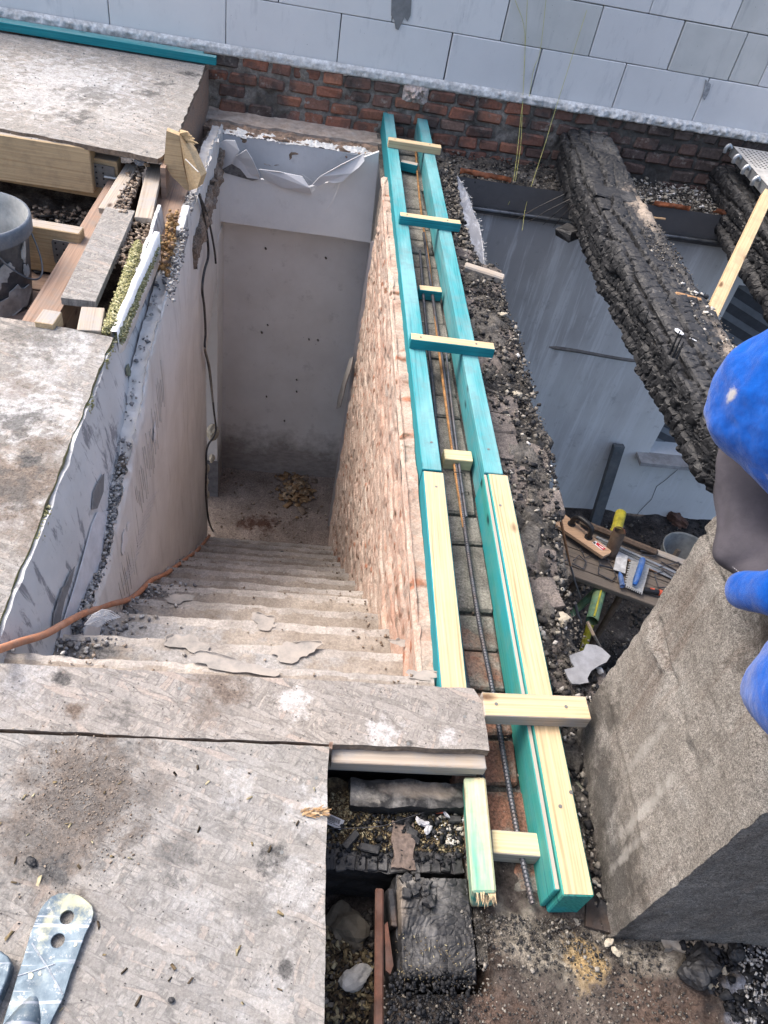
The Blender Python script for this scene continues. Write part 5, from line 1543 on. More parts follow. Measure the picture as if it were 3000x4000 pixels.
for (a, b, c, d) in [(1775, 1845, 1815, 1850), (1805, 1928, 1830, 1922)]:
    A_ = zl(a, b, ZR + .012); B_ = zl(c, d, ZR + .012); mb = MB(); mb.tube([A_ + Vector((0, 0, -.012)), A_, A_.lerp(B_, .5) + Vector((0, 0, .004)), B_, B_ + Vector((.004, 0, -.012))], .0014, 5)
    o = mb.build('tie_wire', MT['black']); tag(o, 'thin black tie wire twisted round the rebars, ' + ('upper one' if a == 1775 else 'lower one'), 'wire')

# ------------------------------------------------------------------ burnt room: far wall, beams
rw = thing('burnt_room_wall', 'sooty streaked plaster wall at the far side of the burnt room', 'wall', (2.2, 4.42, LZ))
YB = 4.42
wl = at(2775, 1310, 'y', YB); wt = at(2882, 1112, 'y', YB)
wx = (wl.x + wt.x) / 2; wb = at(2540, 1770, 'y', YB)
wx = wb.x * .4 + wx * .6
wz1, wz0 = wt.z, wb.z
def wallpart(name, x0, x1, z0, z1, mat):
    sheet(name, (x0, YB, z0), (x1 - x0, 0, 0), (0, 0, z1 - z0), .03, lambda P, a, b: fbm(P, 3, 3, 4) * .006, mat, rw)


ZB = -.335
wallpart('plaster', .55, wx, LZ, ZB, MT['room_plaster_light'])
wallpart('plaster', wx, 5.4, LZ, wz0, MT['room_plaster_light'])
wallpart('plaster', wx, 5.4, wz1, ZB, MT['room_plaster_light'])
sheet('ring_beam', (.55, YB + .012, ZB), (4.8, 0, 0), (0, 0, .155), .02, lambda P, a, b: fbm(P, 3, 3, 3) * .002, MT['soot_band'], rw)
mb = MB(); mb.box((.60, YB - .03, ZB - .022), (5.3, YB + .01, ZB + .006)); mb.tube([(.62, YB - .03, ZB + .002), (5.2, YB - .03, ZB + .002)], .012, 10); mb.build('steel_strip', m_plain('dark_steel_strip', (.10, .11, .125), .35, .7, .5, 5, .25, (.3, .3, .3)), rw)
for k, (a0, a1) in enumerate([((1800, 660), (2000, 700)), ((2560, 790), (2700, 812)), ((2800, 818), (2880, 842))]):
    A_, B_ = at(*a0, 'y', YB - .01), at(*a1, 'y', YB - .01)
    sheet('bare_brick_strip', (A_.x, YB + .004, A_.z - .030 + 0), (B_.x - A_.x, 0, B_.z - A_.z), (0, 0, .036), .006, lambda P, a, b: .006 + .006 * fbm(P, 40, 3, 3) - .02 * (1 - sstep(0, .35, b + .3 * fbm(P * np.array([1, 1, 0]), 30, 8, 3))), MT['orange_brick'], rw)
# grey scratch and crack marks on that wall
q0, q1 = at(2145, 1355, 'y', YB), at(2490, 1410, 'y', YB)
mb = MB(); mb.tube(spline([q0, q0.lerp(q1, .3) + Vector((0, 0, .005)), q0.lerp(q1, .7), q1], 4), [.004] + [.014] * 11 + [.008], 6); mb.build('filled_chase', m_plain('filled_chase', (.17, .16, .155), .95, 0, .25, 20), rw)
mb = MB(); mb.tube([at(a, b, 'y', YB - .004) for a, b in [(2670, 1815), (2640, 1840), (2600, 1875), (2565, 1900), (2545, 1950), (2510, 1985), (2480, 2020)]], .0022, 4); mb.build('crack', MT['black'], rw)
# window opening with reveal, striped blind and sill
mb = MB()
mb.box((wx, YB + .005, wz0 - .001), (5.3, YB + .45, wz0 + .004)); mb.box((wx - .002, YB + .005, wz0), (wx + .004, YB + .45, wz1)); mb.build('reveal', MT['room_plaster_light'], rw)
sheetm = m_plain('dark_blind_band', (.060, .064, .074), .8, 0, .2, 6, .2, (.10, .10, .11)); sheetl = m_plain('light_blind_band', (.17, .185, .205), .8, 0, .2, 6, .2, (.22, .22, .23))
bl = thing('louvre', 'striped dark and light grey louvre in the window opening behind the burnt beam', 'louvre', (wx + .6, YB + .3, wz0))
def stripe_pt(a, b): return at(a, b, 'y', YB + .16)
s0 = stripe_pt(2850, 1230); s1 = stripe_pt(3000, 1325)
slope = (s1.z - s0.z) / (s1.x - s0.x)
zz0 = s0.z - slope * (s0.x - wx)
for k in range(-7, 13):
    zc_ = zz0 - k * .115
    for j, (h_, m_) in enumerate([(.068, sheetm), (.047, sheetl)]):
        zt_ = zc_ - (.068 if j else 0)
        mb = MB(); mb.prism([(wx - .1, YB + .16 + j * -.006, zt_), (wx + 2.6, YB + .16 + j * -.006, zt_ + slope * 2.7), (wx + 2.6, YB + .16 + j * -.006, zt_ - h_ + slope * 2.7), (wx - .1, YB + .16 + j * -.006, zt_ - h_)], (0, .012, 0)); mb.build('slat', m_, bl)
sq = at(2530, 1785, 'y', YB - .12)
mb = MB(); mb.box((wx - .10, YB - .13, wz0 - .03), (wx + 1.8, YB + .1, wz0 + .003)); o = mb.build('window_sill', m_plain('dusty_white_sill', (.36, .36, .37), .8, 0, .2, 10, .4, (.2, .19, .18))); tag(o, 'dusty white window sill sticking out below the burnt beam', 'sill')
# fabric and torn mesh at the wall corner
g_ = [at(1788, 690, 'y', 4.38), at(1830, 770, 'y', 4.32), at(1848, 830, 'y', 4.26), at(1870, 880, 'y', 4.2), at(1885, 960, 'y', 4.1), at(1892, 1040, 'y', 4.0)]
h_ = [at(1775, 690, 'y', 4.36), at(1775, 770, 'y', 4.30), at(1772, 830, 'y', 4.2), at(1800, 900, 'y', 4.1), at(1825, 980, 'y', 4.0), at(1840, 1050, 'y', 3.9)]
mb = MB()
for i in range(5): mb.add([g_[i], g_[i + 1], h_[i + 1], h_[i], g_[i] + Vector((0, .01, 0)), g_[i + 1] + Vector((0, .01, 0)), h_[i + 1] + Vector((0, .01, 0)), h_[i] + Vector((0, .01, 0))], [(0, 1, 2, 3), (7, 6, 5, 4), (0, 4, 5, 1), (2, 6, 7, 3)])
tf = thing('torn_plaster_corner', 'torn pale plaster corner with frayed mesh beside the right stud', 'plaster', h_[0]); mb.build('skim', MT['room_plaster_light'], tf)
mb = MB()
for i in range(150):
    t_ = RS.rand() * 4.99; k = int(t_); c_ = g_[k].lerp(g_[k + 1], t_ - k)
    mb.tube([c_, c_ + Vector((RS.uniform(-.012, .022), RS.uniform(-.02, .01), RS.uniform(-.03, .02)))], .0012, 3, cap=False)
mb.tube(spline(g_, 3), .0035, 5)
o = mb.build('frayed_fibre', MT['glassfibre'], tf); o['kind'] = 'stuff'

# charred beams
def char_beam(name, label, y0, y1, cx, hw, hd, ztop, mat, seed, taper=None, res=.0075):
    """charred timber along y: rounded section broken into scales by transverse cracks"""
    L = y1 - y0
    per = 2 * (2 * hw + 2 * hd)
    nu = int(L / res); nv = int(per / .0095)
    s = np.linspace(0, 1, nv, endpoint=False)
    # superellipse section
    th = s * 2 * pi
    c_, s_ = np.cos(th), np.sin(th)
    rr = 1 / (np.abs(c_) ** 9 + np.abs(s_) ** 9) ** (1 / 9)
    sx_, sz_ = c_ * rr * hw, s_ * rr * hd
    yy = np.linspace(y0, y1, nu)
    Sx = np.broadcast_to(sx_, (nu, nv)); Sz = np.broadcast_to(sz_, (nu, nv)); Y = np.broadcast_to(yy[:, None], (nu, nv))
    sc_ = np.ones(nu) if taper is None else taper(yy)
    A = np.stack([Sx, Y, Sz], -1)
    # scales: strips round the section, cells along the length
    arc = np.broadcast_to(s * per, (nu, nv))
    wob = fbm(np.stack([arc * 0 + np.sin(th)[None] * .3, Y, np.cos(th)[None] * .3 + 0 * Y], -1), 3, seed, 3)
    wob2 = fbm(np.stack([np.sin(th)[None] * .3 + 0 * Y, Y, np.cos(th)[None] * .3 + 0 * Y], -1), 14, seed + 3, 3)
    nst = int(per / .080)
    u = s[None] * nst + wob * .5 + wob2 * .12
    ri = np.floor(u); fu = u - ri; ri = np.mod(ri, nst)
    hr = _h(ri.astype(int), ri.astype(int) * 0, ri.astype(int) * 0, seed)
    v = Y / (.046 + .020 * hr) + hr * 7 + wob2 * .55 + (fu - .5) * .5 * (hr - .5) * 2
    ci = np.floor(v); fv = v - ci
    hc = _h(ri.astype(int), ci.astype(int), ci.astype(int) * 0, seed + 5)
    du = np.minimum(fu, 1 - fu); dvv = np.minimum(fv, 1 - fv)
    dome = sstep(0, .22, du) * .55 + sstep(0, .20, dvv) * .45
    crack = (1 - sstep(0, .09, dvv)) * .011 + (1 - sstep(0, .10, du)) * .015
    topz_ = sstep(.45, .95, Sz / hd)              # the top has burnt flatter
    ridge = 1 - .55 * topz_
    hgt = (dome * .022 + (hc - .5) * .014 - crack * 1.4 + (fv - .5) * .010) * ridge + (hr - .5) * .040 * ridge
    hgt += fbm(A, 5, seed + 9, 3) * .011 + fbm(A, 40, seed + 19, 4) * .0028
    nrm = np.stack([Sx / hw ** 1.0, 0 * Y, Sz / hd ** 1.0], -1)
    nl = np.linalg.norm(nrm, axis=-1, keepdims=True); nrm = nrm / nl
    P = np.stack([Sx * sc_[:, None], Y, Sz * sc_[:, None]], -1) + nrm * hgt[..., None]
    cxs = np.array([cx(y) for y in yy])
    P[..., 0] += cxs[:, None]; P[..., 2] += ztop - hd
    F = grid_faces(nu, nv, True)
    n0 = nu * nv
    # ends
    e0 = P[0].mean(0); e1 = P[-1].mean(0)
    V = np.concatenate([P.reshape(-1, 3), [e0, e1]])
    t0 = np.array([[0 * nv + (j + 1) % nv, j, n0, n0] for j in range(nv)])
    t1 = np.array([[(nu - 1) * nv + j, (nu - 1) * nv + (j + 1) % nv, n0 + 1, n0 + 1] for j in range(nv)])
    me_faces = [tuple(f) for f in F] + [(a[0], a[1], a[2]) for a in t0] + [(a[0], a[1], a[2]) for a in t1]
    o = mk(name, V, me_faces, mat, None, smooth=False)
    return o


bx = lambda y: float(np.interp(y, [.8, 1.8, 2.1, 2.6, 3.2, 3.7, 4.3, 5.1], [1.61, 1.61, 1.61, 1.60, 1.59, 1.585, 1.615, 1.665]))
MT['char_beam'] = m_char('charred_beam_scales', .02, base=(.004, .0045, .0055),
    spots_ash=[(1.70, 4.65, 0, .12, .20, .2, .4)],
    spots_brown=[(1.69, 3.75, 0.03, .075, .27, .06, .95), (1.71, 2.40, .03, .07, .38, .05, .7), (1.70, 4.98, .02, .10, .08, .08, .95)])
cb = char_beam('charred_beam', '', 1.74, 5.02, bx, .138, .125, .045, MT['char_beam'], 5, taper=lambda y: 1 - .55 * sstep(2.05, 1.74, y) - .18 * sstep(4.7, 5.05, y))
tag(cb, 'huge charred ceiling beam with alligator cracks spanning from the brick wall', 'beam')
b2 = char_beam('charred_beam', '', 3.0, 5.0, lambda y: 2.66 + (y - 4.6) * .05, .15, .135, -.02, MT['char'], 25, taper=lambda y: 1 + 0 * y, res=.009)
tag(b2, 'second charred beam at the right frame edge under the perforated plank', 'beam')
# splintered side pieces
def splint(a, b, z0, z1, wd_, ht, mat, label, name='charred_splinter', parent=None, jit=.004, seed=0):
    o = timber(name, at(*a, 'z', z0), at(*b, 'z', z1), wd_, ht, [mat], bev=.006, jit=jit, seed=seed); tag(o, label, 'wood piece'); return o


splint((2560, 1150), (2770, 1198), .05, .03, .09, .06, MT['char'], 'charred wedge lying across the beam near the yellow prop', seed=1, jit=.008)
splint((2600, 1125), (2772, 1152), .06, .05, .02, .02, MT['char'], 'thin charred strip on top of the wedge', seed=2)
splint((2640, 1140), (2745, 1168), .068, .05, .016, .015, m_plain('fresh_split_wood', (.42, .24, .12), .8, 0, .2, 40), 'freshly split tan sliver on the charred wedge', seed=3, jit=.002)
splint((2700, 1232), (2785, 1238), .03, .02, .03, .025, MT['char'], 'short charred peg beside the yellow prop', seed=4)
splint((2350, 805), (2520, 850), .055, .03, .02, .014, MT['char'], 'charred lath across the pale patch of the beam', seed=5, jit=.003)
splint((2470, 838), (2600, 852), .035, .01, .014, .010, m_plain('fresh_split_wood_b', (.40, .26, .14), .8, 0, .2, 40), 'thin tan lath sticking out over the steel strip', seed=6, jit=.002)
splint((2250, 900), (2190, 880), -.2, -.22, .10, .05, MT['char'], 'charred flake hanging on the left of the beam', seed=7, jit=.01)
splint((2320, 730), (2490, 775), .068, .05, .11, .025, MT['char'], 'lifted charred slab near the wall end of the beam', seed=8, jit=.008)
for k, (a, b, c, d) in enumerate([(2225, 780, 2060, 870), (2215, 800, 2120, 880), (2240, 800, 2160, 890), (2205, 760, 2010, 860)]):
    mb = MB(); mb.tube([at(a, b, 'y', 4.0), at((a + c) / 2, (b + d) / 2 - 4, 'y', 4.02), at(c, d, 'y', 4.05)], [.004, .003, .001], 5)
    o = mb.build('reed_stalk', MT['char_brown']); tag(o, ['long thin charred stalk sticking out left of the beam', 'thick charred stalk below the long one', 'steep charred stalk nearest the beam', 'topmost charred stalk left of the beam'][k], 'stalk', 'charred stalks left of the beam')
for k, (a, b, h_) in enumerate([(2515, 1260, .05), (2612, 1385, .10), (2625, 1395, .09), (2640, 1400, .07), (2460, 885, .03), (2505, 920, .04), (2595, 1190, .05)]):
    q = p(a, b, .04); mb = MB(); mb.tube([q, q + Vector((.004, .01, h_))], [.008 if h_ > .06 else .0035, .002], 5)
    o = mb.build('burnt_nail' if h_ < .06 else 'charred_shard', MT['char']); tag(o, 'thin black %s standing up from the charred beam, number %s from the wall' % ('nail' if h_ < .06 else 'shard', ['five', 'six', 'seven', 'eight', 'one', 'two', 'three'][k]), 'nail' if h_ < .06 else 'shard')
g_ = []
for i in range(1200):
    y_ = RS.choice([RS.uniform(1.9, 3.4), RS.uniform(3.1, 3.6), RS.uniform(2.0, 2.9)]); g_.append((bx(y_) + RS.uniform(-.01, .145) , y_, .052 + RS.uniform(-.012, .006)))
chunk_cloud('beam_top_debris', g_, RS.uniform(.002, .007, len(g_)) * (.5 + 1.5 * RS.rand(len(g_)) ** 2), MT['mixed'], 31, .6)
g_ = [(bx(y_) + RS.uniform(0, .13), y_, .055) for y_ in RS.uniform(2.2, 3.3, 40)]
chunk_cloud('beam_top_chips', g_, RS.uniform(.004, .016, len(g_)), MT['pale'], 32, .35)
for k, (a, b, s_) in enumerate([(2650, 1293, .022), (2710, 1315, .026), (2735, 1325, .014)]):
    stone('plaster_chip', p(a, b, .055), s_, m_plain('grey_plaster_chip', (.40, .42, .45), .9, 0, .1), ['long white-grey plaster chip on the charred beam', 'square grey plaster chip on the charred beam', 'small grey plaster chip right of the square one'][k], 90 + k, (1, .6, .12))

# scaffold plank with perforations
pk = thing('scaffold_plank', 'perforated galvanised scaffold plank splashed with mortar at the right frame edge', 'scaffold plank', at(2900, 640, 'z', .10))
A_, B_ = at(2862, 570, 'z', .12), at(3000, 728, 'z', .12)
d_ = (B_ - A_).normalized(); n_ = Vector((-d_.y, d_.x, 0));
if n_.x < 0: n_ = -n_
A0_ = A_; L_ = (B_ - A_).length * 2.0
mb = MB(); mb.prism([A0_, A0_ + d_ * L_, A0_ + d_ * L_ + n_ * 1.2, A0_ + n_ * 1.2], (0, 0, -.003)); mb.build('deck', m_plain('mortar_splashed_steel', (.40, .39, .37), .8, .2, .3, 30, .6, (.5, .49, .46), .003), pk)
mb = MB(); mb.prism([A0_, A0_ + d_ * L_, A0_ + d_ * L_ + Vector((0, 0, -.055)), A0_ + Vector((0, 0, -.055))], n_ * .003); mb.build('side_flange', MT['steel'], pk)
for i in range(4):
    c_ = A0_ + d_ * (.02 + i * .16) - n_ * .012
    mb = MB(); mb.tube(spline([c_ + Vector((0, 0, -.01)), c_ + Vector((0, 0, .006)) - n_ * .018, c_ - n_ * .032 + Vector((0, 0, -.014)), c_ - n_ * .03 + Vector((0, 0, -.038))], 4), .012, 8); mb.build('hook', MT['steel'], pk)
for i in range(11):
    for j in range(9):
        c_ = A0_ + d_ * (.03 + i * .028) + n_ * (.035 + j * .028) + Vector((0, 0, .0002)); mb = MB(); mb.tube([c_, c_ + Vector((0, 0, .0008))], .0065, 8); mb.build('hole', MT['void'], pk)  # black discs painted as the dark inside the perforations

# yellow prop
A_, B_ = at(2768, 1262, 'z', -.02), at(3010, 745, 'z', .20)
o = timber('prop', A_, B_, .055, .045, [MT['pine_old']], up=(0, -.4, 1), bev=.003); tag(o, 'yellow sawn timber leaning across the burnt beam at the right edge', 'timber')
# yellow strings
for k, pts in enumerate([[(2012, 0), (2050, 130), (2042, 385), (2035, 450), (2020, 600), (1998, 760), (1985, 800)], [(2060, 0), (2042, 390), (2036, 540), (2030, 600), (2005, 760)], [(2135, -20), (2110, 200), (2085, 270), (2065, 395)], [(2292, 40), (2175, 410), (2130, 560), (2060, 780), (2040, 900)]]):
    if k < 2 or k == 3: P_ = [at(a, b, 'y', 4.84 - .10 * max(0, (b - 380)) / 100 if b > 380 else 4.835) for a, b in pts]
    else: P_ = [at(a, b, 'y', 4.835) for a, b in pts]
    mb = MB(); mb.tube(spline(P_, 5), .0013, 4); o = mb.build('yellow_string', MT['string']); tag(o, ['yellow string hanging over the bricks, leftmost of the bundle', 'yellow string twisted with the leftmost one', 'short yellow string ending at the mortar bed', 'yellow string further right ending near the beam'][k], 'string', 'yellow strings over the block wall')

# ------------------------------------------------------------------ slab and charred zone in the foreground
def slabdisp(P, a, b):
    x, y = P[..., 0], P[..., 1]
    e_ = .285 + .025 * fbm(P, 7, 3, 3)
    low = np.maximum(sstep(e_ + .02, e_ - .03, x), sstep(.49, .455, x) * sstep(.345, .375, y))
    d = -.20 * low + fbm(P, 12, 5, 5) * (.005 + .014 * low) + fbm(P, 45, 15, 3) * .002
    d += .018 * np.exp(-(((x - .98) / .14) ** 2 + ((y - .36) / .10) ** 2)) * (1 + fbm(P, 30, 25, 4))
    return d


sheet('slab', (.02, -.6, -.135), (2.2, 0, 0), (0, 1.22, 0), .008, slabdisp, MT['slab'], kind='structure')
mb = MB(); mb.box((-1.5, .84, -1.0), (.455, .875, -.07)); mb.build('void_dark_screen', MT['void'], kind='structure')  # black box added so the space behind reads as dark depth
mb = MB(); mb.box((-.02, -.6, -.9), (.0, .85, -.07)); mb.build('void_dark_side_screen', MT['void'], kind='structure')  # black sheet added at the side, darkness put into its colour
sheet('void_floor', (-.02, .55, -.36), (.5, 0, 0), (0, .3, 0), .012, lambda P, a, b: fbm(P, 14, 3, 4) * .012, MT['soil'], kind='structure')
ROUGHC = MT['char']
o = rough_box('charred_block', (.205, .697, -.175), (.468, .757, -.112), .005, .0055, 24, m_char('ash_streaked_char', .5, spots_ash=[(.23, .72, -.11, .05, .015, .2, 1), (.40, .73, -.11, .08, .014, .2, .6)], spots_brown=[(.36, .735, -.11, .09, .018, .1, .7)]), None, 41); tag(o, 'short charred timber block streaked with white ash below the OSB lip', 'timber block')
o = rough_box('debris_bed', (.145, .615, -.25), (.492, .765, -.158), .006, .010, 22, m_ground('sawdust_and_ash', [(.3, (.025, .022, .02)), (.5, (.09, .07, .045)), (.7, (.20, .165, .10))], 30, 150, .006), None, 43, kind='structure')
o = rough_box('charred_beam_end', (.02, .572, -.30), (.452, .622, -.150), .005, .0065, 22, MT['char'], None, 45); tag(o, 'horizontal charred beam crossing above the black hole in the foreground', 'beam')
# cracks across that beam: separate scales proud of it
for i in range(13):
    x_ = .15 + .023 * i
    o = timber('char_scale', (x_, .586 + RS.uniform(-.004, .004), -.146 + RS.uniform(-.002, .004)), (x_ + .021, .586, -.146 + RS.uniform(-.002, .004)), .030, .010, [MT['char']], o if False else None, bev=.002, jit=.0012, seed=i)
    o.parent = bpy.data.objects['charred_beam_end']; o.location = o.location - WL['charred_beam_end']
# post stub, end grain up
ps = thing('charred_post', 'charred square post stub seen from above with cracked growth rings', 'post', (.375, .465, -.45))
nx = 150
U = np.linspace(0, 1, nx)
gx, gy = np.meshgrid(.298 + .162 * U, .365 + .20 * U, indexing='ij')
P = np.stack([gx, gy, np.full_like(gx, -.128)], -1)
f1, f2, idd = worley2((gx + .02 * fbm(P, 20, 3, 3)) * 52, gy * 52, 4)
ck = 1 - sstep(0, .10, f2 - f1)
rd = np.hypot(gx - .40, gy - .43)
zone = sstep(.045, .02, np.hypot(gx - .335, gy - .54) - .02)
P[..., 2] += -ck * .006 * (.35 + zone) + (idd - .5) * .012 * zone + np.sin(rd * 620 + 5 * fbm(P, 30, 9, 3)) * .0005 + fbm(P, 12, 12, 4) * .010
ex_ = np.maximum(np.abs(U - .5)[:, None], np.abs(U - .5)[None]) * 2
P[..., 2] -= .05 * sstep(.86, 1.0, ex_) ** 2 + .02 * np.maximum(0, .45 - (gy - .365) / .2)
mk('end_grain', P.reshape(-1, 3), grid_faces(nx, nx), m_char('charred_end_grain', .35, spots_ash=[(.325, .545, -.13, .05, .03, .2, .8)], spots_brown=[(.305, .52, -.13, .015, .06, .2, .5)]), ps, smooth=True)
rough_box('post_side', (.302, .37, -.46), (.456, .56, -.150), .007, .008, 20, MT['char'], ps, 47)
for i in range(16):
    u_, v_ = RS.uniform(.315, .375), RS.uniform(.50, .556)
    me = bevel_box_mesh('char_scale', RS.uniform(.012, .024), RS.uniform(.010, .018), .012, .002, [MT['char']], .003, 700 + i)
    place('char_scale', me, (u_, v_, -.122 + RS.uniform(-.002, .005)), (RS.uniform(-.2, .2), RS.uniform(-.2, .2), RS.uniform(0, 3)), ps)
# rusty bars
q = [p(1482, 3468, -.13), p(1486, 3620, -.132), p(1480, 3800, -.135), p(1478, 4060, -.14)]
o = timber('rusty_bar', q[0], q[3], .017, .010, [MT['rust']], bev=.003, jit=.001); tag(o, 'long rusty flat bar over the black hole, left of the charred post', 'steel bar')
V = [p(1503, 3610, -.135), p(1514, 3600, -.135), p(1537, 3770, -.14), p(1525, 3805, -.14), p(1508, 3790, -.14)]
mb = MB(); mb.prism(V, (0, 0, -.008)); o = mb.build('rusty_wedge', MT['rust']); tag(o, 'short rusty pointed wedge beside the long flat bar', 'steel wedge')
o = timber('side_plank', p(1525, 3470, -.13), p(1538, 3620, -.14), .012, .12, [MT['char_brown']], jit=.002); tag(o, 'scorched brown board on edge against the charred post', 'board')
# debris
def region(n, pts, z, zr=.004):
    """random points inside a photo polygon laid on a level"""
    W_ = [p(a, b, z) for a, b in pts]; out = []
    xs = [w_.x for w_ in W_]; ys = [w_.y for w_ in W_]
    while len(out) < n:
        x, y = RS.uniform(min(xs), max(xs)), RS.uniform(min(ys), max(ys)); ins = False
        for i in range(len(W_)):
            a_, b_ = W_[i], W_[i - 1]
            if (a_.y > y) != (b_.y > y) and x < (b_.x - a_.x) * (y - a_.y) / (b_.y - a_.y) + a_.x: ins = not ins
        if ins: out.append((x, y, z + RS.uniform(-zr, zr)))
    return out


g_ = region(4200, [(1265, 3100), (1380, 3090), (1400, 3170), (1880, 3170), (1880, 3330), (1265, 3320)], -.15)
chunk_cloud('sawdust_heap', g_, RS.uniform(.0015, .005, len(g_)), MT['straw'], 51, .4, elong=1.7)
g_ = region(500, [(1400, 3170), (1890, 3180), (1880, 3380), (1270, 3380), (1265, 3250)], -.143)
chunk_cloud('charcoal_heap', g_, RS.uniform(.003, .010, len(g_)) * (.5 + 1.2 * RS.rand(len(g_)) ** 2), MT['coal'], 52, .5)
g_ = region(90, [(1690, 3150), (1890, 3160), (1880, 3300), (1700, 3300)], -.142)
chunk_cloud('ash_crumb', g_, RS.uniform(.003, .009, len(g_)), MT['pale'], 53, .6)
g_ = region(900, [(1265, 3600), (1450, 3560), (1460, 4000), (1265, 4000)], -.325, .012)
chunk_cloud('hole_debris', g_, RS.uniform(.004, .016, len(g_)), MT['mixed'], 54, .5)
g_ = region(420, [(1265, 3600), (1450, 3700), (1460, 4000), (1265, 4000)], -.31, .008)
chunk_cloud('hole_straw', g_, RS.uniform(.003, .008, len(g_)), MT['straw'], 55, .4, elong=2)
g_ = region(360, [(1530, 3800), (1860, 3780), (1800, 4000), (1500, 4000)], -.125, .01)
chunk_cloud('post_foot_charcoal', g_, RS.uniform(.002, .008, len(g_)), MT['coal'], 56, .5)
g_ = region(160, [(1540, 3640), (1840, 3690), (1840, 3850), (1560, 3850)], -.127, .006)
chunk_cloud('post_straw', g_, RS.uniform(.0008, .002, len(g_)), MT['straw'], 57, .4, elong=2)
g_ = region(2600, [(1800, 3560), (2420, 3600), (2520, 3640), (2720, 3700), (2720, 3800), (1850, 3790)], -.128, .005)
chunk_cloud('slab_edge_crumb', g_, RS.uniform(.001, .003, len(g_)) * (.5 + 2.5 * RS.rand(len(g_)) ** 6), MT['mixed'], 58, .6)
g_ = region(900, [(1850, 3560), (2300, 3600), (2320, 3720), (1880, 3700)], -.128, .005)
chunk_cloud('slab_mortar_crumb', g_, RS.uniform(.001, .003, len(g_)) * (.5 + 2.5 * RS.rand(len(g_)) ** 6), MT['mixed'], 59, .6)
g_ = region(1300, [(2660, 3640), (3050, 3560), (3050, 4050), (2900, 4020), (2760, 3850), (2680, 3780)], -.118, .014)
chunk_cloud('corner_charcoal', g_, RS.uniform(.003, .010, len(g_)) * (.5 + 1.8 * RS.rand(len(g_)) ** 2), MT['coal'], 60, .55)
g_ = region(520, [(2880, 3700), (3050, 3680), (3050, 4050), (2930, 4050)], -.108, .008)
chunk_cloud('corner_pale_gravel', g_, RS.uniform(.002, .007, len(g_)), MT['gravel'], 61, .6)
g_ = region(1500, [(1500, 3850), (3000, 3750), (3000, 4050), (1500, 4050)], -.132, .003)
chunk_cloud('slab_grit', g_, RS.uniform(.001, .005, len(g_)), MT['mixed'], 62, .6)
g_ = region(1500, [(2230, 2860), (2420, 2900), (2480, 3560), (2330, 3560)], -.142, .006)
chunk_cloud('chimney_foot_debris', g_, RS.uniform(.0015, .005, len(g_)) * (.5 + 2 * RS.rand(len(g_)) ** 3), MT['mixed'], 63, .6)
for k, (a, b, s_, l) in enumerate([(2745, 3760, .034, 'upper dull black charcoal lump in the corner heap'), (2712, 3800, .030, 'lower dull black charcoal lump in the corner heap'), (2870, 3715, .018, 'right-hand charcoal lump near the pale gravel')]):
    stone('charcoal_lump', p(a, b, -.10), s_, MT['char'], l, 120 + k, (1, .9, .8), 'charcoal')
for k, (a, b, s_, l) in enumerate([(2745, 3590, .010, 'cream crumb at the chimney foot, upper of two'), (2752, 3640, .013, 'cream crumb at the chimney foot, lower of two'), (2735, 3700, .013, 'cream stone between slab and charcoal heap'), (2820, 3800, .016, 'white flat stone in the corner charcoal'), (2785, 3838, .014, 'white flat stone below the upper one in the corner charcoal'), (2380, 3680, .009, 'round cream pebble on the slab edge'), (2405, 3715, .008, 'round cream pebble just right of the first on the slab')]):
    stone('pebble', p(a, b, -.118), s_, MT['stone'], l, 130 + k, (1.2, .8, .6))
stone('white_stone', at(1382, 3822, 'z', -.30), .026, m_plain('white_stone', (.50, .49, .46), .9, 0, .2, 40), 'white angular stone down in the black hole', 141, (.8, 1.2, .7))
stone('mortar_lump', at(1340, 3630, 'z', -.32), .05, m_plain('brown_grey_stone', (.13, .115, .09), .95, 0, .3, 30), 'large brownish lump down in the black hole', 142, (.9, 1, .6))
o = timber('plank_remnant', p(2290, 3560, -.12), p(2450, 3612, -.13), .06, .02, [MT['char_brown']], jit=.004); tag(o, 'dark plank remnant at the slab edge left of the chimney corner', 'plank')
rough_box('mortar_strip', (.845, .418, -.15), (1.01, .448, -.112), .005, .010, 30, m_plain('cracked_mortar_strip', (.30, .265, .22), .95, 0, .4, 20, .4, (.12, .11, .10), .004), None, 49); tag(bpy.data.objects['mortar_strip'], 'cracked cream mortar strip along the chimney foot', 'mortar strip')
o = rough_box('brown_fibre_patch', (.295, .575, -.15), (.345, .675, -.139), .003, .006, 30, m_plain('brown_fibre', (.13, .10, .085), .95, 0, .35, 90, bump=.004), None, 51); tag(o, 'brown fibrous clump lying across the foreground charred beam', 'clump')
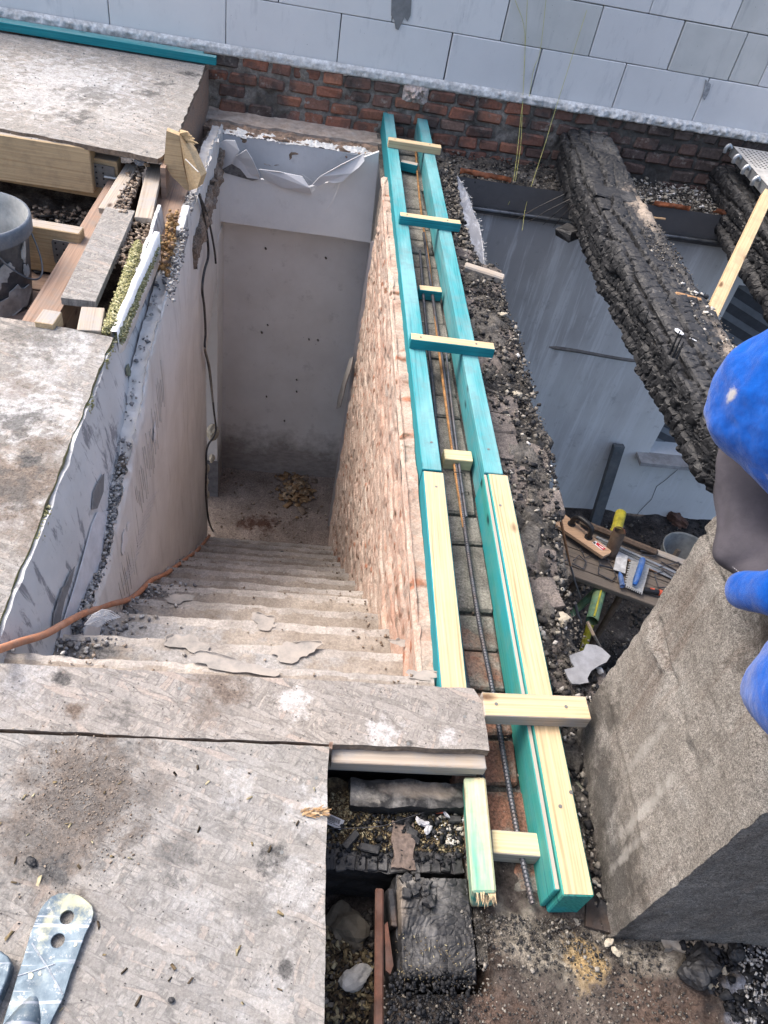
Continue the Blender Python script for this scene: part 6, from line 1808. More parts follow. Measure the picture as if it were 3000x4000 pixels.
# label tag with bars
lt = thing('price_label', 'small grey label with a bar code in the sawdust by the sheet edge', 'label', p(1300, 3205, -.138))
LQ = [p(1262, 3168, -.134), p(1346, 3205, -.138), p(1330, 3242, -.138), p(1262, 3212, -.136)]
mb = MB(); mb.prism(LQ, (0, 0, -.0012)); mb.build('paper', MT['label'], lt)
def lq(u, v, dz=.0006): return LQ[0].lerp(LQ[1], u).lerp(LQ[3].lerp(LQ[2], u), v) + Vector((0, 0, dz))
u_ = .14
for i in range(17):
    w_ = [.012, .022, .03][RS.randint(3)]
    mb = MB(); mb.prism([lq(u_, .14), lq(u_ + w_, .14), lq(u_ + w_, .56), lq(u_, .56)], (0, 0, .0003)); mb.build('bar', MT['black'], lt); u_ += w_ + .018
for (a, b, c, d) in [(.30, .60, .62, .68), (.06, .76, .50, .83), (.56, .74, .92, .80)]:
    n_ = 7
    for i in range(n_):
        x0_, x1_ = a + (c - a) * i / n_, a + (c - a) * (i + .7) / n_
        mb = MB(); mb.prism([lq(x0_, b), lq(x1_, b), lq(x1_, d), lq(x0_, d)], (0, 0, .0003)); mb.build('print', MT['black'], lt)
# cigarette end, wire, plaster scraps
o = mb = MB(); mb.tube([p(1702, 3172, -.138), p(1736, 3170, -.136)], .0036, 10); o = mb.build('cigarette_end', MT['orange_plastic']); tag(o, 'orange cigarette end on the sawdust below the charred block', 'cigarette end')
mb = MB(); mb.tube(spline([p(a, b, -.136) for a, b in [(1268, 3235), (1350, 3236), (1430, 3232), (1500, 3225), (1560, 3205), (1620, 3185), (1690, 3163)]], 5), .0012, 5); o = mb.build('thin_wire', MT['cable']); tag(o, 'thin dark wire curving over the sawdust heap', 'wire')
for k, (a, b, s_, l) in enumerate([(1655, 3215, .013, 'grey-white curled scrap on the debris left of the splintered stud'), (1670, 3240, .014, 'lower grey-white scrap beside the curled one'), (1635, 3208, .010, 'small grey flake left of the curled scrap'), (1745, 3182, .008, 'white pebble right of the cigarette end')]):
    stone('ash_scrap', p(a, b, -.134), s_, m_plain('grey_white_ash', (.40, .40, .42), .9, 0, .25, 60), l, 150 + k, (1, .5, .5))
for k, (a, b, c, d, l) in enumerate([(1345, 3310, 1400, 3250, 'long black charcoal stick in the sawdust'), (1410, 3305, 1480, 3320, 'flat charcoal sliver on the beam edge'), (1610, 3262, 1640, 3290, 'ribbed charcoal piece by the brown clump'), (1590, 3240, 1635, 3262, 'square charcoal piece above the ribbed one'), (1755, 3195, 1800, 3198, 'charcoal block under the splintered stud')]):
    o = timber('charcoal_stick', p(a, b, -.134), p(c, d, -.134), .015, .012, [MT['char']], jit=.002, seed=k, bev=.002); tag(o, l, 'charcoal')
# torn fibres on the sheet edge
mb = MB()
for i in range(46):
    a_ = p(RS.uniform(1170, 1262), RS.uniform(3160, 3185), .002); L = RS.uniform(.008, .022); an = RS.uniform(-.5, .6)
    e_ = a_ + Vector((L * cos(an), L * sin(an), RS.uniform(.002, .010))); w_ = RS.uniform(.001, .003)
    mb.add([a_ + Vector((0, -w_, 0)), a_ + Vector((0, w_, .001)), e_ + Vector((0, w_ * .5, 0)), e_ + Vector((0, -w_ * .5, 0))], [(0, 1, 2, 3)])
o = mb.build('torn_wood_fibre', MT['leafdry'], kind='stuff')
# loose flakes and grit on the sheets
g_ = [(x, y, .0015) for x, y in zip(RS.uniform(-.7, .135, 900), RS.uniform(.2, .765, 900))] + [(x, y, .0025) for x, y in zip(RS.uniform(-.6, .48, 260), RS.uniform(.785, .92, 260))] + [(x, y, .0015) for x, y in zip(RS.uniform(-1.1, -.61, 500), RS.uniform(.95, 2.15, 500))]
chunk_cloud('sheet_grit', g_, RS.uniform(.0005, .0022, len(g_)), MT['mixed'], 70, .7)
g_ = [tuple(p(320 + RS.normal(0, 130), 3110 + RS.normal(0, 140), .001)) for i in range(2600)]
chunk_cloud('sheet_soil_crumb', g_, RS.uniform(.0005, .0016, len(g_)) * (.6 + 2 * RS.rand(len(g_)) ** 5), MT['brown_bits'], 71, .7)
g_ = [(x, y, .002) for x, y in zip(RS.uniform(-.7, .12, 70), RS.uniform(.25, .75, 70))]
chunk_cloud('sheet_splinter', g_, RS.uniform(.002, .006, len(g_)), MT['straw'], 72, .08, elong=2.2)
g_ = [(x, y, ZU + .002) for x, y in zip(RS.uniform(-2.0, -.66, 1500), RS.uniform(3.4, 4.7, 1500))]
chunk_cloud('far_sheet_crumb', g_, RS.uniform(.002, .006, len(g_)) * RS.rand(len(g_)), MT['gravel'], 73, .6)
stone('charcoal_crumb', p(124, 3366, .006), .009, MT['char'], 'small charcoal crumb on the large OSB sheet above the metal strap', 160, (.7, 1.3, .6), 'charcoal')
stone('charcoal_crumb', p(668, 3906, .004), .005, MT['char'], 'tiny charcoal crumb near the bottom edge of the large OSB sheet', 161, (1, 1, .6), 'charcoal')

# metal strap with two holes
def plate(name, outer, holes, th, mat, parent=None, bev=.0012):
    cu = bpy.data.curves.new(name, 'CURVE'); cu.dimensions = '2D'; cu.fill_mode = 'BOTH'; cu.extrude = th / 2; cu.bevel_depth = bev; cu.bevel_resolution = 2
    for loop in [outer] + holes:
        s_ = cu.splines.new('POLY'); s_.points.add(len(loop) - 1)
        for i, (x, y) in enumerate(loop): s_.points[i].co = (x, y, 0, 1)
        s_.use_cyclic_u = True
    t_ = bpy.data.objects.new('tmp', cu); C.objects.link(t_)
    me = bpy.data.meshes.new_from_object(t_); bpy.data.objects.remove(t_)
    return [tuple(v.co) for v in me.vertices], [tuple(f.vertices) for f in me.polygons]


zS = .012
L_ = [(148, 3578), (120, 3650), (95, 3740), (68, 3820), (45, 3900), (28, 3950), (8, 4020), (-20, 4100)]
R_ = [(150, 4100), (185, 4020), (205, 3975), (247, 3892), (275, 3800), (300, 3735), (330, 3650), (355, 3600), (364, 3565), (358, 3540), (338, 3520), (315, 3503), (290, 3494), (260, 3491), (230, 3492), (202, 3504), (178, 3528), (160, 3552)]
outer = [tuple(p(a, b, zS))[:2] for a, b in (L_ + R_)]
def circ(cx, cy, r_, n=24):
    c_ = p(cx, cy, zS); e_ = (p(cx + r_, cy, zS) - c_).length
    return [(c_.x + e_ * cos(2 * pi * i / n), c_.y + e_ * sin(2 * pi * i / n)) for i in range(n)]


V, F_ = plate('strap', outer, [circ(262, 3583, 29), circ(226, 3674, 29)], .004, None)
A_ = np.array(V)
tt = sstep(.30, .235, A_[:, 1])
A_[:, 2] += zS - .003 + tt * .006 * 0
M = Mat('blue_grey_worn_steel', .45, .5); M.b.inputs['Metallic'].default_value = .55
c = M.ramp(M.noise(M.pos, 26, 7, .7), [(.3, (.055, .085, .12)), (.55, (.115, .155, .19)), (.75, (.24, .27, .27))])
c = M.mix(M.range(M.noise(M.map(M.pos, (1, 1, 1), (0, 0, .5)), 60, 6, .8), .56, .66, 0, .8), c, (.42, .43, .44))
c = M.mix(M.spots([(*tuple(p(290, 3520, .01)), .06, .03, .3, .7), (*tuple(p(190, 3600, .01)), .012, .04, .3, .6)], 30), c, (.33, .32, .20))
sc_ = M.noise(M.map(M.pos, (4, 90, 1), (0, 0, -.7)), 1, 2, .5)
c = M.mix(M.range(sc_, .62, .66, 0, .6), c, (.40, .42, .47))
MT['strap'] = M.done(c, M.bump(M.noise(M.pos, 80, 5, .8), .3, .001), M.range(M.noise(M.pos, 30, 5, .7), .3, .7, .3, .75))
sr = thing('metal_strap', 'worn blue-grey metal strap with two round holes lying on the foreground sheet', 'metal strap', p(220, 3750, .002))
mk('strap_plate', A_, F_, MT['strap'], sr)
# swelling socket at its near end
ax0, ax1 = p(150, 3850, zS), p(60, 4080, zS)
mb = MB(); rr_ = [.002, .014, .024, .032, .036]; mb.tube([ax0.lerp(ax1, i / 4) + Vector((0, 0, -.010)) for i in range(5)], rr_, 24); mb.build('socket', MT['strap'], sr, smooth=True)
for (a, b, c, d) in [(124, 3684, 245, 3885), (70, 3812, 215, 3765)]:
    mb = MB(); mb.tube([p(a, b, zS + .0005), p((a + c) / 2 + 4, (b + d) / 2, zS + .0008), p(c, d, zS + .0005)], .0014, 5); mb.build('scratch', m_plain('pale_scratch', (.30, .33, .37), .8, 0, .3, 80), sr)
for (a, b, r_) in [(120, 3812, .004), (155, 3803, .0025), (295, 3690, .0025)]:
    c_ = p(a, b, zS); mb = MB(); mb.prism(blob(c_.x, c_.y, r_, r_ * 1.2, c_.z, int(a), 12, rag=.3), (0, 0, .0012)); mb.build('paint_drop', m_plain('cream_drop', (.62, .6, .42), .8, 0, .1), sr)
P2_ = [(-60, 3700), (0, 3722), (24, 3740), (36, 3765), (28, 3800), (14, 3840), (0, 3875), (-60, 3990)]
V, F_ = plate('strap', [tuple(p(a, b, .03))[:2] for a, b in P2_], [], .022, None, bev=.003); A_ = np.array(V); A_[:, 2] += .016
o = mk('metal_tool_corner', A_, F_, MT['strap']); tag(o, 'dark blue-grey rounded metal corner just entering the frame left of the strap', 'tool')

# ------------------------------------------------------------------ chimney
cr_ = thing('chimney', 'rough grey-brown rendered chimney block, its front face in shade', 'chimney', (1.0, .68, -.15))
th_ = math.atan2(.771 - .742, .930 - .446)
cc = Vector((.7565 + .26 * cos(-th_), .688 + .26 * sin(-th_), 0))
o = rough_box('render_face', (cc.x - .26, cc.y - .243, -.17), (cc.x + .26, cc.y + .243, .80), .0052, .0028, 38, MT['chimney'], cr_, 61)
me = o.data
V = np.zeros(len(me.vertices) * 3); me.vertices.foreach_get('co', V); V = V.reshape(-1, 3)
W_ = V + np.array(WL[o.name])
V[:, 0] += fbm(W_, 6, 5, 3) * .0035; V[:, 1] += fbm(W_, 6, 15, 3) * .003
# ridge of squeezed mortar and long shallow seams on the stair-side face
wy, wz = W_[:, 1], W_[:, 2]
left = W_[:, 0] < cc.x - .24
def seam(pts, dep, wd_):
    S = [at(a, b, 'x', .762) for a, b in pts]
    yy_ = [s_.y for s_ in S]; zz_ = [s_.z for s_ in S]
    best = np.full(len(W_), 9.)
    for i in range(len(S) - 1):
        ax_, az_, bx_, bz_ = yy_[i], zz_[i], yy_[i + 1], zz_[i + 1]
        t_ = np.clip(((wy - ax_) * (bx_ - ax_) + (wz - az_) * (bz_ - az_)) / ((bx_ - ax_) ** 2 + (bz_ - az_) ** 2 + 1e-9), 0, 1)
        best = np.minimum(best, np.hypot(wy - ax_ - t_ * (bx_ - ax_), wz - az_ - t_ * (bz_ - az_)))
    V[:, 0] -= left * dep * np.exp(-(best / wd_) ** 2) * (1 + .6 * fbm(W_, 40, 5, 3))


seam([(2545, 2440), (2560, 2520), (2585, 2590), (2600, 2625)], .016, .010)
seam([(2575, 2450), (2600, 2560), (2620, 2640), (2650, 2700)], -.014, .006)
seam([(2735, 2100), (2760, 2180), (2800, 2260), (2850, 2360), (2890, 2450), (2930, 2560)], -.014, .008)
seam([(2790, 2230), (2830, 2180), (2860, 2140)], -.010, .006)
seam([(2380, 2740), (2430, 2880), (2480, 3050), (2540, 3230), (2560, 3320)], .005, .012)
seam([(2640, 2700), (2690, 2850), (2700, 2920), (2760, 3060)], -.006, .016)
V[:, 0] += left * .018 * sstep(.0, .05, (wz - (.60 + (.9 - wy) * -.25)))
me.vertices.foreach_set('co', V.ravel()); me.update()
o.rotation_euler = (0, 0, -th_)
# ------------------------------------------------------------------ burnt room contents
ZK = -1.80
def bk_(a, b, z=ZK): return at(a, b, 'z', z)
wb_ = thing('scaffold_bench', 'workbench of grey boards on yellow-green trestles down in the burnt room', 'workbench', (2.1, 3.1, LZ))
F0, F1 = bk_(2190, 2232), bk_(2572, 2372)
dB = (F1 - F0).normalized(); nB = Vector((-dB.y, dB.x, 0))
if nB.y < 0: nB = -nB
Bk = bk_(2640, 2180)
wid = (Bk - F0).dot(nB)
nb = 6; bwid = wid / nb
for i in range(nb):
    c_ = F0 + nB * (bwid * (i + .5)) - dB * .5 + Vector((0, 0, RS.uniform(-.006, .004)))
    timber('board', c_, c_ + dB * 2.2, bwid - .006, .035, [MT['bench_wood']], wb_, jit=.0015, bev=.003, seed=i)
zT = ZK - .045
tA, tB_ = bk_(2425, 2005, zT - .03), bk_(2312, 2425, zT - .03)
mb = MB(); mb.tube([tA, tB_], .036, 16, cap=False); mb.tube([tA, tB_], .031, 16, cap=False); mb.build('trestle_tube', MT['green'], wb_, smooth=True)
mb = MB(); mb.tube([tA, tA.lerp(tB_, .22)], .0368, 16, cap=False); mb.build('painted_band', MT['yellow'], wb_, smooth=True)
mb = MB(); mb.tube([tA.lerp(tB_, .78) + Vector((0.0, 0, .0372)), tA.lerp(tB_, .995) + Vector((0, 0, .0372))], .006, 8); mb.build('paint_run', MT['yellow'], wb_)
for k, (a, b, m_) in enumerate([((2345, 2300), (2335, 2535), 'yellow'), ((2290, 2340), (2245, 2440), 'green'), ((2412, 2060), (2375, 2120), 'yellow')]):
    t_ = [.75, .70, .1][k]
    s_ = tA.lerp(tB_, t_) + Vector((0, 0, -.03)); e_ = Vector((s_.x + [.06, -.32, .1][k], s_.y + [-.22, -.05, .25][k], LZ))
    mb = MB(); mb.tube([s_, e_], .024, 10); mb.build('trestle_leg', MT[m_], wb_)
q = bk_(2430, 2320, ZK - .04); mb = MB(); mb.tube([q, Vector((q.x + .02, q.y + .02, LZ))], .022, 10); mb.build('prop_leg', MT['rust_tube'], wb_)
q = bk_(2275, 2250, ZK - .04); mb = MB(); mb.tube([q, Vector((q.x - .1, q.y + .1, LZ))], .022, 10); mb.build('prop_leg', MT['rust_tube'], wb_)
# things on the bench
ZQ = ZK + .004
o = timber('round_pole', bk_(2268, 2028, ZQ + .05), bk_(2575, 2152, ZQ + .05), .045, .04, [MT['rust_tube']], bev=.014); tag(o, 'thick grey-brown wooden pole lying along the back of the workbench', 'pole')
q = bk_(2420, 2075, ZQ + .16); tb_ = thing('pipe_stub', 'short rusty pipe stub standing open-ended on the workbench', 'pipe', q - Vector((0, 0, .16)))
mb = MB(); mb.tube([q - Vector((.01, .05, .16)), q], .040, 20, cap=False); mb.tube([q - Vector((.01, .05, .16)), q], .034, 20, cap=False); mb.build('pipe', MT['rust_tube'], tb_, smooth=True)
mb = MB(); mb.tube([q + Vector((.036 * cos(a), .036 * sin(a), 0)) for a in np.linspace(0, 2 * pi, 21)], .004, 6); mb.build('rim', MT['rust'], tb_)
for k, (a, b, c, d, wd_, m_, l) in enumerate([(2330, 2095, 2700, 2262, .018, 'steel', 'galvanised bead strip on the workbench, backmost'), (2335, 2108, 2690, 2272, .018, 'steel_dark', 'dark bead strip on the workbench, middle one'), (2345, 2124, 2660, 2270, .022, 'steel', 'galvanised bead strip on the workbench beside the brown board'), (2395, 2155, 2670, 2262, .055, 'orange_board', 'brown flat board lying lengthwise on the workbench'), (2500, 2130, 2700, 2205, .05, 'pine_dusty', 'dusty lath at the back right of the workbench')]):
    if m_ == 'orange_board': MT[m_] = m_plain('brown_flat_board', (.20, .11, .06), .8, 0, .2, 12, .2, (.14, .12, .1))
    if m_ == 'steel_dark' and 'steel_dark' not in MT: MT[m_] = MT['post_grey']
    o = timber('bead_strip' if wd_ < .03 else 'flat_board', bk_(a, b, ZQ + .02 - .003 * k), bk_(c, d, ZQ + .02 - .003 * k), wd_, .010, [MT[m_]], bev=.002); tag(o, l, 'strip' if wd_ < .03 else 'board')
db = thing('darby', 'long wooden plasterer\'s float with a black handle and red label on the workbench', 'float', bk_(2290, 2090, ZQ))
DQ = [(2150, 1975), (2182, 1990), (2388, 2152), (2384, 2160), (2356, 2174), (2130, 2020)]
ZD = ZQ + .06
mb = MB(); mb.prism([bk_(a, b, ZD) for a, b in DQ], (0, 0, -.022)); mb.build('blade', MT['darby'], db)
h0, h1 = bk_(2232, 2048, ZD), bk_(2298, 2100, ZD)
hd_ = (h1 - h0).normalized()
mb = MB(); mb.tube(spline([h0, h0 + Vector((0, 0, .05)), h0 + hd_ * .03 + Vector((0, 0, .085)), h1 - hd_ * .02 + Vector((0, 0, .085)), h1 + Vector((0, 0, .045)), h1], 5), .017, 12); mb.build('handle', MT['black_plastic'], db, smooth=True)
for q_ in (h0, h1):
    mb = MB(); mb.tube([q_, q_ + Vector((0, 0, .008))], .026, 12); mb.build('handle_foot', MT['black_plastic'], db)
mb = MB(); mb.prism([bk_(a, b, ZD + .0012) for a, b in [(2327, 2112), (2368, 2142), (2352, 2150), (2313, 2120)]], (0, 0, .0006)); mb.build('label_white', MT['white'], db)
mb = MB(); mb.prism([bk_(a, b, ZD + .0022) for a, b in [(2333, 2118), (2367, 2143), (2355, 2149), (2327, 2126)]], (0, 0, .0006)); mb.build('label_red', MT['red'], db)
mb = MB(); mb.prism([bk_(a, b, ZD + .0032) for a, b in [(2342, 2130), (2358, 2141), (2356, 2143), (2340, 2132)]], (0, 0, .0006)); mb.build('label_print', MT['white'], db)
mb = MB(); mb.prism([bk_(a, b, ZD + .0022) for a, b in [(2320, 2116), (2328, 2120), (2324, 2126), (2316, 2121)]], (0, 0, .0006)); mb.build('label_mark', MT['black'], db)
# stirrups: bent square wire rings
for k, (pts, l) in enumerate([([(2262, 2128), (2300, 2122), (2325, 2160), (2285, 2180)], 'bent square steel stirrup nearest the wooden float'), ([(2240, 2190), (2262, 2168), (2290, 2195), (2278, 2222), (2236, 2202)], 'steel stirrup left of the nearest one, overlapping it'), ([(2210, 2150), (2218, 2185), (2208, 2190)], 'broken stirrup leg at the left edge of the workbench'), ([(2340, 2208), (2396, 2222), (2406, 2252), (2390, 2268), (2336, 2240)], 'steel stirrup at the bench front beside the white trowel'), ([(2330, 2165), (2368, 2178), (2392, 2218), (2345, 2206)], 'flattened stirrup between float and white trowel'), ([(2500, 2150), (2555, 2160), (2562, 2172), (2505, 2168)], 'narrow stirrup hooked on the round pole'), ([(2572, 2212), (2585, 2196), (2648, 2232), (2640, 2248)], 'upper stirrup at the right end of the bench'), ([(2555, 2240), (2600, 2232), (2660, 2262), (2640, 2292), (2572, 2295)], 'large stirrup at the right end of the bench front'), ([(2574, 2215), (2652, 2195), (2660, 2250), (2632, 2256)], 'upright-looking stirrup crossing the upper one')]):
    P_ = [bk_(a, b, ZQ + .008 + .006 * (k % 3)) for a, b in pts]
    loop = P_ + [P_[0] + (P_[-1] - P_[0]).normalized() * .02] if len(P_) > 3 else P_
    mb = MB(); mb.tube(loop, .0042, 6); o = mb.build('stirrup', MT['rebar']); tag(o, l, 'stirrup', 'bent steel stirrups on the workbench')
tw = thing('pointing_trowel', 'white-caked trowel with a blue handle on the workbench', 'trowel', bk_(2430, 2230, ZQ))
mb = MB(); mb.prism([bk_(a, b, ZQ + .022) for a, b in [(2412, 2155), (2453, 2170), (2442, 2240), (2396, 2224)]], (0, 0, -.003)); mb.build('blade', m_plain('plaster_caked_steel', (.50, .50, .50), .8, 0, .3, 30, .5, (.3, .3, .3), .002), tw)
mb = MB(); mb.tube([bk_(2420, 2234, ZQ + .03), bk_(2424, 2250, ZQ + .03), bk_(2431, 2290, ZQ + .03)], [.004, .016, .015], 12); mb.build('handle', MT['blue_plastic'], tw, smooth=True)
nt_ = thing('notched_trowel', 'notched steel trowel with a worn blue handle on the workbench', 'trowel', bk_(2490, 2250, ZQ))
out = [(2462, 2186), (2537, 2216), (2508, 2322)]
e0, e1 = Vector((2508, 2322)), Vector((2440, 2292))
for i in range(9):
    t0, t1, t2_, t3 = (i + .0) / 9, (i + .5) / 9, (i + .5) / 9, (i + 1.) / 9
    for t_, o_2 in ((t0, 0), (t1, 0), (t2_, -7), (t3, -7)): v_ = e0.lerp(e1, t_); out.append((v_.x + (1.5 if o_2 else 0), v_.y + o_2))
e0, e1 = Vector((2437, 2290)), Vector((2459, 2190))
for i in range(11):
    for t_, o_2 in ((i / 11, 0), ((i + .5) / 11, 0), ((i + .5) / 11, 7), ((i + 1) / 11, 7)): v_ = e0.lerp(e1, t_); out.append((v_.x + o_2, v_.y))
mb = MB(); mb.prism([bk_(a, b, ZQ + .028) for a, b in out], (0, 0, -.003)); mb.build('blade', MT['alu'], nt_)
mb = MB(); mb.tube(spline([bk_(2511, 2183, ZQ + .06), bk_(2505, 2205, ZQ + .075), bk_(2492, 2245, ZQ + .07), bk_(2478, 2285, ZQ + .05)], 4), [.012] + [.019] * 10 + [.016, .012], 12); mb.build('handle', MT['blue_plastic'], nt_, smooth=True)
mb = MB(); mb.tube([bk_(2470, 2286, ZQ + .035), bk_(2487, 2290, ZQ + .035)], .006, 6); mb.build('bracket', MT['steel'], nt_)
ct = thing('cutter_knife', 'black and orange tool handle at the front edge of the workbench', 'tool', bk_(2560, 2315, ZQ))
mb = MB(); mb.tube([bk_(2514, 2303, ZQ + .02), bk_(2545, 2308, ZQ + .022), bk_(2572, 2314, ZQ + .02)], [.017, .019, .016], 10); mb.build('grip', MT['black_plastic'], ct)
mb = MB(); mb.tube([bk_(2573, 2314, ZQ + .02), bk_(2606, 2321, ZQ + .02)], [.019, .015], 10); mb.build('end_cap', MT['orange_plastic'], ct)
mb = MB(); mb.tube([bk_(2540, 2300, ZQ + .036), bk_(2556, 2303, ZQ + .036)], .007, 8); mb.build('button', MT['orange_plastic'], ct)
# floor items
o = timber('leaning_post', at(2422, 1745, 'y', 4.34), at(2318, 2075, 'y', 4.20), .085, .05, [MT['post_grey']], up=(0, -1, .2), bev=.003); tag(o, 'grey steel post leaning against the burnt room wall', 'post')
g_ = [tuple(at(RS.uniform(2180, 2800), RS.uniform(2030, 2700), 'z', LZ + .01)) for i in range(2600)]
chunk_cloud('room_floor_debris', g_, RS.uniform(.006, .035, len(g_)) * RS.rand(len(g_)), m_island('dark_floor_debris', [(0, (.03, .03, .03)), (.4, (.06, .055, .052)), (.75, (.11, .10, .09)), (.95, (.24, .22, .19))]), 81, .5)
fb = Vector(at(2690, 2150, 'z', -2.36)); fb = Vector((fb.x, fb.y, LZ))
bb_ = thing('mortar_bucket', 'grey cement-caked bucket with wood offcuts behind the workbench', 'bucket', fb)
V, F_ = lathe([(0, 0), (.14, 0), (.185, .30), (.19, .345), (.195, .36), (.188, .362), (.182, .345), (.14, .03), (0, .03)], 40, fb); mk('shell', V, F_, m_plain('cement_grey_tub', (.17, .18, .18), .8, 0, .25, 16, .4, (.26, .26, .25)), bb_, smooth=True)
for k, (a, b) in enumerate([((-.05, .02), (.10, -.08)), ((.02, .08), (.12, -.02)), ((-.09, -.03), (-.03, .06))]):
    mb = MB(); mb.tube([fb + Vector((a[0], a[1], .05)), fb + Vector((b[0], b[1], .30))], .022, 5); mb.build('offcut', MT['bench_wood'], bb_)
for k, (pts, l, r_) in enumerate([([(2186, 2010, -.9), (2208, 2120, -1.1), (2228, 2210, -1.4)], 'thin orange-brown cane leaning at the edge of the brick wall', .008), ([(2229, 2212, -1.4), (2245, 2270, -1.6), (2270, 2342, -1.9)], 'grey lower length of the thin leaning cane', .006), ([(2246, 2355, -1.2), (2256, 2400, -1.4), (2272, 2438, -1.6)], 'grey stick below the workbench corner', .008), ([(2295, 2430, -1.0), (2318, 2480, -1.0), (2345, 2525, -1.1)], 'thin tan stick pointing at the roofing scrap', .008)]):
    mb = MB(); mb.tube([at(a, b, 'z', z_) for a, b, z_ in pts], [r_, r_ * .9, r_ * .5], 6); o = mb.build('cane', m_plain('cane_orange' if k == 0 else 'cane_grey', (.36, .17, .08) if k == 0 else ((.12, .11, .11) if k < 3 else (.30, .24, .18)), .8, 0, .3, 40)); tag(o, l, 'cane')
stone('brick_lump', at(2650, 2032, 'z', LZ + .03), .10, m_plain('dark_red_lump', (.12, .07, .055), .95, 0, .3, 20), 'dark reddish lump at the foot of the burnt room wall', 180, (1, .7, .6))

# ------------------------------------------------------------------ landing: chips, wet patch, cables
g_ = []
c0 = at(1150, 1915, 'z', LZ)
for i in range(240):
    r_ = abs(RS.normal(0, 1)); a_ = RS.uniform(0, 6.28)
    g_.append((c0.x + .075 * r_ * cos(a_) + .01, c0.y + .10 * r_ * sin(a_), LZ + .012 + max(0, .05 - .03 * r_) * RS.rand()))
chunk_cloud('dry_chip_pile', g_, RS.uniform(.022, .055, len(g_)), MT['leafdry'], 91, .12)
g_ = [(RS.uniform(-.48, .36), RS.uniform(3.65, 4.5), LZ + .004) for i in range(500)]
chunk_cloud('landing_grit', g_, RS.uniform(.003, .018, len(g_)) * RS.rand(len(g_)), MT['brown_bits'], 92, .5)
hp = [at(a, b, 'x', x_) for a, b, x_ in [(-60, 2552, -.57), (0, 2535, -.56), (80, 2507, -.555), (170, 2480, -.54), (250, 2437, -.525), (330, 2395, -.51), (425, 2362, -.50), (500, 2343, -.492), (545, 2312, -.49), (590, 2268, -.485), (650, 2240, -.478), (690, 2210, -.478), (730, 2180, -.478), (770, 2150, -.478), (800, 2115, -.47), (818, 2092, -.465)]]
mb = MB(); mb.tube(spline(hp, 6), .0095, 10); o = mb.build('orange_hose', MT['hose'], smooth=True); tag(o, 'dusty orange-brown hose running down the left edge of the stairs', 'hose')
def cable(pts, x, r_, label, mat='cable'):
    mb = MB(); mb.tube(spline([at(a, b, 'x', x + (0 if len(t_) == 0 else t_[0])) for a, b, *t_ in pts], 5), r_, 7); o = mb.build('cable', MT[mat], smooth=True); tag(o, label, 'cable', 'cables on the left stair wall')


cable([(780, 760), (795, 830), (806, 900), (813, 960), (812, 1010), (798, 1060), (790, 1130), (798, 1200), (803, 1300), (800, 1360), (815, 1430), (826, 1520), (836, 1610), (843, 1672), (835, 1705), (815, 1735), (806, 1770), (806, 1830), (804, 1900), (806, 1960), (815, 2030), (832, 2075), (850, 2100), (866, 2113)], -.486, .0065, 'long black cable hanging down the end of the left stair wall')
cable([(778, 765), (800, 810), (815, 860), (828, 920), (838, 980), (843, 1028)], -.480, .0055, 'short black cable beside the long one at the top of the wall')
cable([(800, 1360), (818, 1430), (826, 1500), (832, 1570)], -.480, .005, 'grey dusty cable twisted along the middle of the black one', 'lino')
o = stone('dark_scrap', at(1100, 2160, 'z', -.06 - .205 * 11), .018, m_plain('dark_scrap', (.06, .065, .07), .9, 0, .2), 'dark scrap on a lower step of the stairs', 190, (1.2, .6, .4), 'scrap')

# ------------------------------------------------------------------ worker leaning over the chimney at the right frame edge
def skinned(name, V, E_, Rr, mat, parent, sub=2, root=0, folds=0):
    me = bpy.data.meshes.new(name)
    org = Vector(V[0])
    me.from_pydata([tuple(Vector(v) - org) for v in V], E_, [])
    me.materials.append(mat)
    o = bpy.data.objects.new(name, me); C.objects.link(o)
    o.parent = parent; o.location = org - WL[parent.name]; WL[o.name] = org
    sk = o.modifiers.new('skin', 'SKIN')
    for i, r_ in enumerate(Rr):
        me.skin_vertices[0].data[i].radius = (r_, r_) if not isinstance(r_, tuple) else r_
    me.skin_vertices[0].data[root].use_root = True
    sk.use_smooth_shade = True
    sb = o.modifiers.new('subsurf', 'SUBSURF'); sb.levels = sub; sb.render_levels = sub
    if folds:
        tx = bpy.data.textures.new(name + '_fold', 'CLOUDS'); tx.noise_scale = .12; tx.noise_depth = 3
        dm = o.modifiers.new('fold', 'DISPLACE'); dm.texture = tx; dm.strength = folds; dm.mid_level = .5; dm.texture_coords = 'GLOBAL'
    return o


M = Mat('blue_fleece', .95, .1)
c = M.ramp(M.noise(M.pos, 40, 6, .7), [(.3, (.0015, .045, .25)), (.7, (.004, .085, .40))])
c = M.mix(M.spots([(.62, .72, .88, .05, .035, .02, .9), (.64, .66, .87, .05, .02, .02, .9), (.67, .62, .88, .05, .012, .012, .9), (.62, .86, .93, .03, .012, .012, .7), (.60, .43, .70, .05, .018, .012, .8)], 60, .6), c, (.50, .46, .36))
M.b.inputs['Sheen Weight'].default_value = .25; M.b.inputs['Sheen Roughness'].default_value = .4
MT['fleece'] = M.done(c, M.bump(M.noise(M.pos, 500, 4, .8), .5, .002, M.bump(M.noise(M.pos, 16, 3, .5), .5, .02)))
MT['skin'] = m_plain('skin', (.45, .26, .18), .55, 0, .08)
MT['grey_cloth'] = m_plain('grey_work_cloth', (.055, .05, .06), .9, 0, .15, 20, .1, (.16, .15, .16), .001, bs=300)
wk = thing('person', 'person in blue fleece and grey shirt leaning in at the right frame edge', 'person', (1.0, .1, -.13))
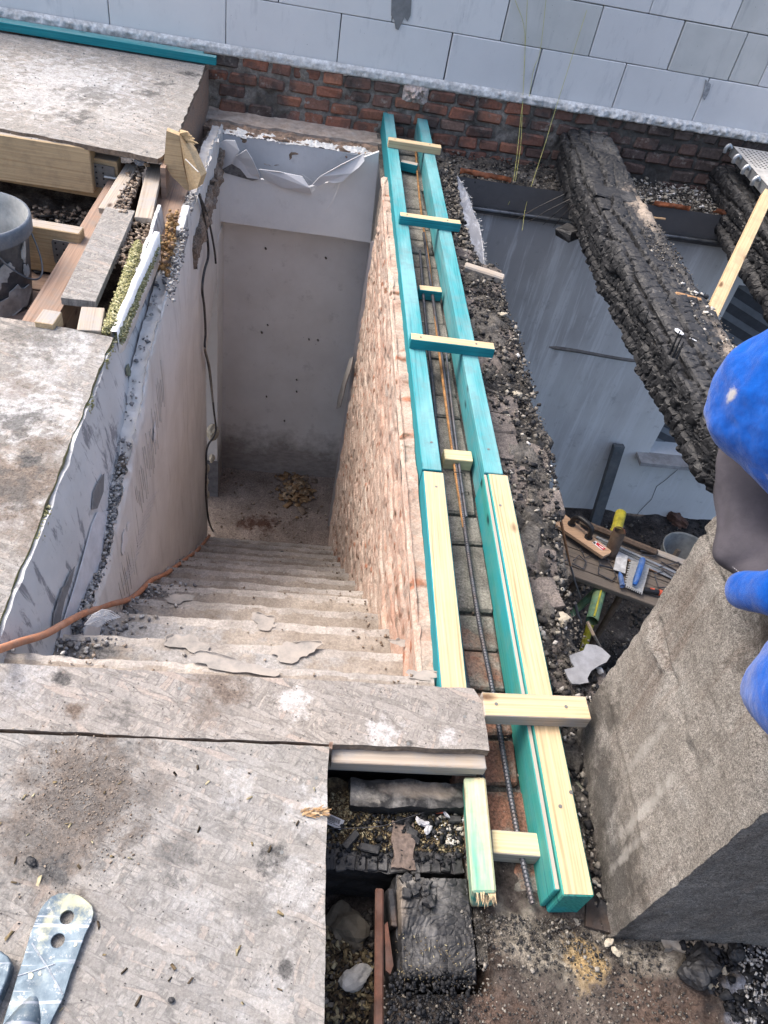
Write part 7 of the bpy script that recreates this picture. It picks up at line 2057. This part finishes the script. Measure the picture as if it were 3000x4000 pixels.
J = dict(pel=(1.36, .18, .80), wai=(1.20, .36, .96), che=(.90, .70, 1.06), nek=(.93, .92, 1.16), hea=(.95, 1.06, 1.22), hd2=(.95, 1.12, 1.26),
         ls=(.80, .80, 1.05), le=(.70, .50, .79), lw=(.93, .33, .76), lh=(.98, .30, .77), rs=(1.10, .74, 1.10), re=(1.22, .98, .92), rwr=(1.16, .78, .84), rh=(1.14, .72, .83),
         lk=(1.26, .06, .36), la=(1.30, -.06, -.04), lt=(1.27, .08, -.085), rk=(1.54, .16, .36), ra=(1.56, .0, -.04), rt=(1.56, .14, -.085))
N_ = list(J); ix = {k: i for i, k in enumerate(N_)}
Ed = [('pel', 'wai'), ('wai', 'che'), ('che', 'nek'), ('nek', 'hea'), ('hea', 'hd2'), ('che', 'ls'), ('ls', 'le'), ('le', 'lw'), ('lw', 'lh'), ('che', 'rs'), ('rs', 're'), ('re', 'rwr'), ('rwr', 'rh'), ('pel', 'lk'), ('lk', 'la'), ('la', 'lt'), ('pel', 'rk'), ('rk', 'ra'), ('ra', 'rt')]
Rd = dict(pel=.12, wai=.11, che=.13, nek=.055, hea=.085, hd2=.08, ls=.055, le=.042, lw=.028, lh=.035, rs=.055, re=.042, rwr=.028, rh=.035, lk=.055, la=.04, lt=.035, rk=.055, ra=.04, rt=.035)
skinned('body', [J[k] for k in N_], [(ix[a], ix[b]) for a, b in Ed], [Rd[k] for k in N_], MT['skin'], wk)
rp = lambda a, b, x: tuple(at(a, b, 'x', x))
jv = [(1.22, .34, .95), (1.06, .58, 1.03), rp(3190, 1580, .78), rp(2990, 1545, .67), rp(2880, 1500, .62), (.86, .60, .96), rp(3050, 2765, .64), (.80, .40, .755), (.92, .34, .76), (1.10, .76, 1.08), (1.21, .96, .93), (1.17, .80, .85)]
skinned('fleece_jacket', jv, [(0, 1), (1, 2), (2, 3), (3, 4), (2, 5), (5, 6), (6, 7), (7, 8), (2, 9), (9, 10), (10, 11)], [.14, .17, .205, .135, .062, .08, .128, .07, .05, .09, .06, .045], MT['fleece'], wk, root=1, sub=4, folds=.040)
# grey shirt tail hanging under the jacket
G_ = [(2815, 1700), (2805, 1800), (2796, 1900), (2790, 2000), (2792, 2100), (2812, 2180), (2850, 2230), (2930, 2280), (3120, 2370)]
H_ = [(3000, 1500), (3000, 1650), (3020, 1800), (3060, 1950), (3100, 2050), (3150, 2100), (3180, 2150), (3200, 2200), (3250, 2250)]
a_ = [at(a, b, 'x', .70 + .012 * sin(i * 1.1)) for i, (a, b) in enumerate(G_)]
b_ = [at(a, b, 'x', .77) for i, (a, b) in enumerate(H_)]
nn = 24
ga, gb = spline(a_, nn // 8 + 1), spline(b_, nn // 8 + 1)
V = []
for i in range(len(ga)):
    for j in range(10):
        t_ = j / 9; v_ = ga[i].lerp(gb[i], t_); V.append(tuple(v_ + Vector((-.02 * sin(t_ * pi) + .006 * sin(i * .55 + t_ * 5) + .004 * sin(i * .23 - t_ * 9), 0, 0))))
o = mk('shirt_tail', V, grid_faces(len(ga), 10), MT['grey_cloth'], wk, smooth=True)
so_ = o.modifiers.new('solid', 'SOLIDIFY'); so_.thickness = .004; so_.offset = 0
mb = MB(); hem = [v_.lerp(gb[i], .12) + Vector((-.008, 0, 0)) for i, v_ in enumerate(ga)][-16:]
for i in range(len(hem) - 1):
    for t_ in (.1, .6):
        c_ = hem[i].lerp(hem[i + 1], t_); d_ = (hem[i + 1] - hem[i]) * .14; mb.tube([c_ - d_, c_ + d_], .0009, 4)
o = mb.build('hem_stitch', m_plain('pale_thread', (.25, .24, .26), .8, 0, .1), wk); o['kind'] = 'stuff'
# jacket hem showing again below the shirt
q0, q1 = at(2875, 2300, 'x', .70), at(3040, 2325, 'x', .70)
skinned('jacket_hem', [q0, q0.lerp(q1, .5), q1, q1 + Vector((.1, .02, .05))], [(0, 1), (1, 2), (2, 3)], [.022, .034, .045, .05], MT['fleece'], wk, root=1, sub=3, folds=.006)
tv = [J['pel'], (1.29, .12, .58), (1.26, .06, .36), (1.28, .0, .12), (1.30, -.06, .0), (1.47, .17, .58), (1.54, .16, .36), (1.55, .06, .12), (1.56, .0, .0)]
skinned('trousers', tv, [(0, 1), (1, 2), (2, 3), (3, 4), (0, 5), (5, 6), (6, 7), (7, 8)], [.15, .095, .072, .06, .058, .095, .072, .06, .058], MT['grey_cloth'], wk)
for (a, b) in (('la', 'lt'), ('ra', 'rt')):
    A_, B_ = Vector(J[a]), Vector(J[b])
    skinned('boot', [A_ + Vector((0, 0, .05)), A_ + Vector((0, -.01, -.03)), B_ + Vector((0, .02, 0))], [(0, 1), (1, 2)], [.05, .052, .042], MT['black_plastic'], wk)
hv = Vector(J['hea'])
skinned('hair', [hv + Vector((0, .0, .03)), hv + Vector((.0, .05, .055)), hv + Vector((0, -.05, .0))], [(0, 1), (0, 2)], [.088, .08, .07], MT['black_plastic'], wk)
for (wr, hd__, sx_) in (('lw', 'lh', 1), ('rwr', 'rh', -1)):
    A_, B_ = Vector(J[wr]), Vector(J[hd__]); d_ = (B_ - A_).normalized(); s_ = d_.cross(Vector((0, 0, 1))).normalized()
    for f_ in range(4):
        b0 = B_ + d_ * .02 + s_ * (-.027 + .018 * f_); L = [.062, .07, .066, .052][f_]
        skinned('finger', [b0, b0 + d_ * L * .5 + Vector((0, 0, -.006)), b0 + d_ * L + Vector((0, 0, -.026))], [(0, 1), (1, 2)], [.0095, .0088, .0075], MT['skin'], wk, 1)
    b0 = B_ - d_ * .01 + s_ * -.03
    skinned('thumb', [b0, b0 + d_ * .03 - s_ * .02, b0 + d_ * .055 - s_ * .022], [(0, 1), (1, 2)], [.012, .010, .008], MT['skin'], wk, 1)

# screw heads and old nail holes on the near sheets
for k, (a, b, z_) in enumerate([(1850, 2742, .001), (1815, 2800, .001), (1594, 2905, .001), (1140, 3905, 0), (1235, 3040, 0), (640, 2960, 0), (90, 2700, .001), (700, 2690, .001), (1100, 3330, 0), (470, 3960, 0)]):
    c_ = at(a, b, 'z', z_); mb = MB(); mb.tube([c_ + Vector((0, 0, -.002)), c_ + Vector((0, 0, .0009))], .0038, 10); o = mb.build('screw', MT['steel_dark'])
    tag(o, ['screw at the right end of the OSB strip, upper one', 'screw at the right end of the OSB strip, lower one', 'screw in a chipped hole at the front lip of the OSB strip', 'screw near the bottom right corner of the large OSB sheet', 'screw at the top right corner of the large OSB sheet', 'screw at the middle of the back edge of the large OSB sheet', 'leftmost screw on the OSB strip', 'screw just left of the brown stain on the OSB strip', 'screw on the right part of the large OSB sheet', 'screw right of the metal strap near the bottom edge'][k], 'screw', 'screws in the near OSB sheets')
